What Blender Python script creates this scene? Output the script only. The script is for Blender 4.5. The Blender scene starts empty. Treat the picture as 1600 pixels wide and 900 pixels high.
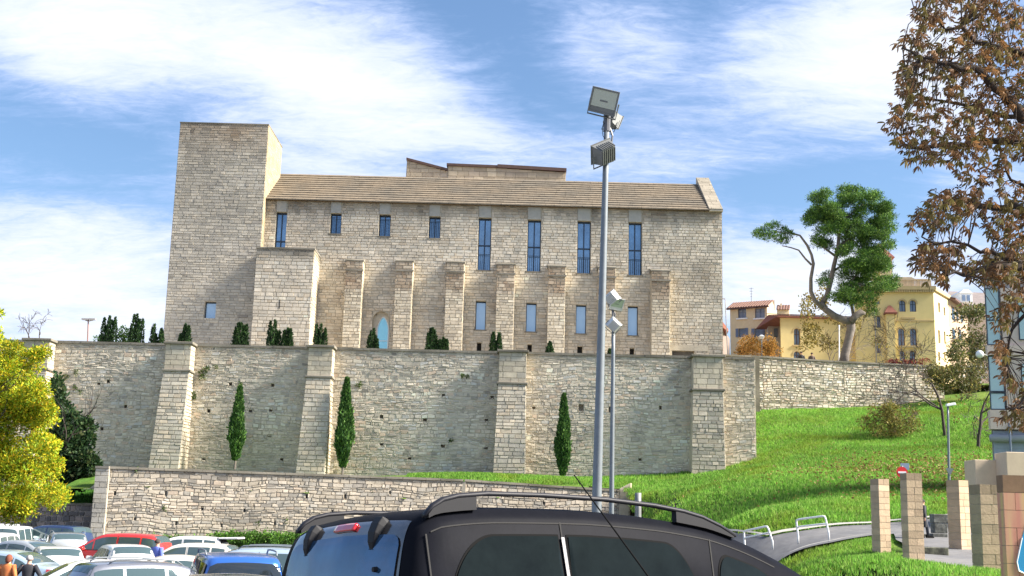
import bpy, math, random
import numpy as np
from mathutils import Matrix, Vector, Euler
R = math.radians
random.seed(7); RNG = np.random.default_rng(7)
sc = bpy.context.scene
COL = sc.collection
# ---------------- camera ----------------
F_PX = 1900.0; PITCH = 11.0; ROLL = 1.45; EYE = 1.7
CM = Matrix.Rotation(R(90+PITCH), 3, 'X') @ Matrix.Rotation(R(ROLL), 3, 'Z')
cam = bpy.data.objects.new('camera', bpy.data.cameras.new('camera')); COL.objects.link(cam)
cam.matrix_world = Matrix.Translation((0, 0, EYE)) @ CM.to_4x4()
cam.data.sensor_width = 36; cam.data.lens = F_PX/1600*36
cam.data.clip_start = 0.1; cam.data.clip_end = 6000
sc.camera = cam
# ---------------- light ----------------
SUN_AZ, SUN_EL = 97.0, 38.0      # azimuth from +Y towards +X
w = bpy.data.worlds.new('World'); sc.world = w; w.use_nodes = True
sun = bpy.data.objects.new('sun', bpy.data.lights.new('sun', 'SUN')); COL.objects.link(sun)
sun.data.energy = 3.4; sun.data.angle = R(18); sun.data.color = (1, .93, .83)
sd = Vector((math.sin(R(SUN_AZ))*math.cos(R(SUN_EL)), math.cos(R(SUN_AZ))*math.cos(R(SUN_EL)), math.sin(R(SUN_EL))))
sun.rotation_euler = sd.to_track_quat('Z', 'Y').to_euler(); sun.location = (40, -10, 60)
sc.view_settings.view_transform = 'Standard'; sc.view_settings.look = 'None'
sc.view_settings.exposure = 2.25; sc.view_settings.gamma = 1
SKY_STR, CLOUD_STR = 0.050, 0.252

def ray(px, py):
    return (CM @ Vector(((px-800)/F_PX, (450-py)/F_PX, -1))).normalized()
def P(px, py, Y):
    """world point seen at photo pixel (px,py) on the plane y=Y"""
    d = ray(px, py); t = Y/d.y
    return Vector((d.x*t, Y, EYE+d.z*t))
def PZ(px, py, z):
    d = ray(px, py); t = (z-EYE)/d.z
    return Vector((d.x*t, d.y*t, z))
def X(px, py, Y): return P(px, py, Y).x
def Z(px, py, Y): return P(px, py, Y).z

# ---- sky nodes ----
nt = w.node_tree; nt.nodes.clear()
def N(tree, t, **kw):
    n = tree.nodes.new(t)
    for k, v in kw.items(): setattr(n, k, v)
    return n
def math_(tree, op, a, b=None, c=None, clamp=False):
    n = N(tree, 'ShaderNodeMath', operation=op, use_clamp=clamp)
    for i, v in enumerate((a, b, c)):
        if v is None: continue
        if isinstance(v, (int, float)): n.inputs[i].default_value = v
        else: tree.links.new(v, n.inputs[i])
    return n.outputs[0]
out = N(nt, 'ShaderNodeOutputWorld')
sky = N(nt, 'ShaderNodeTexSky', sky_type='NISHITA', sun_disc=False)
sky.sun_elevation = R(SUN_EL); sky.sun_rotation = R(SUN_AZ); sky.air_density = 1.0; sky.dust_density = 0.6; sky.ozone_density = 2.2
bg1 = N(nt, 'ShaderNodeBackground'); bg1.inputs['Strength'].default_value = SKY_STR
hs_ = N(nt, 'ShaderNodeHueSaturation'); hs_.inputs['Saturation'].default_value = 1.12; hs_.inputs['Value'].default_value = .82; nt.links.new(sky.outputs[0], hs_.inputs['Color']); nt.links.new(hs_.outputs[0], bg1.inputs['Color'])
bg2 = N(nt, 'ShaderNodeBackground'); bg2.inputs['Strength'].default_value = CLOUD_STR
tc = N(nt, 'ShaderNodeTexCoord'); sep = N(nt, 'ShaderNodeSeparateXYZ'); nt.links.new(tc.outputs['Generated'], sep.inputs[0])
az = math_(nt, 'ARCTAN2', sep.outputs[0], sep.outputs[1])
el = math_(nt, 'ARCSINE', sep.outputs[2])
cmb = N(nt, 'ShaderNodeCombineXYZ'); nt.links.new(az, cmb.inputs[0]); nt.links.new(el, cmb.inputs[1])
# cloud plane coordinates
zz = math_(nt, 'ADD', math_(nt, 'MAXIMUM', sep.outputs[2], 0.0), 0.22)
pc = N(nt, 'ShaderNodeCombineXYZ')
nt.links.new(math_(nt, 'DIVIDE', sep.outputs[0], zz), pc.inputs[0]); nt.links.new(math_(nt, 'DIVIDE', sep.outputs[1], zz), pc.inputs[1])
mp = N(nt, 'ShaderNodeMapping'); mp.inputs['Rotation'].default_value = (0, 0, R(28)); mp.inputs['Scale'].default_value = (1.5, 3.4, 1); mp.inputs['Location'].default_value = (3.1, 1.7, 0)
nt.links.new(pc.outputs[0], mp.inputs[0])
def noise(scale, detail, rough, vec, dist=0.0):
    n = N(nt, 'ShaderNodeTexNoise'); n.inputs['Scale'].default_value = scale; n.inputs['Detail'].default_value = detail
    n.inputs['Roughness'].default_value = rough; n.inputs['Distortion'].default_value = dist
    nt.links.new(vec, n.inputs['Vector']); return n.outputs['Fac']
n1 = noise(1.3, 10, .66, mp.outputs[0], .6)
n2 = noise(5.5, 8, .7, mp.outputs[0], 1.2)
n3 = noise(17, 6, .62, mp.outputs[0], .8)
# cloud banks where they stand in the sky: (px, py, rx px, ry px, tilt deg, weight)
BLOBS = [(330, 60, 480, 150, 8, .55), (600, 165, 260, 70, 12, .50), (60, 30, 260, 120, 0, .3), (120, 100, 170, 60, 0, .25), (480, 235, 200, 60, 0, .35),
         (1290, 90, 230, 130, 10, .62), (1420, 40, 160, 160, 0, .4), (1010, 150, 150, 90, 20, .16), (1000, 60, 200, 60, 0, .18),
         (1270, 440, 260, 105, 0, .85), (1560, 300, 150, 140, 0, .25), (80, 400, 300, 80, 0, .70), (120, 500, 360, 90, 0, .60), (640, 300, 500, 60, 0, .16), (1000, 240, 380, 50, 5, .22), (1500, 190, 100, 60, 0, .3),
         (95, 225, 210, 50, 4, -.42), (760, 60, 150, 80, 15, -.42), (860, 150, 110, 60, 10, -.16), (1270, 285, 190, 42, 0, -.5), (1410, 350, 70, 75, 0, -.45), (230, 300, 120, 30, 0, -.15), (1100, 40, 60, 90, 20, -.2), (700, 240, 80, 40, 0, -.1)]
def azel(px, py):
    d = ray(px, py); return math.atan2(d.x, d.y), math.asin(d.z)
acc = None
for (px, py, rx, ry, tilt, wt) in BLOBS:
    a, e = azel(px, py)
    sb = N(nt, 'ShaderNodeMapping', vector_type='TEXTURE')
    sb.inputs['Location'].default_value = (a, e, 0); sb.inputs['Rotation'].default_value = (0, 0, -R(tilt))
    sb.inputs['Scale'].default_value = (rx/F_PX, ry/F_PX, 1)
    nt.links.new(cmb.outputs[0], sb.inputs[0])
    ln = N(nt, 'ShaderNodeVectorMath', operation='LENGTH'); nt.links.new(sb.outputs[0], ln.inputs[0])
    mr = N(nt, 'ShaderNodeMapRange', interpolation_type='SMOOTHSTEP')
    mr.inputs['From Min'].default_value = 1.25; mr.inputs['From Max'].default_value = .15
    mr.inputs['To Min'].default_value = 0; mr.inputs['To Max'].default_value = wt
    nt.links.new(ln.outputs['Value'], mr.inputs['Value'])
    acc = mr.outputs[0] if acc is None else math_(nt, 'ADD', acc, mr.outputs[0])
dens = math_(nt, 'ADD', acc, math_(nt, 'MULTIPLY', n1, 1.5))
dens = math_(nt, 'ADD', dens, math_(nt, 'MULTIPLY', n2, .80))
dens = math_(nt, 'ADD', dens, math_(nt, 'MULTIPLY', n3, .40))
dens = math_(nt, 'ADD', dens, math_(nt, 'MULTIPLY', math_(nt, 'SUBTRACT', .45, sep.outputs[1], clamp=True), .22))  # extra cloud behind the camera, added unseen to brighten the shaded fronts
mr = N(nt, 'ShaderNodeMapRange', interpolation_type='SMOOTHSTEP')
mr.inputs['From Min'].default_value = 1.04; mr.inputs['From Max'].default_value = 1.95
mr.inputs['To Min'].default_value = .06; mr.inputs['To Max'].default_value = .94
nt.links.new(dens, mr.inputs['Value'])
cr = N(nt, 'ShaderNodeMix', data_type='RGBA')
cr.inputs[6].default_value = (.50, .64, 1.0, 1); cr.inputs[7].default_value = (.90, .93, 1.0, 1)
mr2 = N(nt, 'ShaderNodeMapRange'); mr2.inputs['From Min'].default_value = 1.35; mr2.inputs['From Max'].default_value = 2.25
nt.links.new(dens, mr2.inputs['Value']); nt.links.new(mr2.outputs[0], cr.inputs[0])
nt.links.new(cr.outputs[2], bg2.inputs['Color'])
mx = N(nt, 'ShaderNodeMixShader'); nt.links.new(mr.outputs[0], mx.inputs[0]); nt.links.new(bg1.outputs[0], mx.inputs[1]); nt.links.new(bg2.outputs[0], mx.inputs[2])
nt.links.new(mx.outputs[0], out.inputs[0])

# ---------------- materials ----------------
def mat(name, color=(.5, .5, .5), rough=.7, metal=0.0, spec=.5, attr=False, noise_amt=.0, nscale=3.0, bump=0.0, bscale=8.0, coat=0.0, trans=0.0, color2=None, n2scale=.5, bdist=.02):
    m = bpy.data.materials.new(name); m.use_nodes = True; t = m.node_tree; b = t.nodes['Principled BSDF']
    b.inputs['Roughness'].default_value = rough; b.inputs['Metallic'].default_value = metal
    b.inputs['Specular IOR Level'].default_value = spec; b.inputs['Coat Weight'].default_value = coat; b.inputs['Coat Roughness'].default_value = .05
    csock = None
    if attr:
        a = N(t, 'ShaderNodeAttribute', attribute_name='col'); csock = a.outputs['Color']
    else:
        rgb = N(t, 'ShaderNodeRGB'); rgb.outputs[0].default_value = (*color, 1); csock = rgb.outputs[0]
    g = N(t, 'ShaderNodeNewGeometry')
    if color2 is not None:
        n = N(t, 'ShaderNodeTexNoise'); n.inputs['Scale'].default_value = n2scale; n.inputs['Detail'].default_value = 6; n.inputs['Roughness'].default_value = .65
        t.links.new(g.outputs['Position'], n.inputs['Vector'])
        rp = N(t, 'ShaderNodeMapRange'); rp.inputs['From Min'].default_value = .4; rp.inputs['From Max'].default_value = .62
        t.links.new(n.outputs['Fac'], rp.inputs['Value'])
        mm = N(t, 'ShaderNodeMix', data_type='RGBA'); t.links.new(rp.outputs[0], mm.inputs[0]); t.links.new(csock, mm.inputs[6]); mm.inputs[7].default_value = (*color2, 1)
        csock = mm.outputs[2]
    if noise_amt:
        n = N(t, 'ShaderNodeTexNoise'); n.inputs['Scale'].default_value = nscale; n.inputs['Detail'].default_value = 8; n.inputs['Roughness'].default_value = .7
        t.links.new(g.outputs['Position'], n.inputs['Vector'])
        rp = N(t, 'ShaderNodeMapRange'); rp.inputs['From Min'].default_value = .3; rp.inputs['From Max'].default_value = .7
        rp.inputs['To Min'].default_value = 1-noise_amt; rp.inputs['To Max'].default_value = 1+noise_amt
        t.links.new(n.outputs['Fac'], rp.inputs['Value'])
        vm = N(t, 'ShaderNodeVectorMath', operation='SCALE'); t.links.new(csock, vm.inputs[0]); t.links.new(rp.outputs[0], vm.inputs['Scale'])
        csock = vm.outputs[0]
    t.links.new(csock, b.inputs['Base Color'])
    if bump:
        n = N(t, 'ShaderNodeTexNoise'); n.inputs['Scale'].default_value = bscale; n.inputs['Detail'].default_value = 6
        t.links.new(g.outputs['Position'], n.inputs['Vector'])
        bp = N(t, 'ShaderNodeBump'); bp.inputs['Strength'].default_value = bump; bp.inputs['Distance'].default_value = bdist
        t.links.new(n.outputs['Fac'], bp.inputs['Height']); t.links.new(bp.outputs[0], b.inputs['Normal'])
    if trans:
        o = t.nodes['Material Output']; tr = N(t, 'ShaderNodeBsdfTranslucent'); t.links.new(csock, tr.inputs['Color'])
        ms = N(t, 'ShaderNodeMixShader'); ms.inputs[0].default_value = trans
        t.links.new(b.outputs[0], ms.inputs[1]); t.links.new(tr.outputs[0], ms.inputs[2]); t.links.new(ms.outputs[0], o.inputs['Surface'])
    return m
M = {}
M['stone'] = mat('cut_stone', attr=True, rough=.9, spec=.25, noise_amt=.16, nscale=2.5, bump=.5, bscale=9)
M['mortar'] = mat('mortar', (.50, .44, .345), rough=.95, spec=.2, noise_amt=.3, nscale=1.5)
M['mortar_dark'] = mat('pale_joint_mortar', (.52, .46, .36), rough=.95, spec=.2, noise_amt=.4, nscale=1.2)
M['gravel'] = mat('pale_bounce_gravel', (.42, .38, .31), rough=.95, noise_amt=.2, nscale=5)  # unseen terrace ground, made pale to bounce sun onto the museum front
M['mortar_light'] = mat('pale_joints', (.44, .39, .30), rough=.95, spec=.2, noise_amt=.25, nscale=2)
M['coping'] = mat('coping_stone', (.26, .235, .19), rough=.9, spec=.2, noise_amt=.35, nscale=1.2, color2=(.12, .11, .085), n2scale=.6, bump=.5)
M['ashlar_plain'] = mat('pale_sandstone', (.46, .41, .32), rough=.9, spec=.2, noise_amt=.2, nscale=1.0, color2=(.36, .32, .25), n2scale=.7, bump=.4)
M['sand_warm'] = mat('warm_sandstone', (.47, .40, .28), rough=.9, spec=.2, noise_amt=.2, nscale=1.6, bump=.4)  # warm sandstone colour, used for the wall's end stone
M['concrete_grey'] = mat('grey_concrete', (.38, .365, .32), rough=.85, spec=.2, noise_amt=.12, nscale=2)
M['roof_stone'] = mat('roof_slab_stone', (.20, .16, .112), rough=.85, spec=.25, noise_amt=.25, nscale=2.2, color2=(.15, .128, .097), n2scale=.35, bump=.4)
M['roof_bed_brown'] = mat('roof_slab_underside', (.16, .115, .07), rough=.9)  # dark brown colour of the bed under the slabs
M['rust_cap'] = mat('brown_metal_cap', (.10, .055, .04), rough=.6, noise_amt=.2)
M['glass'] = mat('window_glass', (.17, .29, .42), rough=.06, spec=1.0, metal=.55, noise_amt=.35, nscale=.55)  # blue base and mottling imitate uneven sky reflection in the panes
M['glass_pale'] = mat('pale_window_glass', (.42, .55, .66), rough=.12, spec=.8, metal=.35)
M['glass_cyan'] = mat('cyan_glass', (.28, .62, .72), rough=.12, spec=.8, metal=.35)
M['glass_dark'] = mat('dark_glass', (.012, .017, .02), rough=.03, spec=1.0)
M['car_glass'] = mat('car_glass', (.07, .11, .115), rough=.04, spec=.9, metal=.3)
M['frame_dark'] = mat('dark_blue_frame', (.02, .035, .06), rough=.5)
M['black'] = mat('black_opening', (.018, .017, .016), rough=.9)
M['rubber'] = mat('rubber', (.008, .008, .008), rough=.9, spec=.08)
M['black_plastic'] = mat('black_plastic', (.012, .012, .014), rough=.6, spec=.25, noise_amt=.1)
M['grey_plastic'] = mat('grey_trim', (.11, .11, .12), rough=.4)
M['metal'] = mat('galvanised_steel', (.17, .19, .205), rough=.5, metal=.2, noise_amt=.12, nscale=6)
M['metal_dark'] = mat('grey_lamp_housing', (.20, .205, .20), rough=.5, metal=.3, noise_amt=.1)
M['metal_light'] = mat('pale_lamp_housing', (.62, .62, .60), rough=.45, metal=.2)
M['lens'] = mat('floodlight_lens', (.55, .60, .52), rough=.1, spec=.9, metal=.35)
M['white_paint'] = mat('white_paint', (.78, .78, .76), rough=.45)
M['red_paint'] = mat('red_paint', (.62, .02, .02), rough=.4)
M['red_lens'] = mat('red_lens', (.5, .015, .02), rough=.12, coat=1)
M['asphalt'] = mat('asphalt', (.075, .075, .078), rough=.9, noise_amt=.3, nscale=4, color2=(.11, .11, .108), n2scale=.3)
M['path'] = mat('path_asphalt', (.10, .10, .105), rough=.9, noise_amt=.2, nscale=3, color2=(.15, .145, .14), n2scale=.5)
M['kerb'] = mat('kerb_concrete', (.36, .34, .30), rough=.85, noise_amt=.15)
M['grass_soil'] = mat('grass_ground', (.06, .125, .02), rough=.95, spec=.1, noise_amt=.3, nscale=1.2, color2=(.115, .165, .028), n2scale=.18, bump=.8, bscale=3, bdist=.1)
M['grass'] = mat('grass_blades', attr=True, rough=.7, spec=.15, trans=.35)
M['leaf'] = mat('leaves', attr=True, rough=.6, spec=.25, trans=.30)
M['needle'] = mat('needles', attr=True, rough=.65, spec=.2, trans=.15)
M['bark'] = mat('bark', (.15, .12, .095), rough=.95, noise_amt=.35, nscale=7, bump=.7, bscale=14)
M['bark_pale'] = mat('pale_bark', (.16, .135, .115), rough=.95, noise_amt=.35, nscale=3, bump=.8, bscale=6)
M['bark_dark'] = mat('dark_bark', (.055, .042, .034), rough=.95, noise_amt=.3, nscale=12)
M['yellow_wall'] = mat('yellow_plaster', (.78, .62, .27), rough=.85, spec=.2, noise_amt=.06, nscale=1, color2=(.73, .59, .28), n2scale=.2)
M['yellow_trim'] = mat('ochre_trim', (.50, .38, .19), rough=.85, noise_amt=.1)
M['beige_wall'] = mat('beige_plaster', (.64, .52, .33), rough=.9, spec=.2, noise_amt=.08)
M['pink_wall'] = mat('pink_plaster', (.52, .30, .23), rough=.9)
M['grey_wall'] = mat('grey_plaster', (.38, .37, .36), rough=.9, noise_amt=.08)
M['tile'] = mat('terracotta_tile', (.20, .11, .08), rough=.85, noise_amt=.3, nscale=3)
M['tile_dark'] = mat('dark_terracotta', (.20, .07, .045), rough=.85, noise_amt=.2)
M['wood_brown'] = mat('brown_joinery', (.10, .045, .03), rough=.6)
M['shutter_blue'] = mat('blue_grey_shutter', (.13, .17, .26), rough=.6)
M['pane_blue'] = mat('blue_grey_pane', (.16, .22, .33), rough=.1, spec=.8)
M['panel_pink'] = mat('pinkish_stone_panel', (.56, .45, .39), rough=.7, noise_amt=.08)
M['panel_grey'] = mat('blue_grey_plinth', (.30, .34, .42), rough=.8, noise_amt=.1)
M['teal_glass'] = mat('teal_glass', (.36, .47, .45), rough=.08, spec=.9, metal=.3)
M['beige_concrete'] = mat('beige_concrete', (.56, .44, .31), rough=.85, noise_amt=.08)
M['block'] = mat('tan_block', attr=True, rough=.9, spec=.2, noise_amt=.12, nscale=5, bump=.3, bscale=20)
M['skin'] = mat('skin', (.50, .29, .20), rough=.6)

# ---------------- object helpers ----------------
def tag(o, label=None, cat=None, group=None, kind=None):
    if label: o['label'] = label
    if cat: o['category'] = cat
    if group: o['group'] = group
    if kind: o['kind'] = kind
    return o
def thing(name, label, cat, loc=(0, 0, 0), rotz=0.0, group=None):
    o = bpy.data.objects.new(name, None); COL.objects.link(o); o.empty_display_size = .3
    o.location = loc; o.rotation_euler = (0, 0, rotz)
    return tag(o, label, cat, group)
def inv(o):
    m = Matrix.Translation(o.location) @ o.rotation_euler.to_matrix().to_4x4()
    return m.inverted()
def link(name, me, parent=None, local=False, **kw):
    """world-space mesh linked under parent; local=True when the mesh is already in the parent's space"""
    o = bpy.data.objects.new(name, me); COL.objects.link(o)
    if parent is not None:
        o.parent = parent
        if not local:
            top = parent
            chain = Matrix.Identity(4)
            while top is not None:
                if top.type == 'EMPTY': chain = inv(top)
                top = top.parent
            if parent.type == 'EMPTY': o.matrix_parent_inverse = chain
            # a mesh parent already sits at world origin through its own inverse
    return tag(o, **kw)
def qmesh(name, V, F, mt, col=None, smooth=False):
    V = np.asarray(V, np.float32).reshape(-1, 3); F = np.asarray(F, np.int32); k = F.shape[1]; n = len(F)
    me = bpy.data.meshes.new(name)
    me.vertices.add(len(V)); me.vertices.foreach_set('co', V.ravel())
    me.loops.add(n*k); me.loops.foreach_set('vertex_index', F.ravel())
    me.polygons.add(n); me.polygons.foreach_set('loop_start', np.arange(0, n*k, k, dtype=np.int32))
    me.update(calc_edges=True)
    me.polygons.foreach_set('use_smooth', np.full(n, smooth, bool))
    if col is not None:
        a = me.attributes.new('col', 'FLOAT_COLOR', 'FACE')
        c = np.ones((n, 4), np.float32); c[:, :3] = col; a.data.foreach_set('color', c.ravel())
    me.materials.append(mt)
    return me
class MB:
    def __init__(s): s.v = []; s.f = []
    def add(s, vs, fs):
        b = len(s.v); s.v += [tuple(v) for v in vs]; s.f += [tuple(i+b for i in f) for f in fs]; return s
    def quad(s, a, b, c, d): return s.add([a, b, c, d], [(0, 1, 2, 3)])
    def box(s, x0, x1, y0, y1, z0, z1):
        return s.add([(x0, y0, z0), (x1, y0, z0), (x1, y1, z0), (x0, y1, z0), (x0, y0, z1), (x1, y0, z1), (x1, y1, z1), (x0, y1, z1)],
                     [(3, 2, 1, 0), (4, 5, 6, 7), (0, 1, 5, 4), (1, 2, 6, 5), (2, 3, 7, 6), (3, 0, 4, 7)])
    def hexa(s, b, t):   # bottom 4 pts ccw, top 4 pts ccw
        return s.add(list(b)+list(t), [(3, 2, 1, 0), (4, 5, 6, 7), (0, 1, 5, 4), (1, 2, 6, 5), (2, 3, 7, 6), (3, 0, 4, 7)])
    def prism(s, poly, d):  # extrude polygon by vector d
        n = len(poly); d = Vector(d)
        vs = [Vector(p) for p in poly]; vs += [p+d for p in vs]
        return s.add(vs, [tuple(range(n-1, -1, -1)), tuple(range(n, 2*n))]+[(i, (i+1) % n, n+(i+1) % n, n+i) for i in range(n)])
    def tube(s, pts, rad, sides=8, cap=True):
        pts = [Vector(p) for p in pts]
        if isinstance(rad, (int, float)): rad = [rad]*len(pts)
        n = len(pts); prev = None; vs = []; fs = []
        for i, p in enumerate(pts):
            t = (pts[min(i+1, n-1)]-pts[max(i-1, 0)]).normalized()
            if prev is None:
                a = Vector((1, 0, 0)) if abs(t.x) < .8 else Vector((0, 1, 0))
                u = t.cross(a).normalized()
            else:
                u = (prev-t*prev.dot(t)).normalized()
            prev = u; v = t.cross(u)
            for k in range(sides):
                a = 2*math.pi*k/sides; vs.append(p+(u*math.cos(a)+v*math.sin(a))*rad[i])
        for i in range(n-1):
            for k in range(sides):
                k2 = (k+1) % sides; fs.append((i*sides+k, i*sides+k2, (i+1)*sides+k2, (i+1)*sides+k))
        if cap: fs.append(tuple(range(sides-1, -1, -1))); fs.append(tuple((n-1)*sides+k for k in range(sides)))
        return s.add(vs, fs)
    def mesh(s, name, mt, smooth=False):
        me = bpy.data.meshes.new(name); me.from_pydata(s.v, [], s.f); me.update()
        me.polygons.foreach_set('use_smooth', np.full(len(me.polygons), smooth, bool))
        me.materials.append(mt); return me
    def obj(s, name, mt, parent=None, smooth=False, bevel=0, local=False, **kw):
        o = link(name, s.mesh(name, mt, smooth), parent, local, **kw)
        if bevel:
            b = o.modifiers.new('bevel', 'BEVEL'); b.width = bevel; b.segments = 2; b.limit_method = 'ANGLE'
        return o
def dup(root, loc, rotz=0.0, label=None, scale=None):
    r = root.copy(); COL.objects.link(r); r.location = loc; r.rotation_euler = (0, 0, rotz)
    if label: r['label'] = label
    if scale: r.scale = scale
    for ch in list(root.children):
        c = ch.copy(); COL.objects.link(c); c.parent = r
        for g in list(ch.children):
            d = g.copy(); COL.objects.link(d); d.parent = c
    return r
# value noise for colouring stones
_T = RNG.random((64, 64))
def vnoise(x, y):
    x = np.asarray(x, float); y = np.asarray(y, float)
    xi = np.floor(x).astype(int); yi = np.floor(y).astype(int); fx = x-xi; fy = y-yi
    fx = fx*fx*(3-2*fx); fy = fy*fy*(3-2*fy)
    a = _T[xi % 64, yi % 64]; b = _T[(xi+1) % 64, yi % 64]; c = _T[xi % 64, (yi+1) % 64]; d = _T[(xi+1) % 64, (yi+1) % 64]
    return (a*(1-fx)+b*fx)*(1-fy)+(c*(1-fx)+d*fx)*fy
def fbm(x, y): return .5*vnoise(x, y)+.3*vnoise(x*2.1+7, y*2.1+3)+.2*vnoise(x*4.3+1, y*4.3+9)

def palette(pal, w):
    pal = np.array(pal, float); w = np.array(w, float); w /= w.sum()
    def f(n): return pal[RNG.choice(len(pal), n, p=w)]*(1+RNG.normal(0, .07, (n, 1)))
    return f
PAL_ASH = palette([(.58, .51, .40), (.555, .49, .39), (.52, .475, .39), (.61, .54, .43), (.47, .425, .345), (.54, .455, .34)], [4, 4, 3, 2, 1, 1.2])
PAL_TOW = palette([(.46, .415, .335), (.44, .40, .33), (.42, .385, .32), (.49, .435, .345), (.37, .335, .28)], [4, 4, 3, 2, 1])
PAL_RUB = palette([(.63, .555, .44), (.60, .53, .42), (.54, .485, .395), (.66, .60, .48), (.40, .36, .30), (.60, .475, .355), (.55, .525, .47)], [4, 4, 4, 3, 1.5, 1.2, 1.3])
PAL_LOW = palette([(.42, .365, .285), (.39, .34, .265), (.34, .31, .26), (.46, .40, .32), (.25, .225, .19), (.39, .32, .245)], [4, 4, 4, 3, 1.2, .7])

def masonry(name, parent, q, ch, bl, pal, seed=0, holes=(), gap=.03, proud=.03, wave=0.0, jit=.0, stain=None, top=None, dep=.05, kind='stuff', mt=None):
    """stones laid in courses over the quad q=(p00,p10,p11,p01) seen from outside (p00 bottom left)"""
    p00, p10, p11, p01 = [np.array(p, float) for p in q]
    W = (np.linalg.norm(p10-p00)+np.linalg.norm(p11-p01))/2; H = (np.linalg.norm(p01-p00)+np.linalg.norm(p11-p10))/2
    nrm = np.cross(p10-p00, p01-p00); nrm /= np.linalg.norm(nrm)
    rg = random.Random(seed); S = []
    v = 0.0
    while v < H-.02:
        h = rg.uniform(*ch); v1 = min(v+h, H)
        if H-v1 < ch[0]*.5: v1 = H
        u = -rg.random()*bl[0]
        while u < W:
            l = rg.uniform(*bl)*(1 if rg.random() > .12 else .5)
            a, b = max(u, 0), min(u+l, W); u += l
            if b-a < .04: continue
            pieces = [(a, b, v, v1)]
            for (hu0, hu1, hv0, hv1) in holes:
                nx = []
                for (A, B, C, D) in pieces:
                    if B <= hu0 or A >= hu1 or D <= hv0 or C >= hv1: nx.append((A, B, C, D)); continue
                    if A < hu0: nx.append((A, hu0, C, D))
                    if B > hu1: nx.append((hu1, B, C, D))
                    A2, B2 = max(A, hu0), min(B, hu1)
                    if C < hv0: nx.append((A2, B2, C, hv0))
                    if D > hv1: nx.append((A2, B2, hv1, D))
                pieces = nx
            for pc_ in pieces:
                if top is not None:
                    t = top((pc_[0]+pc_[1])/2)
                    if pc_[2] > t-.03: continue
                    pc_ = (pc_[0], pc_[1], pc_[2], min(pc_[3], t))
                if pc_[1]-pc_[0] > .05 and pc_[3]-pc_[2] > .03: S.append(pc_)
        v = v1
    S = np.array(S); n = len(S); rs = np.random.default_rng(seed+1)
    g = gap/2
    U = np.stack([S[:, 0]+g, S[:, 1]-g, S[:, 1]-g, S[:, 0]+g], 1); Vv = np.stack([S[:, 2]+g, S[:, 2]+g, S[:, 3]-g, S[:, 3]-g], 1)
    if wave:
        def wv(u, v): return wave*(vnoise(u*.55+seed, v*.8)-.5)*2
        Vv = Vv+wv(U, Vv)*np.clip((H-Vv)/.6, 0, 1)
    if jit: U = U+rs.normal(0, jit, U.shape); Vv = Vv+rs.normal(0, jit, Vv.shape)
    pr = rs.random(n)*proud
    def mapp(u, v, off):
        s = (u/W)[..., None]; t = (v/H)[..., None]
        return (p00*(1-s)+p10*s)*(1-t)+(p01*(1-s)+p11*s)*t+off[..., None]*nrm
    inset = min(.012, g) if not wave else .016
    cu = U.mean(1, keepdims=True); cv = Vv.mean(1, keepdims=True)
    Uf = U+np.sign(cu-U)*inset; Vf = Vv+np.sign(cv-Vv)*inset
    tilt = rs.normal(0, proud*.25, (n, 4)) if wave else np.zeros((n, 4))
    front = mapp(Uf, Vf, pr[:, None]+tilt); back = mapp(U, Vv, np.full((n, 4), -dep))
    V = np.concatenate([front, back], 1)  # n,8,3
    base = (np.arange(n)*8)[:, None, None]
    fa = np.array([(0, 1, 2, 3), (4, 5, 1, 0), (5, 6, 2, 1), (6, 7, 3, 2), (7, 4, 0, 3)])[None]
    Fc = (base+fa).reshape(-1, 4)
    c = pal(n)
    pc = mapp(cu, cv, np.zeros((n, 1)))[:, 0]
    lf = fbm(pc[:, 0]*.35+pc[:, 1]*.2+seed, pc[:, 2]*.5)
    c = c*(.74+.56*lf)[:, None]
    if stain is not None: c = stain(c, cu[:, 0], cv[:, 0], W, H, pc)
    c = np.clip(c, .02, .70)
    me = qmesh(name, V.reshape(-1, 3), Fc, mt or M['stone'], np.repeat(c, 5, 0))
    return link(name, me, parent, kind=kind)

def gridwall(mb, x0, x1, z0, z1, Y, holes, depth=.4):
    """sheet at y=Y facing -Y with rectangular holes and their reveals"""
    xs = sorted({x0, x1, *[h[0] for h in holes], *[h[1] for h in holes]}); zs = sorted({z0, z1, *[h[2] for h in holes], *[h[3] for h in holes]})
    xs = [x for x in xs if x0 <= x <= x1]; zs = [z for z in zs if z0 <= z <= z1]
    for i in range(len(xs)-1):
        for j in range(len(zs)-1):
            cx = (xs[i]+xs[i+1])/2; cz = (zs[j]+zs[j+1])/2
            if any(h[0] < cx < h[1] and h[2] < cz < h[3] for h in holes): continue
            mb.quad((xs[i], Y, zs[j]), (xs[i+1], Y, zs[j]), (xs[i+1], Y, zs[j+1]), (xs[i], Y, zs[j+1]))
    for (a, b, c, d) in holes:
        D = Y+depth
        mb.quad((a, Y, c), (a, D, c), (b, D, c), (b, Y, c)); mb.quad((a, Y, d), (b, Y, d), (b, D, d), (a, D, d))
        mb.quad((a, Y, c), (a, Y, d), (a, D, d), (a, D, c)); mb.quad((b, Y, c), (b, D, c), (b, D, d), (b, Y, d))
def hole(px0, px1, py0, py1, Y):
    a = P(px0, (py0+py1)/2, Y); b = P(px1, (py0+py1)/2, Y); c = P((px0+px1)/2, py1, Y); d = P((px0+px1)/2, py0, Y)
    return (a.x, b.x, c.z, d.z)

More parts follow.
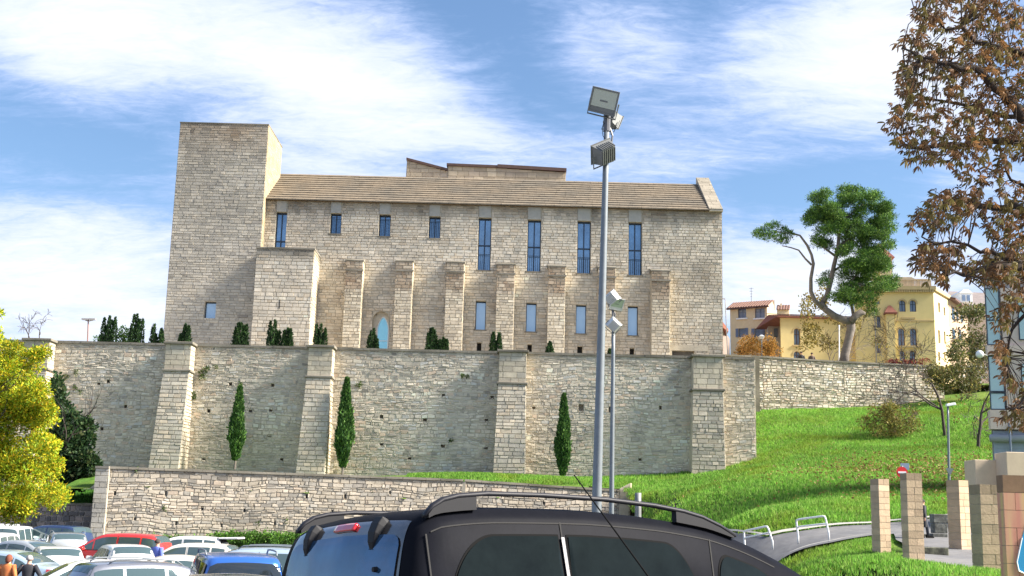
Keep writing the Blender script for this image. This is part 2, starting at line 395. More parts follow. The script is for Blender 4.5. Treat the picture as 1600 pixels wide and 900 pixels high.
# ---------------- foliage helpers ----------------
def leafmesh(name, Pn, A, L, wd, colr, parent, mt=None, fold=.25, kind=None, label=None, local=False):
    n = len(Pn); A = A/np.maximum(np.linalg.norm(A, axis=1, keepdims=True), 1e-6)
    rv = RNG.normal(0, 1, (n, 3)); B = np.cross(A, rv); B /= np.maximum(np.linalg.norm(B, axis=1, keepdims=True), 1e-6)
    C = np.cross(A, B); L = np.broadcast_to(L, (n,))[:, None]; wv_ = L*wd
    v0 = Pn; v1 = Pn+A*L*.5+B*wv_; v2 = Pn+A*L; v3 = Pn+A*L*.5-B*wv_
    v1 = v1+C*wv_*fold; v3 = v3+C*wv_*fold
    V = np.stack([v0, v1, v2, v3], 1).reshape(-1, 3)
    b = (np.arange(n)*4)[:, None]
    F = np.concatenate([b+np.array([[0, 1, 2]]), b+np.array([[0, 2, 3]])], 1).reshape(-1, 3)
    me = qmesh(name, V, F, mt or M['leaf'], np.repeat(colr, 2, 0))
    o = link(name, me, parent, local=local)
    if kind: o['kind'] = kind
    if label: o['label'] = label
    return o
def unit(n):
    d = RNG.normal(0, 1, (n, 3)); return d/np.linalg.norm(d, axis=1, keepdims=True)
def clumps(cs, dens, pal, pw, up=.3, shell=.55):
    """leaf points spread through lumpy clumps; cs = (x,y,z,rx,ry,rz)"""
    PP, AA, CC = [], [], []
    pal = np.array(pal, float); pw = np.array(pw, float)/sum(pw)
    for c in cs:
        c = np.array(c, float); n = max(8, int(dens*(c[3]*c[5]+c[3]*c[4])*.5))
        d = unit(n); k = 3+RNG.random()*2
        lump = 1+.28*np.sin(d[:, 0]*k+c[0])*np.sin(d[:, 2]*k*1.3+c[2])+.18*np.sin(d[:, 1]*k*2+c[1]*3)
        r = (shell+(1-shell)*RNG.random(n)**.6)*lump*(1+RNG.normal(0, .07, n))
        PP.append(c[:3]+d*r[:, None]*c[3:]); AA.append(d+unit(n)*.9+np.array([0, 0, up]))
        base = pal[RNG.choice(len(pal), n, p=pw)]; tint = 1+RNG.normal(0, .14)
        CC.append(base*tint*(1+RNG.normal(0, .15, (n, 1))))
    return np.concatenate(PP), np.concatenate(AA), np.clip(np.concatenate(CC), .003, .9)
def branch(mb, p, d, L, r, depth, rg, spread=.6, grav=0.0, sides=5, tips=None, nseg=4, ratio=.68, kids=(2, 3), rmin=.006):
    pts = [p]; rad = [r]; q = p; dd = d.normalized()
    for i in range(nseg):
        dd = (dd+Vector((rg.gauss(0, .16), rg.gauss(0, .16), rg.gauss(0, .12)+grav))).normalized()
        q = q+dd*L/nseg; pts.append(q); rad.append(max(rmin, r*(1-.42*(i+1)/nseg)))
    mb.tube(pts, rad, sides, cap=False)
    if tips is not None and depth <= 1: tips += pts[1:]
    if depth == 0: return
    for k in range(rg.randint(*kids)):
        i = rg.randint(max(1, nseg//2), nseg)
        a = rg.uniform(0, 2*math.pi); s = dd.cross(Vector((math.cos(a), math.sin(a), .3))).normalized()
        branch(mb, pts[i], dd+s*rg.uniform(spread*.6, spread*1.4), L*ratio*rg.uniform(.8, 1.15), rad[i]*.7, depth-1, rg, spread, grav, max(3, sides-1), tips, nseg, ratio, kids, rmin)
# ================= GROUND =================
def smooth(a, b, x):
    t = min(1, max(0, (x-a)/(b-a))); return t*t*(3-2*t)
LOT = -1.05
def lot_z(x, y): return LOT*smooth(3, 24, y-0.25*x)+.2*smooth(40, 54, y)
mb = MB(); xs = [-2500, -600, -200, -90]+list(range(-60, 62, 4))+[90, 200, 600, 2500]; ys = [-600, -120, -30, -8]+list(range(0, 64, 3))+[80, 110, 200, 600, 3000]
V = [(x, y, lot_z(x, y)) for y in ys for x in xs]; nx = len(xs)
mb.add(V, [(j*nx+i, j*nx+i+1, (j+1)*nx+i+1, (j+1)*nx+i) for j in range(len(ys)-1) for i in range(nx-1)])
mb.obj('car_park_ground', M['asphalt'], kind='structure')

YW, YF, YT = 84.0, 95.0, 94.0       # terrace wall, museum front, tower front
def lw_y(px): return 70+(px-150)/825*7.5   # lower wall runs slightly away to the right
WALLX1 = X(1180, 640, YW)
LX1 = X(975, 780, lw_y(975)); LX0 = X(150, 780, 70)
ctl = [P(1180, 645, 100), P(1300, 641, 100), P(1400, 636, 101), P(1540, 612, 106), P(1600, 605, 108), P(1760, 600, 112),
       P(1180, 712, 85), P(1130, 731, 84), P(1080, 739, 83.5), P(980, 745, 83.5), P(830, 750, 83.5), P(640, 748, 83.5), P(400, 752, 83.5), P(150, 744, 83.5),
       P(725, 754, 76.6), P(960, 762, 78), P(870, 758, 77), P(500, 760, 74), P(200, 752, 71.5), P(1376, 866, 35), P(1426, 889, 31), P(1500, 866, 35),
       P(1020, 775, 72), P(1100, 765, 74), P(1200, 735, 76), P(1300, 700, 82), P(1400, 690, 84), P(1500, 660, 88), P(1540, 700, 78), P(1600, 690, 80),
       P(1050, 800, 64), P(1120, 800, 62), P(1200, 790, 60), P(1300, 770, 60), P(1400, 765, 60), P(1480, 762, 60), P(1540, 770, 58),
       P(1110, 838, 50), P(1200, 842, 46), P(1250, 835, 46), P(1361, 824, 46), P(1413, 819, 47), P(1460, 814, 48), P(1540, 806, 50), P(1640, 800, 52),
       P(1240, 866, 38), P(1300, 853, 38), P(1361, 841, 40), P(1410, 838, 42), P(1480, 840, 42), P(1560, 842, 42),
       P(1250, 893, 27), P(1330, 872, 32), P(1400, 870, 33), P(1436, 888, 30), P(1480, 880, 33), P(1530, 884, 31), P(1500, 905, 27), P(1600, 905, 27), P(1350, 895, 25), P(1437, 897, 24),
       Vector((4, 70, -1.6)), Vector((5, 60, -1.6)), Vector((6, 50, -1.5)), Vector((7, 42, -1.3)), Vector((6, 34, -1.2)), Vector((5, 27, -1.1)), Vector((4, 18, -.9)),
       Vector((6, 20, -.3)), Vector((12, 17, .2)), Vector((30, 20, .6)), Vector((50, 40, 2.5)), Vector((55, 70, 8))]
cp = np.array([tuple(c) for c in ctl])
def _U(r2): return np.where(r2 > 1e-9, r2*np.log(np.maximum(r2, 1e-9)), 0)
_n = len(cp); _K = _U(((cp[:, None, :2]-cp[None, :, :2])**2).sum(-1))+np.eye(_n)*1.2; _Pm = np.c_[np.ones(_n), cp[:, :2]]
_A = np.block([[_K, _Pm], [_Pm.T, np.zeros((3, 3))]]); _wt = np.linalg.solve(_A, np.r_[cp[:, 2], 0, 0, 0])
def hz(x, y):
    x = np.atleast_1d(np.asarray(x, float)); y = np.atleast_1d(np.asarray(y, float))
    r2 = (x[:, None]-cp[None, :, 0])**2+(y[:, None]-cp[None, :, 1])**2
    return _U(r2)@_wt[:_n]+_wt[_n]+_wt[_n+1]*x+_wt[_n+2]*y
def h1(x, y): return float(hz(x, y)[0])
def sheet(name, gx, gy, zf, mt, mask=None, **kw):
    XX, YY = np.meshgrid(gx, gy); ZZ = zf(XX.ravel(), YY.ravel())
    V = np.c_[XX.ravel(), YY.ravel(), ZZ]; nx = len(gx); F = []
    for j in range(len(gy)-1):
        for i in range(nx-1):
            cx = (gx[i]+gx[i+1])/2; cy = (gy[j]+gy[j+1])/2
            if mask and not mask(cx, cy): continue
            F.append((j*nx+i, j*nx+i+1, (j+1)*nx+i+1, (j+1)*nx+i))
    return link(name, qmesh(name, V, F, mt, smooth=True), kind='structure')
def lwy_x(x): # wall line y at x
    return 70+(x-LX0)/(LX1-LX0)*7.5
FARW0 = P(1180, 600, 100); FARW1 = P(1450, 600, 103)
sheet('grass_slope', np.arange(3, 66, .7), np.arange(15, 116, .7), lambda x, y: hz(x, y)+.05*(fbm(x*.8, y*.8)-.5)-np.clip((7.5-x)*.0, 0, 1), M['grass_soil'],
      mask=lambda x, y: (x > LX1+.2 and not (x < WALLX1+.3 and y > YW+.3)) and not (x < 9 and y > 40 and y < 50 and False))
sheet('grass_terrace', np.arange(LX0-2, LX1+1, .8), np.arange(69.9, YW+.8, .7), lambda x, y: hz(x, y), M['grass_soil'], mask=lambda x, y: y > lwy_x(x)+.3)
# raised ground left of the low wall, kept by the dark wall
mb = MB(); gL0 = P(60, 786, 71.2); gL1 = P(150, 787, 71.2)
zt = P(105, 764, 83).z
mb.quad((-62, 71.2, gL0.z), (LX0+.3, 71.2, gL1.z), (LX0+.3, YW+.5, zt), (-62, YW+.5, zt))
mb.obj('grass_bank', M['grass_soil'], kind='structure')
# upper plateau behind the terrace walls
ZTOP = Z(690, 552, YW); ZPL = ZTOP-1.0
mb = MB()
zf1 = Z(1180, 558, 100)-1.1
mb.add([(-120, YW+.5, ZPL), (WALLX1, YW+.5, ZPL), (WALLX1, 101, ZPL), (-120, 101, ZPL)], [(0, 1, 2, 3)])
mb.obj('terrace_paving', M['gravel'], kind='structure')
mb = MB()
mb.add([(-400, 101, ZPL-.01), (WALLX1, 101, ZPL-.01), (WALLX1, 104.5, zf1), (90, 108.5, zf1), (400, 112, zf1), (900, 900, zf1+20), (-400, 900, ZPL)], [(0, 1, 2, 3, 4, 5, 6)])
mb.obj('upper_town_ground', M['gravel'], kind='structure')
# bank behind the far wall's base on the right
# path draped on the slope
def ribbon(name, A, B, n, off, mt, **kw):
    """sheet between polylines A and B (lists of (x,y)) draped on the slope"""
    def res(L):
        L = [Vector(p) for p in L]; d = [0]
        for i in range(1, len(L)): d.append(d[-1]+(L[i]-L[i-1]).length)
        o = []
        for k in range(n+1):
            t = d[-1]*k/n; i = max(j for j in range(len(d)) if d[j] <= t+1e-6); i = min(i, len(L)-2)
            o.append(L[i].lerp(L[i+1], (t-d[i])/(d[i+1]-d[i])))
        return o
    a, b = res(A), res(B); V = []; F = []; m = 8
    for k in range(n+1):
        for j in range(m+1):
            p = a[k].lerp(b[k], j/m); V.append((p.x, p.y, h1(p.x, p.y)+off))
    for k in range(n):
        for j in range(m): F.append((k*(m+1)+j, (k+1)*(m+1)+j, (k+1)*(m+1)+j+1, k*(m+1)+j+1))
    return link(name, qmesh(name, V, F, mt, smooth=True), kind='structure', **kw)
def xy(px, py, Y): p = P(px, py, Y); return (p.x, p.y)
far_edge = [xy(1110, 838, 50), xy(1200, 842, 46), xy(1250, 835, 46), xy(1361, 824, 46), xy(1413, 819, 47), xy(1460, 814, 48), xy(1540, 806, 50), xy(1640, 800, 52)]
near_edge = [xy(1150, 880, 40), xy(1240, 866, 38), xy(1300, 853, 38), xy(1361, 841, 40), xy(1395, 838, 41), xy(1400, 850, 37), xy(1425, 862, 35.5), xy(1600, 870, 35)]
ribbon('footpath', near_edge, far_edge, 60, .10, M['path'])
def inner(L, d): return [(p[0], p[1]+d) for p in L]
ribbon('path_kerb', inner(far_edge, -.05), inner(far_edge, .22), 60, .17, M['kerb'])
ribbon('path_kerb', inner(near_edge[:5], -.25), inner(near_edge[:5], 0), 40, .17, M['kerb'])
ribbon('pavement', [xy(1440, 897, 30), xy(1600, 905, 27)], [xy(1436, 864, 35.3), xy(1600, 872, 34.6)], 20, .14, M['path'])
# ================= TERRACE WALL =================
def rub_stain(c, u, v, W, H, p):
    tpb = np.clip((v-(H-.8))/.7, 0, 1)*(.15+.7*fbm(u*.9, v*.3)); c = c*(1-tpb[:, None]*.5); s = np.clip(vnoise(u*1.7, v*.1)-.68, 0, 1)*2.2*np.clip((v-(H-6))/6, 0, 1); c = c*(1-s[:, None]*.6)
    g = np.clip(fbm(u*.22+5, v*.12+2)-.55, 0, 1)*2.4; c = c*(1-g[:, None]*.25)
    return c
zb = -1.6
WL = X(60, 640, YW); zTL = Z(100, 535, YW)
ztop = lambda x: Z(100, 536, YW)+(x-X(100, 536, YW))/(X(1085, 560, YW)-X(100, 536, YW))*(Z(1085, 560, YW)-Z(100, 536, YW))
tw = thing('terrace_wall', 'tall grey rubble retaining wall with tapering buttresses below the stone museum', 'retaining wall', (0, YW, 0))
zlo = 2.0
def rect_q(x0, x1, z0, z1a, z1b, Y): return ((x0, Y, z0), (x1, Y, z0), (x1, Y, z1b), (x0, Y, z1a))
putlogs = [(169, 596, 5, 5), (196, 635, 5, 5), (159, 670, 5, 5), (154, 600, 5, 4), (360, 600, 5, 5), (326, 642, 5, 5), (391, 643, 5, 5), (423, 641, 5, 4), (426, 602, 5, 5), (421, 681, 6, 4), (596, 651, 5, 5), (664, 656, 6, 5), (693, 618, 5, 5),
           (692, 697, 6, 5), (759, 700, 6, 4), (769, 621, 5, 5), (760, 657, 5, 5), (908, 638, 8, 13), (1032, 637, 4, 6), (953, 640, 4, 9), (596, 694, 5, 4), (1000, 718, 5, 4), (440, 718, 5, 4), (640, 716, 5, 4), (870, 700, 4, 4), (318, 718, 6, 4), (118, 668, 5, 5), (130, 710, 5, 4), (834, 638, 5, 5)]
def wall_run(par, x0, x1, Y, holes_px, seed, pal, ch, bl, wave, gap, mort, z0=zlo, zt=None, proud=.032, top=None, jit=.022, stain=rub_stain):
    zt = zt or ztop
    za, zc = zt(x0), zt(x1); zm = max(za, zc)
    hs = []
    for (px, py, wp, hp) in holes_px:
        h = hole(px-wp/2, px+wp/2, py-hp/2, py+hp/2, Y)
        if h[0] > x0+.1 and h[1] < x1-.1 and h[2] > z0: hs.append(h)
    mb = MB(); gridwall(mb, x0, x1, z0, min(za, zc)-.1, Y+.012, hs, .55)
    mb.quad((x0, Y+.012, min(za, zc)-.1), (x1, Y+.012, min(za, zc)-.1), (x1, Y+.012, zc), (x0, Y+.012, za))
    for h in hs: mb.quad((h[0], Y+.5, h[2]), (h[1], Y+.5, h[2]), (h[1], Y+.5, h[3]), (h[0], Y+.5, h[3]))
    wl_ = mb.obj('wall_core', mort, par)
    masonry('stonework', par, ((x0, Y, z0), (x1, Y, z0), (x1, Y, zm), (x0, Y, zm)), ch, bl, pal, seed, [(h[0]-x0, h[1]-x0, h[2]-z0, h[3]-z0) for h in hs],
            gap=gap, proud=proud, wave=wave, jit=jit, stain=stain, top=(lambda u: (zt(x0+u)-z0)))
def coping(par, pts, w0, w1, h, mt, name='coping', seg=1.1, seed=3):
    """row of coping stones along a line of points (x,y,z of the wall top front edge)"""
    rg = random.Random(seed); mb = MB()
    for (a, b) in zip(pts[:-1], pts[1:]):
        a, b = Vector(a), Vector(b); L = (b-a).length; u = 0
        while u < L:
            l = min(rg.uniform(seg*.7, seg*1.3), L-u); p = a.lerp(b, u/L); q = a.lerp(b, (u+l-.012)/L); dz = rg.uniform(-.012, .012); f = rg.uniform(-.015, .015)
            mb.hexa([(p.x, p.y-w0+f, p.z), (q.x, q.y-w0+f, q.z), (q.x, q.y+w1, q.z), (p.x, p.y+w1, p.z)], [(p.x, p.y-w0+f, p.z+h+dz), (q.x, q.y-w0+f, q.z+h+dz), (q.x, q.y+w1, q.z+h+dz), (p.x, p.y+w1, p.z+h+dz)])
            u += l
    return mb.obj(name, mt, par, kind='stuff')
BUT = [  # (top-left px, top front-right px, top y, string y, bottom y)
    (38, 78, 533, 575, 725, 9), (259, 299, 540, 578, 733, 12), (482, 520, 545, 588, 738, 13), (780, 823, 553, 598, 745, 4), (1083, 1130, 561, 608, 737, 0)]
xsB = []
for i, (a, b, yt, ys_, yb, sd) in enumerate(BUT):
    Yt = YW-1.15
    x0, x1 = X(a, yt, Yt), X(b, yt, Yt); xsB.append((x0, x1))
seg_x = [-58.0]+[v for (a, b) in xsB for v in (a+.05, b-.05)]+[WALLX1]
for i in range(0, len(seg_x), 2):
    wall_run(tw, seg_x[i], seg_x[i+1], YW, putlogs, 40+i, PAL_RUB, (.09, .25), (.14, .62), .17, .034, M['mortar_dark'])
coping(tw, [(-58, YW, ztop(-58)), (WALLX1, YW, ztop(WALLX1))], .08, .45, .16, M['coping'])
mb = MB(); mb.box(WALLX1-.02, WALLX1+.05, YW+.05, 101, zlo, ztop(WALLX1)); mb.box(-58, WALLX1, YW+.56, YW+.60, zlo, ztop(0)-.3); mb.obj('wall_return', M['mortar_dark'], tw)
for i, ((x0, x1), (a, b, yt, ys_, yb, sd)) in enumerate(zip(xsB, BUT)):
    Yt = YW-1.15; z2 = ztop(x0)-.03; z1 = P(a, ys_, Yt).z; Yb = YW-1.15-(1.6 if i < 4 else .45); z0 = 1.8
    e = .12
    up = [(x0, Yt, z1), (x1, Yt, z1), (x1, Yt, z2), (x0, Yt, z2)]
    mb = MB()
    mb.hexa([(x0+.04, Yt+.035, z1), (x1-.04, Yt+.035, z1), (x1-.04, YW+.3, z1), (x0+.04, YW+.3, z1)], [(x0+.04, Yt+.035, z2), (x1-.04, Yt+.035, z2), (x1-.04, YW+.3, z2), (x0+.04, YW+.3, z2)])
    mb.hexa([(x0-.25, Yb+.035, z0), (x1+.06, Yb+.035, z0), (x1+.06, YW+.3, z0), (x0-.25, YW+.3, z0)], [(x0+.0, Yt-.005, z1), (x1-.05, Yt-.005, z1), (x1-.05, YW+.3, z1), (x0+.0, YW+.3, z1)])
    bt = mb.obj('buttress', M['mortar'], tw)
    lite = palette([(.47, .41, .31), (.44, .385, .295), (.50, .435, .325), (.40, .36, .29)], [3, 3, 2, 1])
    grey = palette([(.44, .39, .31), (.40, .365, .295), (.36, .33, .275), (.48, .41, .31)], [3, 3, 2, 1])
    masonry('ashlar', bt, up, (.30, .42), (.5, 1.0), lite, 60+i, gap=.02, proud=.012)
    masonry('ashlar', bt, ((x1, Yt, z1), (x1, YW, z1), (x1, YW, z2), (x1, Yt, z2)), (.30, .42), (.5, 1.0), lite, 160+i, gap=.02, proud=.012)
    masonry('ashlar', bt, ((x0-.29, Yb, z0), (x1+.10, Yb, z0), (x1, Yt-.04, z1), (x0-.04, Yt-.04, z1)), (.17, .34), (.3, .8), grey, 70+i, gap=.032, proud=.03, wave=.03)
    masonry('ashlar', bt, ((x1+.10, Yb, z0), (x1+.10, YW, z0), (x1, YW, z1), (x1, Yt-.04, z1)), (.17, .34), (.3, .7), lite, 170+i, gap=.03, proud=.03, wave=.02)
    mb = MB()
    for (c, d, o) in ((z1-.10, z1+.10, .11), (z2-.02, z2+.20, .14)):
        mb.hexa([(x0-o, Yt-o-.03, c), (x1+o, Yt-o-.03, c), (x1+o, YW+(.3 if d < z2 else .5), c), (x0-o, YW+(.3 if d < z2 else .5), c)], [(x0-o, Yt-o-.03, d-.04), (x1+o, Yt-o-.03, d-.04), (x1+o, YW+(.3 if d < z2 else .5), d-.04), (x0-o, YW+(.3 if d < z2 else .5), d-.04)])
    mb.obj('string_course', M['coping'], bt, bevel=.03)

# ================= LOWER WALL =================
lwt = thing('low_stone_wall', 'long low pale stone wall behind the parked cars with a grass terrace above', 'stone wall', (LX0, 70, LOT))
def rot_quad(pxa, pxb, zt):
    pass
a = P(150, 728, 70); b = P(975, 759, 77.5)
zA = a.z; zM = P(725, 749, lw_y(725)).z; zB = P(965, 765, 77.4).z
xA, xB = a.x, b.x; xM = P(725, 749, lw_y(725)).x
def low_sec(x0, x1, z1a, z1b, seed, bottom=-1.4):
    y0, y1 = lwy_x(x0), lwy_x(x1); zm = max(z1a, z1b); L = math.hypot(x1-x0, y1-y0); Hh = zm-bottom
    mb = MB(); mb.hexa([(x0, y0+.04, bottom), (x1, y1+.04, bottom), (x1, y1+.6, bottom), (x0, y0+.6, bottom)], [(x0, y0+.04, z1a), (x1, y1+.04, z1b), (x1, y1+.6, z1b), (x0, y0+.6, z1a)])
    mb.obj('wall_core', M['mortar'], lwt)
    hs = []
    for (px, py) in ((317, 794), (383, 797), (276, 817), (347, 820), (211, 812), (430, 818), (520, 800), (600, 800), (610, 770), (480, 776), (540, 776), (850, 785), (180, 770), (260, 771), (690, 780)):
        p = P(px, py, lw_y(px)); u = (p.x-x0)/(x1-x0)*L
        if .2 < u < L-.2: hs.append((u-.06, u+.06, p.z-bottom-.13, p.z-bottom+.13))
    masonry('stonework', lwt, ((x0, y0, bottom), (x1, y1, bottom), (x1, y1, zm), (x0, y0, zm)), (.09, .27), (.16, .66), PAL_LOW, seed, hs, gap=.026, proud=.03, wave=.13, jit=.018, top=lambda u: z1a+(z1b-z1a)*u/L-bottom)
    if hs:
        mb = MB(); d = Vector((x1-x0, y1-y0, 0)).normalized(); nn = Vector((d.y, -d.x, 0))
        for h in hs:
            p = Vector((x0, y0, bottom))+d*h[0]+Vector((0, 0, h[2]))+nn*(-.036)
            mb.quad(p, p+d*(h[1]-h[0]), p+d*(h[1]-h[0])+Vector((0, 0, h[3]-h[2])), p+Vector((0, 0, h[3]-h[2])))
        mb.obj('weep_hole', M['black'], lwt, kind='stuff')
    coping(lwt, [(x0, y0, z1a), (x1, y1, z1b)], .10, .55, .13, M['coping'], seed=seed)
low_sec(xA+.75, xM-.05, zA-.13, zM-.13, 11)
low_sec(xM+.05, xB-.3, zM-.13, zB-.13, 12)
# quoins at the left end, joint pier, rounded stone at the right end
mb = MB(); mb.box(xA, xA+.78, 70.0, 70.8, -1.4, zA-.13); mb.box(xM-.12, xM+.12, lwy_x(xM)-.035, lwy_x(xM)+.5, -1.4, zM-.14); q = mb.obj('quoin_pier', M['mortar_light'], lwt)
masonry('ashlar', q, ((xA, 69.96, -1.4), (xA+.78, 69.99, -1.4), (xA+.78, 69.99, zA-.13), (xA, 69.96, zA-.13)), (.22, .38), (.4, .9), palette([(.47, .43, .35), (.42, .39, .33)], [1, 1]), 5, gap=.02, proud=.02)
coping(lwt, [(xA, 70, zA-.13), (xA+.78, 70, zA-.13)], .10, .55, .13, M['coping'])
mb = MB(); ye = lwy_x(xB)
pts = [(xB-.35, ye-.1, -1.5), (xB+.15, ye-.1, -1.5), (xB+.2, ye+.6, -1.5), (xB-.35, ye+.6, -1.5)]
mb.hexa(pts, [(xB-.35, ye-.1, zB+.02), (xB+.5, ye-.12, zB+.48), (xB+.5, ye+.6, zB+.48), (xB-.35, ye+.6, zB+.02)])
mb.obj('end_stone', M['sand_warm'], lwt, bevel=.12)
# dark stone wall at far left
dw = thing('dark_stone_wall', 'short dark rough stone wall under the grass left of the low pale wall', 'stone wall', (LX0-4, 71, LOT))
zd = P(105, 789, 71).z
mb = MB(); mb.box(-60, LX0-.02, 71.04, 71.5, -1.4, zd); mb.obj('wall_core', mat('pale_pointing', (.30, .27, .24), rough=.95), dw)
masonry('stonework', dw, ((-45, 71, -1.4), (LX0-.02, 71, -1.4), (LX0-.02, 71, zd), (-45, 71, zd)), (.2, .36), (.25, .6), palette([(.17, .15, .14), (.12, .11, .105), (.23, .19, .165), (.09, .085, .085)], [3, 3, 2, 1]), 21, gap=.05, proud=.06, wave=.05, jit=.015)
coping(dw, [(-45, 71, zd), (LX0-.05, 71, zd)], .08, .5, .12, M['coping'])
# ================= FAR WALL (right of the bastion) =================
fw = thing('far_rubble_wall', 'long rubble wall above the grass slope, below the pine and the yellow building', 'retaining wall', (FARW0.x, 100, 0))
fz = lambda x: np.interp(x, [X(1180, 557, 100), X(1195, 557, 100), X(1320, 566, 101.5), X(1450, 573, 103)], [Z(1180, 557, 100), Z(1195, 557, 100), Z(1320, 566, 101.5), Z(1450, 573, 103)])
fx0, fx1 = WALLX1-1, X(1475, 600, 103.3)
ptsx = [fx0, X(1195, 560, 100), X(1320, 566, 101.5), fx1]
fy = lambda x: 100+(x-fx0)/(fx1-fx0)*3.3
for k in range(3):
    x0, x1 = ptsx[k], ptsx[k+1]; y0, y1 = fy(x0), fy(x1); zb_ = 8.0; za, zc = float(fz(x0)), float(fz(x1)); zm = max(za, zc); L = math.hypot(x1-x0, y1-y0)
    mb = MB(); mb.hexa([(x0, y0+.04, zb_), (x1, y1+.04, zb_), (x1, y1+.6, zb_), (x0, y0+.6, zb_)], [(x0, y0+.04, za), (x1, y1+.04, zc), (x1, y1+.6, zc), (x0, y0+.6, za)])
    mb.obj('wall_core', M['mortar'], fw)
    masonry('stonework', fw, ((x0, y0, zb_), (x1, y1, zb_), (x1, y1, zm), (x0, y0, zm)), (.13, .26), (.25, .6), PAL_RUB, 31+k, gap=.045, proud=.06, wave=.12, jit=.02, top=lambda u: za+(zc-za)*u/L-zb_, stain=rub_stain)
    coping(fw, [(x0, y0, za), (x1, y1, zc)], .1, .5, .14, M['coping'], seed=k)
mb = MB(); pj = X(1181, 600, 99.9); mb.box(pj-.3, pj+.3, 99.8, 100.3, 8, float(fz(pj))+.05); mb.obj('joint_pier', M['coping'], fw)

# ================= MUSEUM =================
mu = thing('stone_museum', 'large pale stone museum with a square tower at left and long slab roof', 'museum', (0, YF, ZPL))
zE = lambda x: Z(412, 312, YF)+(x-X(412, 312, YF))/(X(1108, 331, YF)-X(412, 312, YF))*(Z(1108, 331, YF)-Z(412, 312, YF))
FX0, FX1 = X(408, 400, YF), X(1129, 450, YF)
ZE = (zE(FX0)+zE(FX1))/2
TX0, TX1 = X(269, 350, YT), X(417, 240, YT); ZT = Z(350, 194, YT)
wins = []   # (px0,px1,py0,py1,kind)
U = [(430, 447, 331, 387, 'tall1'), (516, 533, 333, 365, 'short'), (592, 610, 335, 369, 'short'), (670, 688, 338, 372, 'short'), (747, 767, 340, 422, 'tall'), (824, 845, 343, 424, 'tall'), (902, 923, 345, 427, 'tall'), (982, 1003, 347, 430, 'tall')]
Lw = [(743, 759, 470, 515), (822, 838, 473, 518), (900, 916, 476, 521), (981, 997, 478, 524)]
Sm = [(745, 752, 535, 553), (824, 831, 538, 556), (902, 910, 541, 560), (984, 991, 544, 562)]
hU = [hole(*u[:4], YF) for u in U]; hL = [hole(*u, YF) for u in Lw]; hS = [hole(*u, YF) for u in Sm]
hG = hole(581, 608, 486, 556, YF); hD = hole(1050, 1085, 548, 570, YF); hT = hole(319, 337, 471, 497, YT)
holes = hU+hL+hS+[hG, hD]
mb = MB(); z0w = ZPL-.5
gridwall(mb, FX0, FX1, z0w, ZE, YF+.03, holes, .55)
mb.box(FX1-.02, FX1+.0, YF+.03, YF+14, z0w, ZE); mb.box(FX0, FX1, YF+13.9, YF+14, z0w, ZE)
wall = mb.obj('wall', M['mortar_light'], mu)
def ash_stain(c, u, v, W, H, p):
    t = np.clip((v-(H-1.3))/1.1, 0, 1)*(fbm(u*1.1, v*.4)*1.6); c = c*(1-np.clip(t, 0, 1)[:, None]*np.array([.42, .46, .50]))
    low = np.clip((H*.52-v)/3, 0, 1)*fbm(u*.4+3, v*.35); c = c*(1-low[:, None]*.22)+np.array([.0, .004, .012])*low[:, None]
    # streaks running down below the roof edge
    s = np.clip(vnoise(u*2.3, v*.12)-.60, 0, 1)*2.4*np.clip((v-(H-7))/7, 0, 1); c = c*(1-s[:, None]*.6); pt = np.clip(fbm(u*.33+8, v*.45+3)-.56, 0, 1)*2.2; c = c*(1-pt[:, None]*np.array([.30, .33, .34]))
    r = np.clip((u-(W-7.5))/3, 0, 1)*np.clip(fbm(u*.8, v*.6)-.28, 0, 1)*1.3; c = c*(1-r[:, None]*.35)
    return c
sh = lambda h, ox, oz: (h[0]-ox, h[1]-ox, h[2]-oz, h[3]-oz)
lint = [(h[0]-.02, h[1]+.02, h[3]-.01, ZE) for h in hU]
masonry('ashlar', wall, ((FX0, YF, z0w), (FX1, YF, z0w), (FX1, YF, ZE-.01), (FX0, YF, ZE-.01)), (.17, .29), (.28, .68), PAL_ASH, 81, [sh(h, FX0, z0w) for h in holes+lint], gap=.017, proud=.022, jit=.004, stain=ash_stain, wave=.012)
for h in lint:
    mb = MB(); mb.box(h[0]+.03, h[1]-.09, YF-.03, YF+.1, h[2]+.02, h[3]-.03); mb.obj('lintel_panel', M['concrete_grey'], wall)
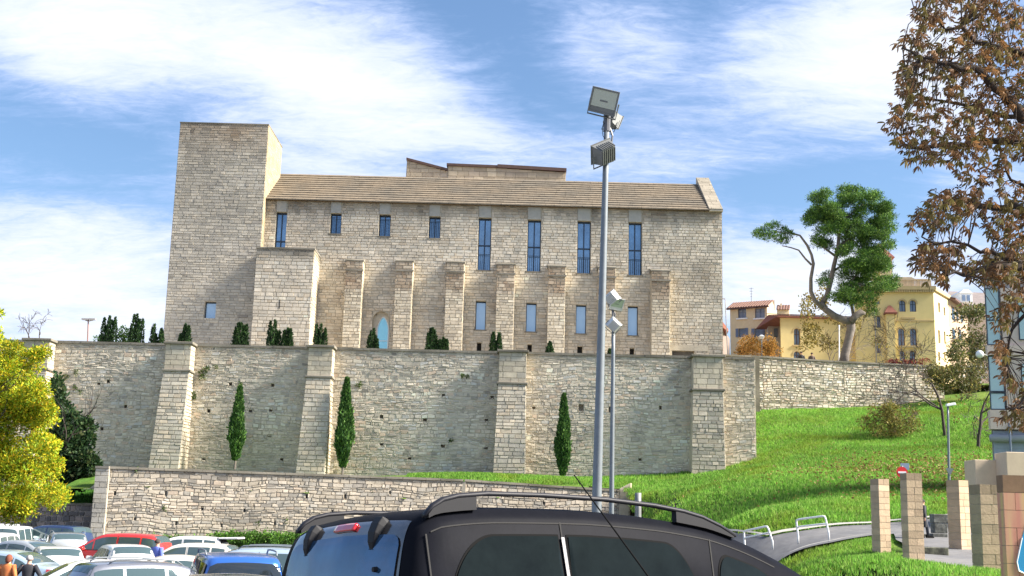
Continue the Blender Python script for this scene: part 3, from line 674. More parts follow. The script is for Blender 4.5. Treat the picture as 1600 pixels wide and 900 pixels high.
def window(par, h, Y, kind, glass):
    x0, x1, z0, z1 = h; fr = .07 if kind != 'plain' else .05; D = Y+.40
    mb = MB()
    mb.box(x0, x0+fr, D, D+.08, z0, z1); mb.box(x1-fr, x1, D, D+.08, z0, z1); mb.box(x0+fr, x1-fr, D, D+.08, z0, z0+fr); mb.box(x0+fr, x1-fr, D, D+.08, z1-fr*2, z1)
    cx = (x0+x1)/2
    if kind in ('tall', 'tall1', 'short'): mb.box(cx-.045, cx+.045, D-.01, D+.07, z0+fr, z1-fr*2)
    if kind in ('tall',): zz_ = z0+(z1-z0)*.47; mb.box(x0+fr, x1-fr, D-.02, D+.06, zz_, zz_+.1)
    if kind == 'tall1': zz_ = z0+(z1-z0)*.18; mb.box(x0+fr, x1-fr, D-.02, D+.06, zz_, zz_+.1)
    w_ = mb.obj('window', M['frame_dark'], par)
    MB().box(x0+fr*.5, x1-fr*.5, D+.045, D+.05, z0+fr*.5, z1-fr*.5).obj('pane', glass, w_)
    # reveal lining and sill
    MB().box(x0-.1, x1+.1, Y-.05, Y+.39, z0-.10, z0-.002).obj('sill', M['coping'], w_)
    if kind in ('tall', 'short'):
        zt_ = z0+(z1-z0)*(.30 if kind == 'tall' else .80); mb = MB(); n = 7
        for k in range(n):
            x = x0+.05+(x1-x0-.1)*k/(n-1); mb.box(x-.012, x+.012, Y+.20, Y+.225, z0+.03, zt_)
        mb.box(x0+.01, x1-.01, Y+.19, Y+.23, zt_, zt_+.04); mb.box(x0+.01, x1-.01, Y+.195, Y+.22, z0+.02, z0+.05)
        mb.obj('railing', M['frame_dark'], w_)
for h, u in zip(hU, U): window(wall, h, YF, u[4], M['glass'])
for h in hL: window(wall, h, YF, 'plain', M['glass_pale'])
for h in hS:
    MB().box(h[0], h[1], YF+.5, YF+.52, h[2], h[3]).obj('vent_opening', M['black'], wall)
MB().box(hD[0], hD[1], YF+.45, YF+.5, hD[2], hD[3]).obj('service_door', mat('grey_wood_door', (.11, .10, .09), rough=.8, noise_amt=.2), wall)
mb = MB(); mb.box(hD[0]-.3, hD[0], YF-.04, YF+.2, hD[2], hD[3]); mb.box(hD[0]-.3, hD[1]+1.1, YF-.045, YF+.2, hD[3], hD[3]+.45); mb.obj('door_surround', M['ashlar_plain'], wall)
# gothic window in an arched niche
def arch_pts(x0, x1, z0, zs, zt, n=10, pointed=True):
    """outline from bottom-left up over the arch to bottom-right"""
    cx = (x0+x1)/2; w_ = (x1-x0)/2; o = [(x0, z0)]
    for k in range(2*n+1):
        t = k/(2*n)
        if pointed:
            s = abs(2*t-1); x = cx+(2*t-1)*w_; z = zs+(zt-zs)*(1-s**1.75)**.82
        else:
            a = math.pi*(1-t); x = cx+math.cos(a)*w_; z = zs+math.sin(a)*(zt-zs)
        o.append((x, z))
    o.append((x1, z0)); return o
def spandrel(mb, x0, x1, zs, zt, Y0, Y1, pointed, z_top=None, n=10):
    """fills the corners above an arch inside a rectangular hole"""
    pts = arch_pts(x0, x1, zs, zs, zt, n, pointed)[1:-1]; z_top = z_top or zt
    for (a, b) in zip(pts[:-1], pts[1:]):
        mb.add([(a[0], Y0, a[1]), (b[0], Y0, b[1]), (b[0], Y0, z_top), (a[0], Y0, z_top)], [(0, 1, 2, 3)])
        mb.add([(a[0], Y0, a[1]), (b[0], Y0, b[1]), (b[0], Y1, b[1]), (a[0], Y1, a[1])], [(3, 2, 1, 0)])
gx0, gx1, gz0, gz1 = hG
mb = MB(); zs_ = gz1-.75; spandrel(mb, gx0, gx1, zs_, gz1-.02, YF-.0, YF+.55, False, gz1)
mb.obj('niche_arch', M['ashlar_plain'], wall)
ix0, ix1 = X(587.5, 520, YF), X(607.5, 520, YF)-.03
mb = MB(); zi = Z(600, 493, YF); zsi = Z(600, 512, YF)
spandrel(mb, ix0, ix1, zsi, zi, YF+.30, YF+.52, True, gz1)
mb.box(gx0+.01, ix0, YF+.30, YF+.5, gz0, gz1-.3)
nf = mb.obj('gothic_window', M['ashlar_plain'], wall)
op = arch_pts(ix0, ix1, gz0, zsi, zi, 10, True); ip = arch_pts(ix0+.09, ix1-.09, gz0, zsi, zi-.12, 10, True); mb = MB()
for k in range(len(op)-1):
    a, b, c, d = op[k], op[k+1], ip[k+1], ip[k]
    mb.prism([(a[0], YF+.38, a[1]), (b[0], YF+.38, b[1]), (c[0], YF+.38, c[1]), (d[0], YF+.38, d[1])], (0, .08, 0))
mb.box(ix0+.05, ix1-.05, YF+.40, YF+.45, Z(600, 532, YF), Z(600, 532, YF)+.05)
mb.obj('arch_frame', M['metal_light'], nf)
MB().box(ix0, ix1, YF+.44, YF+.46, gz0, zi).obj('pane', M['glass_cyan'], nf)
# tower
zt0 = z0w; tb = solve = None
pr_ = P(420, 197, YT); best = min((abs(P(445, 232, y).z-pr_.z), y) for y in np.arange(YT+1, YT+14, .05)); TYB = float(best[1])
mb = MB(); gridwall(mb, TX0, TX1, zt0, ZT, YT+.03, [hT], .5)
mb.box(TX0, TX0+.02, YT+.03, TYB, zt0, ZT); mb.box(TX1-.02, TX1, YT+.03, TYB, zt0, ZT); mb.box(TX0, TX1, TYB-.02, TYB, zt0, ZT); mb.box(TX0+.02, TX1-.02, YT+.05, TYB-.02, ZT-.3, ZT-.25)
tow = mb.obj('tower', M['mortar'], mu)
def tow_stain(c, u, v, W, H, p):
    t = np.clip((v-(H-3.2))/3.2, 0, 1)*fbm(u*.9, v*.5)*1.5; c = c*(1-np.clip(t, 0, 1)[:, None]*np.array([.28, .40, .50]))
    d = np.clip((H-v)/H, 0, 1); s = np.clip(vnoise(u*1.9+4, v*.1)-.62, 0, 1)*2*np.clip((v-(H-9))/9, 0, 1); c = c*((.88+.24*d)*(1-s*.5))[:, None]
    return c
masonry('ashlar', tow, ((TX0, YT, zt0), (TX1, YT, zt0), (TX1, YT, ZT), (TX0, YT, ZT)), (.17, .29), (.32, .8), PAL_TOW, 82, [sh(hT, TX0, zt0)], gap=.016, proud=.022, jit=.004, stain=tow_stain, wave=.015)
masonry('ashlar', tow, ((TX1, YT, zt0), (TX1, TYB, zt0), (TX1, TYB, ZT), (TX1, YT, ZT)), (.24, .34), (.4, .9), palette([(.36, .285, .17), (.33, .265, .165), (.38, .305, .19)], [1, 1, 1]), 83, gap=.014, proud=.012)  # right face stones coloured darker to tone down the sunlit side
mb = MB(); mb.box(TX0-.03, TX1+.03, YT-.05, YT+.5, ZT, ZT+.10); mb.box(TX1-.45, TX1+.03, YT+.5, TYB+.03, ZT, ZT+.10); mb.box(TX0-.03, TX0+.45, YT+.5, TYB+.03, ZT, ZT+.10); mb.box(TX0+.45, TX1-.45, TYB-.45, TYB+.03, ZT, ZT+.10)
mb.obj('tower_coping', M['coping'], tow)
x0, x1, a0, a1 = hT; mb = MB(); mb.box(x0, x0+.06, YT+.38, YT+.45, a0, a1); mb.box(x1-.06, x1, YT+.38, YT+.45, a0, a1); mb.box(x0+.06, x1-.06, YT+.38, YT+.45, a1-.1, a1); mb.box(x0+.06, x1-.06, YT+.38, YT+.45, a0, a0+.06)
tw_w = mb.obj('window', M['frame_dark'], tow); MB().box(x0, x1, YT+.42, YT+.44, a0, a1).obj('pane', M['glass_pale'], tw_w)
# projecting block left
bl0, bl1, YB = X(397, 450, 92.2), X(488, 450, 92.2), 92.2; bz = Z(440, 389, 92.2)
mb = MB(); mb.box(bl0+.03, bl1-.03, YB+.03, YF+.2, z0w, bz); blk = mb.obj('projecting_bay', M['mortar_light'], mu)
st = lambda c, u, v, W, H, p: c*(1-np.clip((v-(H-1.0))/.8, 0, 1)*fbm(u*1.2, v)*1.1)[:, None]
masonry('ashlar', blk, ((bl0, YB, z0w), (bl1, YB, z0w), (bl1, YB, bz), (bl0, YB, bz)), (.20, .33), (.32, .75), PAL_ASH, 84, gap=.022, proud=.02, stain=st, wave=.012)
masonry('ashlar', blk, ((bl1, YB, z0w), (bl1, YF, z0w), (bl1, YF, bz), (bl1, YB, bz)), (.20, .33), (.35, .8), palette([(.50, .43, .31), (.46, .40, .29)], [1, 1]), 85, gap=.022, proud=.02, stain=st)
coping(blk, [(bl0-.05, YB, bz), (bl1+.06, YB, bz)], .06, 2.8, .12, M['coping'])
MB().box(X(437, 475, YB)-.03, X(437, 475, YB)+.03, YB-.035, YB+.1, Z(437, 482, YB), Z(437, 468, YB)).obj('slit', M['black'], blk)
# slim buttresses
for i, (pa, pb, pt) in enumerate([(541, 568, 401), (619, 646, 402), (698, 726, 404), (777, 805, 407), (857, 884, 410), (935, 962, 412), (1018, 1047, 417)]):
    Yb_ = YF-1.0; xa, xb = X(pa, pt, Yb_), X(pb, pt, Yb_); z1 = Z((pa+pb)/2, pt, Yb_)
    mb = MB(); mb.box(xa+.03, xb-.03, Yb_+.03, YF+.1, z0w, z1-.35)
    mb.hexa([(xa+.03, Yb_+.03, z1-.35), (xb-.03, Yb_+.03, z1-.35), (xb-.03, YF+.1, z1-.35), (xa+.03, YF+.1, z1-.35)], [(xa+.03, Yb_+.03, z1-.3), (xb-.03, Yb_+.03, z1-.3), (xb-.03, YF+.1, z1-.02), (xa+.03, YF+.1, z1-.02)])
    bt = mb.obj('buttress', M['mortar_light'], mu)
    def bst(c, u, v, W, H, p):
        t = np.clip((v-(H-2.4))/.3, 0, 1)*(.25+.75*vnoise(u*3+i*5, v*2.0)); c = c*(1-t[:, None]*np.array([.45, .56, .62]))
        return c*(1.02+.06*np.clip((H-v)/H, 0, 1))[:, None]
    pal = palette([(.52, .45, .34), (.47, .41, .31), (.55, .49, .38), (.42, .37, .29)], [3, 3, 2, 1])
    masonry('ashlar', bt, ((xa, Yb_, z0w), (xb, Yb_, z0w), (xb, Yb_, z1-.35), (xa, Yb_, z1-.35)), (.18, .30), (.28, .7), pal, 90+i, gap=.022, proud=.03, stain=bst, wave=.02)
    masonry('ashlar', bt, ((xb, Yb_, z0w), (xb, YF, z0w), (xb, YF, z1-.35), (xb, Yb_, z1-.35)), (.2, .32), (.3, .6), palette([(.55, .48, .35)], [1]), 190+i, gap=.015, proud=.015)
    zc_ = z1-1.15
    mb = MB(); mb.box(xa-.06, xb+.06, Yb_-.08, Yb_-.0, zc_, zc_+.14) if i != 9 else None
    mb.hexa([(xa-.05, Yb_-.06, z1-.36), (xb+.05, Yb_-.06, z1-.36), (xb+.05, YF-.03, z1-.36), (xa-.05, YF-.03, z1-.36)], [(xa-.05, Yb_-.06, z1-.26), (xb+.05, Yb_-.06, z1-.26), (xb+.05, YF-.03, z1+.02), (xa-.05, YF-.03, z1+.02)])
    mb.obj('buttress_cap', M['coping'], bt)
# roof of stone slab courses
rp0, rp1 = X(412, 312, YF-.25), X(1109, 330, YF)
zR = (Z(445, 271, YF+6)+Z(1100, 290, YF+6))/2
ncr = 12; ye0, ye1 = YF-.28, YF+6
for k in range(ncr):
    t0, t1 = k/ncr, (k+1)/ncr; ya, yb = ye0+(ye1-ye0)*t0, ye0+(ye1-ye0)*t1; za_, zb2 = ZE+.02+(zR-ZE)*t0, ZE+.02+(zR-ZE)*t1
    rg = random.Random(k); mb = MB(); x = rp0
    while x < rp1:
        l = min(rg.uniform(.7, 1.4), rp1-x); j = rg.uniform(-.012, .012)
        mb.hexa([(x, ya-.10+j, za_-.02), (x+l-.012, ya-.10+j, za_-.02), (x+l-.012, yb, zb2-.02), (x, yb, zb2-.02)], [(x, ya-.10+j, za_+.085+j), (x+l-.012, ya-.10+j, za_+.085+j), (x+l-.012, yb+.02, zb2+.03), (x, yb+.02, zb2+.03)]); x += l
    mb.obj('roof_course', M['roof_stone'], mu)
mb = MB(); mb.hexa([(rp0, ye0, ZE-.02), (rp1, ye0, ZE-.02), (rp1, ye1+7.5, ZE-.02), (rp0, ye1+7.5, ZE-.02)], [(rp0, ye0+.05, ZE+.0), (rp1, ye0+.05, ZE+.0), (rp1, ye1, zR-.02), (rp0, ye1, zR-.02)])
mb.quad((rp0, ye1, zR), (rp1, ye1, zR), (rp1, ye1+7.5, ZE), (rp0, ye1+7.5, ZE)); mb.obj('roof_bed', M['roof_bed_brown'], mu)
# gable parapet at right
gp = X(1108, 330, YF-.3); gq = FX1
mb = MB(); s = (zR-ZE)/(ye1-ye0)
mb.hexa([(gp, YF-.33, ZE-.05), (gq+.03, YF-.33, ZE-.05), (gq+.03, ye1+.5, ZE-.05), (gp, ye1+.5, ZE-.05)], [(gp, YF-.33, ZE+.12), (gq+.03, YF-.33, ZE+.12), (gq+.03, ye1+.5, zR+.75), (gp, ye1+.5, zR+.75)])
gpar = mb.obj('gable_parapet', M['ashlar_plain'], mu)
masonry('ashlar', gpar, ((gp, YF-.37, ZE+.14), (gq+.03, YF-.37, ZE+.14), (gq+.03, ye1+.46, zR+.77), (gp, ye1+.46, zR+.77)), (.4, .5), (.9, 1.2), palette([(.25, .22, .17), (.22, .195, .15)], [2, 2]), 96, gap=.012, proud=.01, dep=.03, stain=None)
# upper volume behind the ridge
YU = YF+11
ua, ub, uc = P(637, 247, YU), P(700, 264, YU), P(632, 290, YU); zb3 = zR-2
ud, ue, uf = P(700, 257.5, YU), P(780, 259.5, YU), P(884, 267, YU); 
mb = MB()
mb.prism([(uc.x, YU, zb3), (ub.x, YU, zb3), (ub.x, YU, ub.z-.25), (ua.x-.05, YU, ua.z-.2)], (0, 5, 0))
mb.prism([(ub.x, YU-.15, zb3), (uf.x, YU-.15, zb3), (uf.x, YU-.15, uf.z-.2), (ud.x, YU-.15, ud.z-.05)], (0, 5, 0))
uv = mb.obj('rear_clerestory', M['mortar_light'], mu)
pal = palette([(.52, .43, .30), (.48, .39, .27), (.44, .36, .26)], [2, 2, 1])
xx0 = ub.x+.03; LL = uf.x-xx0
masonry('ashlar', uv, ((xx0, YU-.19, zR), (uf.x, YU-.19, zR), (uf.x, YU-.19, uf.z+.4), (xx0, YU-.19, uf.z+.4)), (.35, .5), (.7, 1.2), pal, 97, gap=.02, proud=.01, top=lambda u: ud.z-.05-zR+(uf.z-.15-ud.z)*u/LL)
LL2 = ub.x-uc.x
masonry('ashlar', uv, ((uc.x+.15, YU-.04, zR), (ub.x, YU-.04, zR), (ub.x, YU-.04, ua.z), (uc.x+.15, YU-.04, ua.z)), (.35, .5), (.6, 1.1), pal, 98, gap=.02, proud=.01, top=lambda u: ua.z-.2-zR+(ub.z-.05-ua.z)*u/LL2)
mb = MB()
def capbar(a, b, y, d=5.4, h=.22): mb.hexa([(a.x-.1, y, a.z-h), (b.x, y, b.z-h), (b.x, y+d, b.z-h), (a.x-.1, y+d, a.z-h)], [(a.x-.1, y, a.z), (b.x, y, b.z), (b.x, y+d, b.z), (a.x-.1, y+d, a.z)])
capbar(ua, ub, YU-.2)
um = P(778, 259.8, YU); ud2 = P(700, 256.5, YU); capbar(ud2, um, YU-.35); um2 = P(779, 258.3, YU); uf2 = P(885, 264.5, YU); capbar(um2, uf2, YU-.38, h=.30)
mb.obj('metal_cap', M['rust_cap'], uv)
# ================= TOWN BUILDINGS =================
class Fr:
    """vertical wall plane through ground points A->B (seen from outside, A on the left)"""
    def __init__(s, A, B):
        s.A = Vector((A[0], A[1])); s.d = (Vector((B[0], B[1]))-s.A); s.L = s.d.length; s.d.normalize(); s.n = Vector((-s.d.y, s.d.x))  # n points inwards (away)
    def w(s, u, dep, z): p = s.A+s.d*u+s.n*dep; return (p.x, p.y, z)
    def px(s, px, py):
        r = ray(px, py); t = s.n.dot(s.A)/(r.x*s.n.x+r.y*s.n.y)
        q = Vector((r.x*t, r.y*t)); return (q-s.A).dot(s.d), EYE+r.z*t
    def hole(s, a, b, c, d):
        u0 = s.px(a, (c+d)/2)[0]; u1 = s.px(b, (c+d)/2)[0]; m = (a+b)/2
        return (u0, u1, s.px(m, d)[1], s.px(m, c)[1])
    def xf(s, mb): mb.v = [s.w(*v) for v in mb.v]; return mb
def fwall(par, fr, z0, z1, holes, mt, name='wall', depth=.25, u0=0.0, u1=None, sheetY=0.0):
    mb = MB(); gridwall(mb, u0, u1 if u1 is not None else fr.L, z0, z1, sheetY, holes, depth); return fr.xf(mb).obj(name, mt, par)
def fwin(par, fr, h, glass, frame, arch=0, trim=None, depth=.2, mull=True, shutters=None, pointed=False, sill=None, wallmat=None):
    x0, x1, z0, z1 = h; f = .06; mb = MB(); cx = (x0+x1)/2
    mb.box(x0, x0+f, depth-.02, depth+.04, z0, z1); mb.box(x1-f, x1, depth-.02, depth+.04, z0, z1); mb.box(x0+f, x1-f, depth-.02, depth+.04, z0, z0+f); mb.box(x0+f, x1-f, depth-.02, depth+.04, z1-f, z1)
    if mull: mb.box(cx-.03, cx+.03, depth-.03, depth+.03, z0+f, z1-f); zz_ = z0+(z1-z0)*.62; mb.box(x0+f, x1-f, depth-.025, depth+.02, zz_, zz_+.05)
    w_ = fr.xf(mb).obj('window', frame, par)
    fr.xf(MB().box(x0, x1, depth+.015, depth+.03, z0, z1)).obj('pane', glass, w_)
    if arch:
        mb = MB(); spandrel(mb, x0, x1, z1-arch, z1, .0, depth, pointed); fr.xf(mb).obj('arch_head', wallmat, w_)
        if trim:
            mb = MB(); op = arch_pts(x0-.14, x1+.14, z1-arch-.1, z1-arch, z1+.14, 8, pointed); ip = arch_pts(x0, x1, z1-arch-.1, z1-arch, z1, 8, pointed)
            for k in range(len(op)-1): mb.prism([(op[k][0], -.05, op[k][1]), (op[k+1][0], -.05, op[k+1][1]), (ip[k+1][0], -.05, ip[k+1][1]), (ip[k][0], -.05, ip[k][1])], (0, .06, 0))
            fr.xf(mb).obj('arch_moulding', trim, w_)
    if sill: fr.xf(MB().box(x0-.15, x1+.15, -.16, .0, z0-.14, z0-.01)).obj('sill', sill, w_)
    if shutters:
        mb = MB(); ww = (x1-x0)*.42
        for (a, b) in ((x0-ww, x0-.01), (x1+.01, x1+ww)):
            mb.box(a, b, -.06, -.01, z0, z1)
            for k in range(6): zq = z0+(z1-z0)*(k+.5)/6; mb.box(a+.03, b-.03, -.075, -.058, zq-.03, zq+.03)
        fr.xf(mb).obj('shutter', shutters, w_)
    return w_
def tiled(par, a, b, c, d, mt, cover=.28, name='roof_tiles'):
    """corrugated clay tiles on the slope a,b (eave) c,d (ridge, above b,a)"""
    a, b, c, d = map(Vector, (a, b, c, d)); n = max(2, int((b-a).length/cover)); rows = max(2, int((d-a).length/.45)); mb = MB()
    nn = (b-a).cross(d-a).normalized()
    if nn.z < 0: nn = -nn
    for i in range(n):
        for j in range(rows):
            s0, s1, t0, t1 = i/n, (i+1)/n, j/rows, (j+1.12)/rows
            def q(s, t, h): return a.lerp(b, s).lerp(d.lerp(c, s), t)+nn*h
            m = (s0+s1)/2
            mb.add([q(s0, t0, .01), q(m-.2/n, t0, .10), q(m+.2/n, t0, .10), q(s1, t0, .01), q(s0, t1, .0), q(m-.2/n, t1, .06), q(m+.2/n, t1, .06), q(s1, t1, .0)], [(0, 1, 5, 4), (1, 2, 6, 5), (2, 3, 7, 6), (0, 3, 2, 1)])
    return mb.obj(name, mt, par, kind='stuff')
def solid(par, name, base, z0, z1, mt, **kw):
    n = len(base); mb = MB(); vs = [(p[0], p[1], z0) for p in base]+[(p[0], p[1], z1) for p in base]
    mb.add(vs, [tuple(range(n-1, -1, -1)), tuple(range(n, 2*n))]+[(i, (i+1) % n, n+(i+1) % n, n+i) for i in range(n)]); return mb.obj(name, mt, par, **kw)
GZ = 13.0
# beige house
A = xy(1141, 520, 126); B = xy(1199, 520, 124); Cc = xy(1216, 520, 130.5)
fr = Fr(A, B); fs = Fr(B, Cc)
bh = thing('beige_house', 'small beige three-storey house with red roof and grey-blue shutters left of the yellow building', 'house', (A[0], A[1], GZ))
ze = fr.px(1170, 479)[1]
hs = [fr.hole(1153, 1166, 482, 497), fr.hole(1179.5, 1195, 481.5, 497), fr.hole(1154, 1164.5, 513, 526.5), fr.hole(1179, 1190.5, 513, 527), fr.hole(1153, 1165, 542, 557)]
wl = fwall(bh, fr, GZ, ze, hs, M['beige_wall'])
for k, h in enumerate(hs):
    if k < 4: fwin(wl, fr, h, M['pane_blue'], M['shutter_blue'], shutters=M['shutter_blue'] if k in (2, 3) else None, sill=M['white_paint'] if k < 2 else None)
fwin(wl, fr, hs[4], M['black'], M['wood_brown'], mull=False)
mb = MB(); zr = fr.px(1180, 463)[1]
zr2 = zr
D = Vector(fs.d)*7; nB = Vector(B)+Vector((D.x, D.y)); nA = Vector(A)+Vector((D.x, D.y))
mid = lambda p: Vector(p)+Vector((D.x, D.y))*.45
mb.add([(*B, GZ), (*nB, GZ), (*nB, ze), (*mid(B), zr), (*B, ze)], [(0, 1, 2, 3, 4)]); mb.add([(*A, GZ), (*nA, GZ), (*nA, ze), (*mid(A), zr), (*A, ze)], [(4, 3, 2, 1, 0)]); mb.add([(*nA, GZ), (*nB, GZ), (*nB, ze), (*nA, ze)], [(3, 2, 1, 0)])
mb.obj('gable_wall', mat('pale_gable_plaster', (.60, .47, .30), rough=.9), bh)
ov = -Vector(fs.d)*.35; e0 = Vector(A)+ov-Vector(fr.d)*.3; e1 = Vector(B)+ov+Vector(fr.d)*.25
tiled(bh, (e0.x, e0.y, ze-.1), (e1.x, e1.y, ze-.1), (*(mid(B)+Vector(fr.d)*.25), zr+.05), (*(mid(A)-Vector(fr.d)*.3), zr+.05), M['tile'])
mb = MB(); mb.add([(*(mid(A)), zr), (*(mid(B)), zr), (*nB, ze), (*nA, ze)], [(0, 1, 2, 3)]); mb.obj('rear_roof', M['tile'], bh)
mb = MB(); mb.box(0-.3, fr.L+.25, -.38, -.02, ze-.22, ze-.1); fr.xf(mb).obj('eave', M['wood_brown'], bh)
c = mid(B)+Vector((-.3, 1)); mb = MB(); mb.box(c.x, c.x+.8, c.y, c.y+.6, zr-.8, zr+.25); mb.obj('chimney', M['beige_wall'], bh)
c = P(1174, 470, 128); mb = MB(); mb.tube([(c.x, 128, zr-.5), (c.x, 128, zr+1.6)], .025, 5)
for k in range(4): mb.tube([(c.x-.25+.05*k, 128, zr+1.5-.3*k), (c.x+.25-.05*k, 128, zr+1.5-.3*k)], .018, 4)
mb.obj('aerial', M['metal'], bh)
# grey link building
A = xy(1200, 520, 122); B = xy(1223, 520, 122); fr = Fr(A, B); gl = thing('grey_annex', 'narrow grey plastered annex with small red roof between beige house and yellow wing', 'building', (*A, GZ))
h = fr.hole(1209, 1216, 513, 527); z1 = fr.px(1210, 505)[1]; wl = fwall(gl, fr, GZ, z1, [h], M['grey_wall']); fwin(wl, fr, h, M['pane_blue'], M['shutter_blue'])
a0, a1 = P(1199, 505, 121.7), P(1224, 505, 121.7); b0, b1 = P(1207, 494, 125), P(1226, 495, 125); tiled(gl, a0, a1, b1, b0, M['tile'])
solid(gl, 'rear_wall', [(A[0]+.05, A[1]+.3), (B[0], B[1]+.3), (B[0]+.6, B[1]+4), (A[0]+.6, A[1]+4)], GZ, z1-.05, M['grey_wall'])
# small houses showing over the annex roof
hb = thing('hill_house', 'small pale house behind the grey annex, just showing over its roof', 'house', (*xy(1222, 490, 140), GZ))
solid(hb, 'wall', [xy(1214, 490, 140), xy(1233, 490, 140), xy(1235, 490, 146), xy(1216, 490, 146)], GZ, Z(1225, 483, 140), M['beige_wall'])
c0, c1, c2, c3 = P(1213, 484, 139.7), P(1234, 484, 139.7), P(1235, 477, 143), P(1214, 477, 143); tiled(hb, c0, c1, c2, c3, M['tile'])
solid(hb, 'chimney', [xy(1219, 480, 142), xy(1222, 480, 142), xy(1222, 480, 142.6), xy(1219, 480, 142.6)], Z(1220, 486, 142), Z(1220, 474, 142), M['beige_wall'])
# pink house sliver right of the museum
ph = thing('pink_house', 'narrow strip of pink house with dark eave just right of the museum corner', 'house', (*xy(1130, 540, 112), GZ))
A = xy(1118, 520, 110); B = xy(1129.5, 520, 112); fr = Fr(A, B); z1 = fr.px(1126, 508)[1]
hs = [fr.hole(1124.5, 1127.5, 525, 536), fr.hole(1124.5, 1127.5, 545, 556)]; wl = fwall(ph, fr, GZ, z1, hs, M['pink_wall'])
for h in hs: fwin(wl, fr, h, M['pane_blue'], M['wood_brown'], mull=False)
solid(ph, 'side_wall', [B, xy(1140, 520, 118), xy(1140, 520, 122), xy(1122, 520, 122)], GZ, z1-.2, mat('dark_brown_wall', (.22, .17, .14), rough=.9))  # side wall in one plain dark brown
a0, a1 = P(1118, 500, 109.6), P(1138, 514, 112); mb = MB(); mb.hexa([(a0.x, a0.y, z1), (a1.x, a1.y, z1-.5), (a1.x+1, 122, z1-.5), (a0.x, 122, z1)], [(a0.x, a0.y, z1+.9), (a1.x, a1.y, z1-.25), (a1.x+1, 122, z1-.25), (a0.x, 122, z1+.9)]); mb.obj('roof', M['tile_dark'], ph)
# yellow low wing
yw = thing('yellow_wing', 'low yellow wing with one arched window, behind the pine trunk', 'building', (*xy(1220, 540, 116), GZ))
A = xy(1220, 530, 116); B = xy(1352, 530, 116.5); fr = Fr(A, B); z1 = fr.px(1240, 497)[1]
hs = [fr.hole(1240.5, 1250.5, 513, 539), fr.hole(1240, 1251, 549, 565)]
wl = fwall(yw, fr, GZ, z1, hs, M['yellow_wall'])
for h in hs: fwin(wl, fr, h, M['pane_blue'], M['wood_brown'], arch=.32, trim=M['yellow_trim'], sill=M['yellow_trim'], wallmat=M['yellow_wall'])
solid(yw, 'rear_wall', [(A[0], A[1]+.27), (B[0], B[1]+.27), (B[0]+2, B[1]+8), (A[0]+2, A[1]+8)], GZ, z1, M['yellow_wall'])
mb = MB(); mb.box(-.35, fr.L, -.4, 0, z1, z1+.12); mb.hexa([(-.35, -.4, z1+.12), (fr.L, -.4, z1+.12), (fr.L, 8, z1+.12), (-.35, 8, z1+.12)], [(-.3, -.38, z1+.2), (fr.L, -.38, z1+.2), (fr.L, 4, z1+.95), (-.1, 4, z1+.95)]); fr.xf(mb).obj('roof', M['tile_dark'], yw)
tiled(yw, fr.w(-.35, -.42, z1+.2), fr.w(fr.L, -.42, z1+.2), fr.w(fr.L, 4, z1+1.0), fr.w(-.35, 4, z1+1.0), M['tile'])
# yellow main block
yb = thing('yellow_building', 'large ornate yellow building with paired arched windows and rooftop balustrade', 'building', (*xy(1345, 540, 115), GZ))
A = xy(1336, 520, 115.6); B = xy(1461, 520, 114.6); Cc = xy(1484, 520, 118.8); fr = Fr(A, B); fs = Fr(B, Cc); z1 = fr.px(1400, 457)[1]; z2 = fr.px(1400, 447)[1]
ps = [(1405, 1415, 469, 487, 1), (1421.5, 1431.5, 469, 487, 1), (1403.5, 1414, 513, 540, 2), (1422, 1432.5, 513, 540, 2), (1405.5, 1414.5, 548, 566, 2), (1421.5, 1430.5, 548, 566, 2), (1370, 1376, 494, 512, 1), (1370, 1376, 532, 552, 2)]
hs = [fr.hole(*p[:4]) for p in ps]; rw = fr.hole(1368, 1375, 468.5, 475.5)
wl = fwall(yb, fr, GZ, z1, hs+[rw], M['yellow_wall'])
for h, p in zip(hs, ps): fwin(wl, fr, h, M['pane_blue'], M['frame_dark'] if p[4] == 1 else M['wood_brown'], arch=(h[1]-h[0])*.5, trim=M['yellow_trim'], wallmat=M['yellow_wall'])
fwin(wl, fr, rw, M['pane_blue'], M['yellow_trim'], arch=.2, mull=False, wallmat=M['yellow_wall'])
mb = MB(); uu = [fr.px(p, 500)[0] for p in (1400, 1436)]; zz1 = fr.px(1418, 541.5)[1]; mb.box(uu[0], uu[1], -.22, 0, zz1-.12, zz1+.04); fr.xf(mb).obj('balcony_sill', M['yellow_trim'], yb); mb = MB()
zz1 = fr.px(1418, 501)[1]; mb.box(fr.px(1396, 500)[0], fr.L, -.08, 0, zz1-.1, zz1+.04); fr.xf(mb).obj('string_course', M['yellow_trim'], yb); mb = MB(); zz1 = fr.px(1418, 498)[1]; mb.box(fr.px(1408, 500)[0], fr.px(1430, 500)[0], -.1, 0, zz1-.05, zz1+.12)
fr.xf(mb).obj('plaque', M['yellow_trim'], yb)
mb = MB(); mb.box(-.2, fr.L+.2, -.35, .3, z1+.22, z2-.05); mb.box(-.1, fr.L+.1, -.15, .3, z1, z1+.22)
n = 34
for k in range(n): u = fr.L*(k+.5)/n; mb.box(u-.07, u+.07, -.32, -.15, z1-.02, z1+.2)
fr.xf(mb).obj('cornice', M['yellow_trim'], yb)
hs = [fs.hole(1466, 1469, 473, 488), fs.hole(1474.5, 1477, 480, 493), fs.hole(1466, 1469, 516, 536), fs.hole(1475, 1477.5, 518, 537), fs.hole(1466, 1469, 550, 564), fs.hole(1475, 1477.5, 550, 562)]
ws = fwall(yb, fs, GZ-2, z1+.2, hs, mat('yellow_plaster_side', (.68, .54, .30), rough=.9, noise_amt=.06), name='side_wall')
for h in hs: fwin(ws, fs, h, M['pane_blue'], M['yellow_trim'], mull=False)
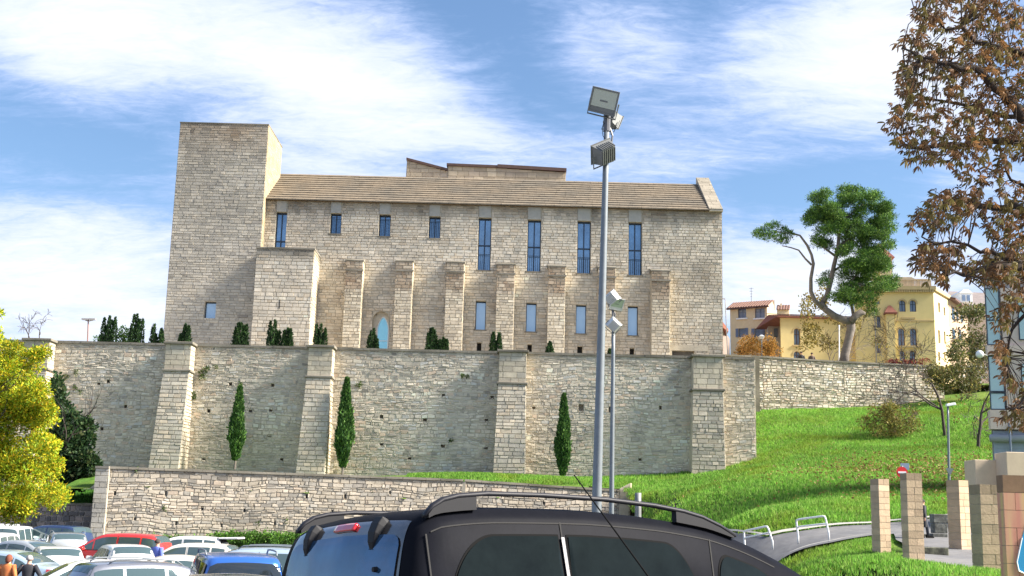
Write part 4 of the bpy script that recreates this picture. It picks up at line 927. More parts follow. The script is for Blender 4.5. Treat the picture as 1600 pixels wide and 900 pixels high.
mb = MB(); mb.box(0, fs.L+.1, -.2, .3, z1+.22, z2-.05); fs.xf(mb).obj('cornice', M['yellow_trim'], yb)
solid(yb, 'roof_deck', [A, B, Cc, (A[0]+3, A[1]+8)], z1+.05, z1+.15, M['kerb'])
solid(yb, 'rear_wall', [Cc, (Cc[0]+2, Cc[1]+6), (A[0]+3, A[1]+10), (A[0]+.1, A[1]+.3), (A[0]+.3, A[1]+.5)], GZ, z1, M['yellow_wall'])
# little turret with red cap on a pier
u0, u1 = fr.px(1384, 520)[0], fr.px(1397, 520)[0]; zc = fr.px(1390, 492)[1]; zk = fr.px(1390, 478)[1]; u2, u3 = fr.px(1380, 490)[0], fr.px(1400, 490)[0]
mb = MB(); mb.box(u0, u1, -.5, -.01, GZ, zc); fr.xf(mb).obj('pier', M['yellow_wall'], yb)
mb = MB(); um_ = (u2+u3)/2; mb.hexa([(u2, -.75, zc), (u3, -.75, zc), (u3, -.01, zc), (u2, -.01, zc)], [(u2, -.75, zc+.12), (u3, -.75, zc+.12), (u3, -.01, zc+.12), (u2, -.01, zc+.12)])
mb.hexa([(u2, -.75, zc+.125), (u3, -.75, zc+.125), (u3, -.01, zc+.125), (u2, -.01, zc+.125)], [(um_-.12, -.2, zk), (um_+.12, -.2, zk), (um_+.12, -.01, zk), (um_-.12, -.01, zk)]); fr.xf(mb).obj('turret_cap', M['tile_dark'], yb)
mb = MB(); ud_ = fr.px(1367.5, 520)[0]; mb.tube([(ud_, -.1, GZ), (ud_, -.1, fr.px(1367, 478)[1])], .05, 6); fr.xf(mb).obj('drain_pipe', M['grey_wall'], yb)
# balustrade, penthouse, tower
mb = MB(); ub0, ub1 = fr.px(1402, 440)[0], fr.px(1455, 440)[0]; zb0, zb1 = z2-.05, fr.px(1430, 435)[1]
mb.box(ub0, ub1, .2, .45, zb1-.14, zb1); mb.box(ub0, ub1, .2, .45, zb0, zb0+.1)
n = 22
for k in range(n+1):
    u = ub0+(ub1-ub0)*k/n; w_ = .12 if k % 7 == 0 else .05; mb.box(u-w_, u+w_, .25, .4, zb0+.1, zb1-.14)
fr.xf(mb).obj('balustrade', M['beige_concrete'], yb)
mb = MB(); mb.box(fr.px(1404, 440)[0], fr.px(1434, 440)[0], 2, 6, z1, fr.px(1420, 430)[1]); mb.hexa(*[[(a_, 1.8, b_), (c_, 1.8, b_), (c_, 6.2, b_), (a_, 6.2, b_)] for (a_, c_, b_) in ((fr.px(1402, 440)[0], fr.px(1436, 440)[0], fr.px(1420, 430)[1]), (fr.px(1407, 440)[0], fr.px(1430, 440)[0], fr.px(1420, 427)[1]))]); fr.xf(mb).obj('penthouse', M['beige_wall'], yb)
mb = MB(); mb.box(fr.px(1340, 440)[0], fr.px(1398, 440)[0], 1.5, 6, z1, fr.px(1370, 442)[1]); fr.xf(mb).obj('rear_storey', M['beige_wall'], yb)
tA, tB = fr.px(1376, 440)[0], fr.px(1404, 440)[0]; zt1 = fr.px(1395, 392)[1]; mb = MB(); mb.box(tA, tB, 3, 5, z1, zt1)
tt = fr.xf(mb).obj('belfry', M['beige_wall'], yb); mb = MB(); tm = (tA+tB)/2-.3
mb.hexa([(tA-.2, 2.8, zt1), (tB+.25, 2.8, zt1), (tB+.25, 5.2, zt1), (tA-.2, 5.2, zt1)], [(tm-.05, 3.9, zt1+1.7), (tm+.05, 3.9, zt1+1.7), (tm+.05, 4.1, zt1+1.7), (tm-.05, 4.1, zt1+1.7)]); fr.xf(mb).obj('belfry_roof', M['tile_dark'], tt)
mb = MB(); mb.box(tB-.55, tB-.25, 2.97, 3.05, zt1-1.3, zt1-.5); fr.xf(mb).obj('opening', M['black'], tt)
# brown eaved house right of it, with far roofs
eh = thing('eaved_house', 'house with dark timber eaves stepping down right of the yellow building', 'house', (*xy(1490, 520, 121), GZ))
A = (Cc[0]+.05, Cc[1]+.05); B = xy(1512, 500, 128); fr = Fr(A, B); za, zc_ = Z(1483, 466, 119), Z(1514, 489, 128.2)
mb = MB(); mb.add([fr.w(0, 0, GZ-3), fr.w(fr.L, 0, GZ-3), fr.w(fr.L, 0, zc_), fr.w(0, 0, za)], [(0, 1, 2, 3)]); wl = mb.obj('wall', mat('brown_plaster', (.40, .29, .19), rough=.9), eh)
for (a, b, c, d) in ((1487, 1491, 480, 500), (1494, 1497, 484, 500), (1501, 1504, 490, 503), (1488, 1492, 515, 530), (1498, 1501, 515, 530)):
    h = fr.hole(a, b, c, d); mb = MB(); mb.box(h[0], h[1], -.04, .02, h[2], h[3]); fr.xf(mb).obj('window', M['glass_dark'], wl)
mb = MB(); mb.hexa([fr.w(-.2, -.7, za-.25), fr.w(fr.L+.3, -.7, zc_-.25), fr.w(fr.L+.3, 5, zc_+.9), fr.w(-.2, 5, za+.9)], [fr.w(-.2, -.7, za-.05), fr.w(fr.L+.3, -.7, zc_-.05), fr.w(fr.L+.3, 5, zc_+1.1), fr.w(-.2, 5, za+1.1)])
for k in range(12): u = fr.L*k/11; zq = za+(zc_-za)*k/11; mb.box(u-.05, u+.05, -.62, 0, zq-.36, zq-.24)
fr.xf(MB()); mb.obj('eaves_roof', M['wood_brown'], eh)
fh = thing('slate_roof_house', 'distant grey roofed house with a white dormer above the trees at right', 'house', (*xy(1510, 480, 160), 10))
a0, a1, b0, b1 = P(1476, 475, 160), P(1552, 477, 160), P(1482, 455, 166), P(1552, 458, 166)
mb = MB(); mb.quad(a0, a1, b1, b0); mb.obj('roof', mat('grey_brown_roof', (.17, .14, .13), rough=.8, noise_amt=.3, nscale=2), fh); solid(fh, 'wall', [(a0.x, 160.2), (a1.x, 160.2), (a1.x, 166), (a0.x+.5, 166)], 8, a0.z, mat('distant_brown_wall', (.34, .26, .20), rough=.9, noise_amt=.2))
d0, d1 = P(1500, 472, 159), P(1520, 472, 159); z1 = Z(1510, 458, 159); mb = MB(); mb.box(d0.x, d1.x, 159, 163, d0.z, z1); mb.hexa([(d0.x-.1, 158.9, z1), (d1.x+.1, 158.9, z1), (d1.x+.1, 163, z1), (d0.x-.1, 163, z1)], [(d0.x+.5, 158.9, z1+.5), (d1.x-.5, 158.9, z1+.5), (d1.x-.5, 163, z1+.5), (d0.x+.5, 163, z1+.5)])
dm = mb.obj('dormer', M['white_paint'], fh)
for (a, b) in ((1504, 1508.5), (1511.5, 1516)): p, q_ = P(a, 470, 158.9), P(b, 470, 158.9); MB().box(p.x, q_.x, 158.9, 159.05, Z(a, 470, 159), Z(a, 461.5, 159)).obj('window', M['pane_blue'], dm)

# modern building at the right edge
MY = 58.0
mod = thing('modern_building', 'modern building at right edge with teal glass bays and pinkish panels', 'building', (*xy(1545, 720, MY), 2))
A = xy(1546, 600, MY); B = (A[0]+9, MY-1.5); fr = Fr(A, B); fz_ = lambda py: fr.px(1560, py)[1]
side = [(A[0]+.1, A[1]+.3), (B[0], B[1]+.3), (B[0]+1, B[1]+3), (A[0]+1.5, A[1]+3)]
solid(mod, 'core_wall', side, 0, fz_(396), M['grey_wall'])
mb = MB(); mb.box(.6, fr.L, -.0, .25, fz_(430), fz_(396)); mb.box(-.05, fr.L, -.12, .25, fz_(555), fz_(540)); mb.box(.75, fr.L, -.02, .25, fz_(640), fz_(555.5)); mb.box(.72, fr.L, 0, .25, fz_(540), fz_(450))
mb.box(-.08, fr.L, -.18, .25, fz_(671), fz_(641)); pn = fr.xf(mb).obj('facade_panel', M['panel_pink'], mod)
for (a, b, c, d) in ((0, .66, 450, 539), (0, .70, 556, 612), (0, .70, 613.5, 640)):
    mb = MB(); f = .04; z0_, z1_ = fz_(d), fz_(c)
    mb.box(a, a+f, .0, .1, z0_, z1_); mb.box(b-f, b, .0, .1, z0_, z1_); mb.box(a+f, b-f, .0, .1, z0_, z0_+f); mb.box(a+f, b-f, .0, .1, z1_-f, z1_)
    if d-c > 60: zm_ = (z0_+z1_)/2-.2; mb.box(a+f, b-f, .0, .1, zm_, zm_+.05)
    wd = fr.xf(mb).obj('window', M['frame_dark'], pn); fr.xf(MB().box(a+.01, b-.01, .05, .08, z0_+.01, z1_-.01)).obj('pane', M['teal_glass'], wd)
for (a, b, c, d) in ((1.5, 3.2, 470, 530), (1.5, 3.2, 570, 630)):
    mb = MB(); z0_, z1_ = fz_(d), fz_(c); mb.box(a-.04, b+.04, -.06, .0, z0_-.04, z1_+.04); wd = fr.xf(mb).obj('window', M['frame_dark'], pn); fr.xf(MB().box(a, b, -.08, -.055, z0_, z1_)).obj('pane', M['teal_glass'], wd)
mb = MB(); mb.box(.1, fr.L, .1, .28, 0, fz_(673)); pl = fr.xf(mb).obj('plinth', M['panel_grey'], mod)
mb = MB(); mb.tube([fr.w(-.12, -.1, fz_(685)), fr.w(fr.L, -.1, fz_(685))], .18, 10); mb.obj('ledge', mat('grey_ledge', (.30, .31, .33), rough=.7), mod, smooth=True)
for k in range(4):
    zq = fz_(700+k*14); mb = MB(); mb.box(.11, fr.L, .085, .1, zq-.01, zq+.2-.03); fr.xf(mb).obj('plinth_panel', M['panel_grey'], pl)
mb = MB(); p = fr.w(.75, -.25, 0); mb.tube([(p[0], p[1], 0), (p[0], p[1], fz_(662))], .06, 8); mb.obj('pipe', mat('blue_steel', (.17, .20, .26), rough=.5, metal=.4), mod)
# round globe lamp on its bracket
gp_ = P(1531, 553.5, MY-.4); bpy_s = MB(); n = 10
for i in range(n+1):
    th = math.pi*i/n
    for j in range(14): ph_ = 2*math.pi*j/14; bpy_s.v.append((gp_.x+.19*math.sin(th)*math.cos(ph_), gp_.y+.19*math.sin(th)*math.sin(ph_), gp_.z+.19*math.cos(th)))
for i in range(n):
    for j in range(14): bpy_s.f.append((i*14+j, (i+1)*14+j, (i+1)*14+(j+1) % 14, i*14+(j+1) % 14))
gl_ = thing('globe_lamp', 'white globe wall lamp on the left edge of the modern building', 'lamp', tuple(gp_))
bpy_s.obj('globe', M['white_paint'], gl_, smooth=True)
MB().tube([(gp_.x+.15, gp_.y, gp_.z), (gp_.x+.5, gp_.y+.35, gp_.z)], .04, 6).obj('bracket', M['grey_wall'], gl_)

# ================= VEGETATION =================
GRN_DK = [(.018, .045, .014), (.03, .07, .02), (.045, .095, .025), (.012, .03, .012)]
GRN_CP = [(.05, .12, .03), (.08, .17, .035), (.11, .21, .045), (.035, .08, .025)]
GRN_CY = [(.03, .075, .022), (.05, .11, .028), (.075, .15, .035), (.02, .05, .018)]
def spire_tree(base, h, w_, n, pal, parent, name='foliage', seed=0, slim=1.0, bottom=.06, L=.16, sharp=1.0, shape='col'):
    """narrow upright conifer foliage: points near the surface of a spindle, shoots pointing up"""
    rs = np.random.default_rng(seed); t = rs.random(n)**.85; a = rs.random(n)*2*np.pi
    if shape == 'col': prof = np.clip((1-t)*2.6, 0, 1)**.8*(.78+.25*t)
    else: prof = np.where(t < .30, (.25+.75*t/.30), np.clip(1-(t-.30)/.70, 0, 1)**.80+.02)
    lum = 1+.20*np.sin(a*3+t*9+seed)+.12*np.sin(a*5-t*17)+.06*np.sin(a*2+t*47+seed)+(rs.random(n) < .06)*rs.random(n)*.45
    r = w_/2*prof*lum*(.55+.45*rs.random(n)**.4)
    Pn = np.c_[base[0]+r*np.cos(a), base[1]+r*np.sin(a), base[2]+h*(bottom*.5+t*(1-bottom*.5))-h*.03]
    A_ = np.c_[np.cos(a)*.35, np.sin(a)*.35, np.full(n, 1.0)]+rs.normal(0, .25, (n, 3))
    pl_ = np.array(pal); c = pl_[rs.integers(0, len(pl_), n)]*(1+rs.normal(0, .18, (n, 1)))
    return Pn, A_, np.clip(c, .004, .6)
def conifer(name, label, cat, base, h, w_, spires, n, pal, group=None, trunk=.12, **kw):
    t = thing(name, label, cat, tuple(base), group=group); rg = random.Random(int(base[0]*100)); Ps, As, Cs = [], [], []
    mb = MB(); mb.tube([(base[0], base[1], base[2]-.3), (base[0], base[1], base[2]+h*.8)], [w_*trunk, .03], 6)
    for k in range(spires):
        dx = 0 if spires == 1 else (k/(spires-1)-.5)*w_*.62; dy = rg.uniform(-.12, .12)*w_; hh = h*(1 if spires == 1 else rg.uniform(.74, 1.0)); ww = w_ if spires == 1 else w_/spires*1.45
        if spires > 1 and k == spires//2: hh = h
        p, a, c = spire_tree((base[0]+dx, base[1]+dy, base[2]), hh, ww, n//spires, pal, t, seed=rg.randint(0, 999), **kw); Ps.append(p); As.append(a); Cs.append(c)
        if k: mb.tube([(base[0], base[1], base[2]+.1), (base[0]+dx, base[1]+dy, base[2]+.5), (base[0]+dx, base[1]+dy, base[2]+hh*.7)], [.06, .05, .02], 5)
    mb.obj('trunk', M['bark'], t)
    leafmesh('foliage', np.concatenate(Ps), np.concatenate(As), kw.get('L', .16)*(1+RNG.random(sum(map(len, Ps)))*.6), .20, np.concatenate(Cs), t, M['needle'])
    return t
YY = 87.0
yews = [(172, 493, 26, 3, 'broad dark yew with several spires behind the wall, left of the museum tower', 'yew'), (215, 490, 25, 3, 'tallest dark yew behind the wall, left of the museum tower', 'yew'),
        (242, 507, 11, 2, 'slim short yew pair end nearest the left edge of the museum tower, left one', 'yew'), (253, 514, 9, 1, 'smallest yew touching the left edge of the museum tower', 'yew'),
        (290, 506, 18, 2, 'dark yew in front of the tower, behind the second wall buttress', 'yew'), (377, 504, 25, 3, 'dark yew in front of the tower under its right side', 'yew'),
        (430, 499, 23, 3, 'tall yew in front of the projecting bay, left of a shorter one', 'yew'), (450, 513, 15, 2, 'shorter yew in front of the projecting bay, right of the tall one', 'yew'),
        (502, 506, 21, 3, 'dark yew just right of the projecting bay, above the third wall buttress', 'yew'), (584, 513, 20, 3, 'dark yew in front of the pointed arched window', 'yew'),
        (676, 512, 19, 3, 'dark yew left of the fourth slim buttress with a small one beside it', 'yew'), (693, 528, 15, 2, 'small yew at the foot of the fourth slim buttress', 'yew'),
        (771, 519, 9, 1, 'narrow yew left one of a pair before the fifth slim buttress', 'yew'), (780, 520, 9, 1, 'narrow yew right one of a pair before the fifth slim buttress', 'yew'), (859, 534, 12, 1, 'small round topped yew before the sixth slim buttress', 'yew'), (953, 546, 6, 1, 'tiny yew tip behind the wall beside the tall lamp pole', 'yew')]
for (px, py, wpx, ns, lb, ct) in yews:
    p = P(px, py, YY); conifer('yew', lb, ct, (p.x, YY, ZPL), p.z-ZPL, wpx/F_PX*YY*1.08, ns+(2 if ns > 2 else 1 if ns > 1 else 0), 3200 if wpx > 12 else 1300, GRN_DK, group='dark yews on the museum terrace', shape='col', slim=.8, bottom=.0, L=.15)
for k, (px, pt, pb, wpx, lb) in enumerate([(368, 604, 726, 27, 'slender cypress against the wall between the second and third buttress'), (536, 590, 737, 32, 'tallest slender cypress against the wall just right of the third buttress'), (880, 616, 750, 27, 'slender cypress against the wall left of the lamp poles')]):
    Yc = 82.2; b = P(px-1, pb, Yc); b.z = max(b.z, h1(b.x, Yc)-.1); tp = P(px+(2 if k else 4), pt, Yc)
    t = conifer('cypress', lb, 'cypress', (b.x, Yc, b.z+.25), tp.z-b.z-.2, wpx/F_PX*Yc*.78, 1, 9000, GRN_CP, group='cypresses along the foot of the tall wall', shape='cyp', bottom=.05, L=.19, trunk=.06)
    MB().tube([(b.x, Yc, b.z-.3), (b.x+.05, Yc, b.z+.9)], [.09, .07], 6).obj('stem', M['bark_pale'], t)
def crown(name, parent, cl, dens, L, pal, pw, mt=None, wd=.3, **kw):
    p, a, c = clumps(cl, dens, pal, pw, **kw); return leafmesh(name, p, a, L*(.7+.6*RNG.random(len(p))), wd, c, parent, mt)
def C_(px, py, Y, rx, ry, d=1.0):
    p = P(px, py, Y); s = Y/F_PX; return (p.x, p.y, p.z, rx*s, (rx+ry)/2*s*d, ry*s)
# round trees behind the terrace wall
t = thing('round_shrub', 'small rounded green shrub between the two tall yews left of the tower', 'shrub', tuple(P(193, 535, 90)))
crown('foliage', t, [C_(193, 520, 90, 10, 9), C_(197, 528, 90, 10, 8), C_(188, 531, 90, 8, 6)], 1500, .16, GRN_CY, [1, 2, 2, 1]); MB().tube([P(193, 545, 90), P(193, 520, 90)], .08, 5).obj('trunk', M['bark'], t)
t = thing('low_shrub', 'low green shrub at the left foot of the broadest yew', 'shrub', tuple(P(153, 535, 90)))
crown('foliage', t, [C_(154, 531, 90, 7, 6), C_(160, 533, 90, 6, 6)], 1500, .14, GRN_CY, [1, 2, 2, 1]); MB().tube([P(155, 545, 90), P(155, 529, 90)], .06, 5).obj('trunk', M['bark'], t)
# bare sapling at far left on top of the buttress
t = thing('bare_sapling', 'small bare branched sapling behind the wall top at far left', 'sapling', tuple(P(48, 535, 90)))
mb = MB(); rg = random.Random(4)
for k in range(3): branch(mb, P(44+k*6, 548, 90), Vector((rg.uniform(-.4, .4), 0, 1)), 1.6, .05, 3, rg, .8, rmin=.014)
mb.obj('branches', M['bark_dark'], t)
# yellow tree left
YEL = [(.50, .44, .015), (.40, .43, .018), (.26, .37, .018), (.60, .46, .02), (.13, .22, .015), (.58, .36, .02)]
yt = thing('yellow_tree', 'big tree with feathery yellow-green autumn leaves at the left edge', 'tree', tuple(P(5, 860, 44))); YT_ = 44
cl = []
rg = random.Random(12)
outl = [(-20, 560, 62, 50), (22, 578, 52, 42), (62, 600, 36, 40), (80, 640, 22, 32), (30, 640, 60, 45), (-20, 650, 60, 60), (10, 700, 60, 45), (60, 700, 36, 34), (80, 740, 30, 36), (40, 770, 50, 38), (-10, 780, 60, 45), (85, 775, 26, 30), (20, 725, 60, 40), (55, 655, 34, 32), (0, 608, 70, 40), (-60, 700, 60, 90), (-60, 600, 60, 70), (15, 545, 26, 20), (-5, 528, 20, 22), (0, 490, 9, 9), (60, 560, 22, 22), (30, 800, 40, 20), (80, 690, 24, 24)]
for (x, y, rx, ry) in outl:
    for k in range(3): cl.append(C_(x+rg.uniform(-.4, .4)*rx, y+rg.uniform(-.4, .4)*ry, YT_+rg.uniform(-1.6, 1.2), rx*.55, ry*.52))
crown('crown', yt, cl, 4200, .11, YEL, [2.6, 4, 5, 2, 3, .7], wd=.24, shell=.3)
mb = MB(); b = P(-5, 830, YT_); b.z = LOT; branch(mb, b, Vector((.05, 0, 1)), 3.2, .22, 4, rg, .7, .03, 7, None, 5, .75, (3, 4)); mb.obj('trunk', M['bark_dark'], yt, smooth=True)
# dark evergreen
dt = thing('dark_evergreen', 'dark glossy evergreen tree between the yellow tree and the tall wall', 'tree', tuple(P(112, 765, 74))); cl = []
for (x, y, rx, ry) in [(95, 640, 15, 26), (112, 655, 22, 24), (133, 668, 20, 20), (105, 690, 34, 28), (130, 715, 26, 24), (105, 735, 34, 26), (128, 745, 28, 20), (88, 700, 24, 50), (90, 600, 10, 22), (96, 615, 9, 18), (100, 760, 30, 14), (142, 722, 14, 20), (143, 685, 11, 10)]:
    for k in range(2): cl.append(C_(x+rg.uniform(-.3, .3)*rx, y+rg.uniform(-.3, .3)*ry, 74+rg.uniform(-1, 1), rx*.7, ry*.7))
crown('crown', dt, cl, 900, .26, [(.02, .05, .018), (.035, .075, .025), (.055, .10, .03), (.07, .085, .03), (.012, .03, .012)], [2, 3, 2, 1, 2], wd=.3, shell=.35)
mb = MB(); b = P(110, 790, 74); branch(mb, b, Vector((0, 0, 1)), 3.5, .16, 3, rg, .7, .02, 6); mb.obj('trunk', M['bark_dark'], dt)
# ---- pine ----
PY = 104.0
pn_ = thing('leaning_pine', 'twisted pine on the far wall with a dense crown and a long bare left limb', 'pine tree', tuple(P(1319, 568, PY)))
pp = lambda L, dy=0: [P(x, y, PY+dy) for (x, y) in L]; s = PY/F_PX*.70
mb = MB()
mb.tube(pp([(1317, 575), (1320, 555), (1326, 530), (1330, 512), (1329, 500)]), [12*s, 10*s, 9*s, 9.5*s, 9*s], 10)
mb.tube(pp([(1329, 503), (1318, 500), (1304, 494), (1290, 484), (1282, 474)], -.1), [9*s, 8*s, 8*s, 7.5*s, 7*s], 9)
mb.tube(pp([(1285, 480), (1273, 470), (1267, 455), (1267, 435), (1271, 412), (1268, 398), (1261, 383), (1250, 368), (1236, 364), (1222, 364), (1208, 360)], -.2), [6*s, 5.5*s, 4.6*s, 4*s, 3.6*s, 3.2*s, 3*s, 2.4*s, 2*s, 1.6*s, 1.2*s], 8)
mb.tube(pp([(1268, 414), (1258, 404), (1248, 391), (1236, 387), (1222, 384)], -.2), [2.6*s, 2.2*s, 1.8*s, 1.5*s, 1*s], 7)
mb.tube(pp([(1283, 477), (1292, 462), (1298, 440), (1303, 415), (1309, 390), (1311, 365), (1318, 345)], .1), [6*s, 6*s, 5.4*s, 5*s, 4.4*s, 3.6*s, 2.4*s], 8)
mb.tube(pp([(1330, 503), (1336, 494), (1346, 488), (1352, 490)], -.3), [8*s, 8*s, 7.5*s, 3*s], 8)
mb.tube(pp([(1334, 496), (1331, 480), (1326, 460), (1330, 440), (1345, 420)], .6), [4*s, 3.5*s, 3*s, 2.5*s, 1.5*s], 7)
for L_ in ([(1300, 425), (1320, 412), (1345, 405), (1370, 400)], [(1309, 385), (1335, 370), (1362, 352)], [(1305, 400), (1285, 385), (1268, 376)], [(1311, 365), (1290, 350), (1272, 335)], [(1318, 345), (1335, 330), (1350, 318)], [(1330, 440), (1350, 446), (1372, 440)], [(1328, 470), (1312, 470), (1300, 470)]):
    mb.tube(pp(L_, .3), [3*s, 2.2*s, 1.8*s, 1*s][:len(L_)], 6)
mb.obj('trunk', M['bark_pale'], pn_, smooth=True)
cl = []
for (x, y, rx, ry, m_) in [(1285, 312, 26, 18, 3), (1320, 303, 32, 14, 4), (1350, 315, 30, 18, 4), (1372, 330, 24, 16, 3), (1305, 330, 40, 20, 5), (1345, 345, 40, 20, 5), (1272, 338, 20, 14, 3), (1290, 355, 22, 10, 2), (1380, 350, 18, 14, 3), (1330, 365, 36, 12, 3), (1365, 375, 30, 20, 4), (1380, 395, 22, 24, 4), (1350, 400, 26, 14, 3), (1375, 425, 24, 18, 3), (1345, 430, 26, 18, 3), (1320, 445, 20, 18, 2), (1315, 470, 18, 20, 2), (1330, 385, 30, 14, 3), (1350, 360, 30, 14, 3), (1300, 345, 26, 12, 2), (1365, 410, 22, 14, 3), (1335, 425, 26, 14, 3), (1340, 465, 22, 18, 2), (1358, 450, 24, 12, 2), (1330, 410, 14, 10, 1), (1280, 378, 24, 7, 2), (1390, 440, 12, 12, 2), (1360, 480, 12, 16, 1), (1290, 435, 8, 8, 1)]:
    for k in range(m_*2): cl.append(C_(x+rg.uniform(-.75, .75)*rx, y+rg.uniform(-.75, .75)*ry, PY+rg.uniform(-1.6, 1.6), 10.5+rg.random()*4, 7+rg.random()*3))
for (x, y) in [(1188, 362), (1200, 355), (1212, 352), (1224, 360), (1233, 366), (1205, 366), (1215, 372), (1196, 370), (1184, 366), (1225, 376)]: cl.append(C_(x, y, PY-.2+rg.uniform(-.5, .5), 9.5, 6.5))
PINE = [(.06, .13, .03), (.10, .20, .04), (.17, .30, .05), (.03, .07, .024), (.23, .35, .065)]
crown('crown', pn_, cl, 1900, .20, PINE, [2, 3, 2.4, 2, .8], M['needle'], wd=.13, shell=.15, up=.5)
# small yellow-leaved tree behind the pine
def small_tree(name, label, cat, base, hgt, pal, pw, cls, dens, L, Y, r=.09, dep=4, wd=.3, spread=.7, seed=1, bark='bark', shell=.2, group=None):
    t = thing(name, label, cat, tuple(base), group=group); rg = random.Random(seed); mb = MB()
    branch(mb, Vector(base)-Vector((0, 0, .2)), Vector((0, 0, 1)), hgt*.42, r, dep, rg, spread, .04, 6, None, 4, .72, (3, 4), rmin=.012); mb.obj('trunk', M[bark], t)
    if cls: crown('crown', t, cls, dens, L, pal, pw, wd=wd, shell=shell)
    return t
cl = [C_(1285+rg.uniform(-28, 28), 495+rg.uniform(-50, 50), 110+rg.uniform(-1, 1), 9, 8) for _ in range(26)]+[C_(1355+rg.uniform(-25, 30), 480+rg.uniform(-50, 70), 110+rg.uniform(-1, 1), 8, 8) for _ in range(16)]
OLV = [(.24, .20, .05), (.32, .25, .06), (.16, .16, .04), (.20, .14, .04), (.38, .30, .08)]
small_tree('thin_tree', 'thin yellowish tree in front of the yellow wing, behind the pine trunk', 'tree', (P(1296, 560, 110).x, 110, 14.2), 8.5, OLV, [2, 2, 2, 1, 1], cl, 300, .22, 110, seed=3)
cl = [C_(1185+rg.uniform(-28, 28), 542+rg.uniform(-10, 12), 108+rg.uniform(-1, 1), 11, 9) for _ in range(16)]
small_tree('orange_shrub', 'orange-brown autumn hedge shrub in front of the beige house', 'shrub', (P(1185, 565, 108).x, 108, 14.0), 3.0, 0, 0, None, 0, 0, 108, seed=5, dep=2)
t = [o for o in COL.objects if o.name.startswith('orange_shrub')][0]
crown('crown', t, cl, 800, .16, [(.42, .22, .05), (.50, .28, .07), (.30, .17, .04), (.36, .25, .08)], [2, 2, 1, 1])
cl = [C_(1408+rg.uniform(-16, 42), 569+rg.uniform(-5, 3), 106, 8, 4) for _ in range(12)]
small_tree('red_shrub', 'low dark red shrub behind the far wall below the yellow building', 'shrub', (P(1418, 575, 106).x, 106, 15.0), 1.0, [(.22, .03, .03), (.13, .02, .025), (.30, .07, .05)], [2, 2, 1], cl, 900, .14, 106, seed=6, dep=2)
# bushy yellow-green shrub on the slope
def onslope(px, Y): x = P(px, 700, Y).x; return Vector((x, Y, h1(x, Y)))
b = onslope(1400, 86); cl = []
for _ in range(44):
    x, y = rg.uniform(1350, 1436), rg.uniform(618, 695)
    if abs(x-1395)/46+abs(y-655)/50 > 1.25: continue
    cl.append(C_(x, y, 86+rg.uniform(-1.2, 1.2), 11, 10))
small_tree('slope_bush', 'wide olive-yellow bush growing on the grass slope below the far wall', 'bush', tuple(b), 4.2, [(.20, .19, .05), (.27, .24, .06), (.13, .15, .04), (.33, .26, .07), (.16, .11, .04)], [3, 3, 2, 1, 1], cl, 520, .16, 86, seed=8, spread=.9, shell=.15)
# bare thin trees on the slope at right
for k, (px, Y, hgt, lb, lo) in enumerate([(1478, 84, 7.2, 'bare spreading tree on the slope with few leaves, in front of the yellow building', (1468, 590, 62, 75)), (1528, 78, 6.0, 'bare dark branched tree on the slope beside the modern building', (1515, 600, 40, 80))]):
    b = onslope(px, Y); cl = [C_(lo[0]+rg.uniform(-1, 1)*lo[2], lo[1]+rg.uniform(-1, 1)*lo[3]*.75, Y+rg.uniform(-1.5, 1.5), 7, 6) for _ in range(24)]
    small_tree('bare_tree', lb, 'tree', tuple(b), hgt*1.35, OLV, [2, 1, 2, 2, .5], cl, 130, .15, Y, r=.12, dep=5, spread=.95, seed=30+k, bark='bark_dark', shell=.1)
cl = []
for _ in range(40): cl.append(C_(rg.uniform(1488, 1545), rg.uniform(480, 590), 108+rg.uniform(-2, 2), 12, 11))
small_tree('leafy_tree', 'olive leafy tree in the gap right of the yellow building', 'tree', (P(1515, 600, 108).x, 108, 12), 9, [(.10, .12, .04), (.16, .16, .05), (.07, .08, .03), (.20, .15, .06)], [3, 2, 2, 1], cl, 260, .24, 108, seed=9)
cl = [C_(rg.uniform(1452, 1546), rg.uniform(572, 606), 101+rg.uniform(-2, 1), 12, 10) for _ in range(34)]
small_tree('scrub_bush', 'tangled olive scrub at the top of the slope under the yellow building side', 'bush', (P(1500, 600, 101).x, 101, 12), 3, [(.12, .13, .04), (.17, .15, .05), (.09, .10, .035), (.22, .15, .06)], [3, 2, 2, 1], cl, 420, .2, 101, seed=19, dep=3)
# hedge of ivy at the foot of the low wall
hd = thing('ivy_hedge', 'bright green leafy hedge along the foot of the low wall behind the cars', 'hedge', tuple(P(330, 850, 69))); cl = []
for k in range(80):
    px = 225+k*3.9; Yh = lw_y(px)-.7; top = 833 if px > 330 else 838; hh = (856-top); cl.append(C_(px, top+hh*.35+rg.uniform(-1, 5), Yh+rg.uniform(-.3, .3), 7, hh*.42))
crown('foliage', hd, cl, 1500, .12, [(.08, .19, .03), (.12, .26, .03), (.05, .13, .02), (.16, .28, .05)], [3, 3, 2, 1], shell=.5, wd=.35)
crown('foliage_core', hd, [C_(225+k*8, 852, lw_y(225+k*8)-.5, 7, 10) for k in range(40)], 500, .15, [(.05, .12, .02)], [1])
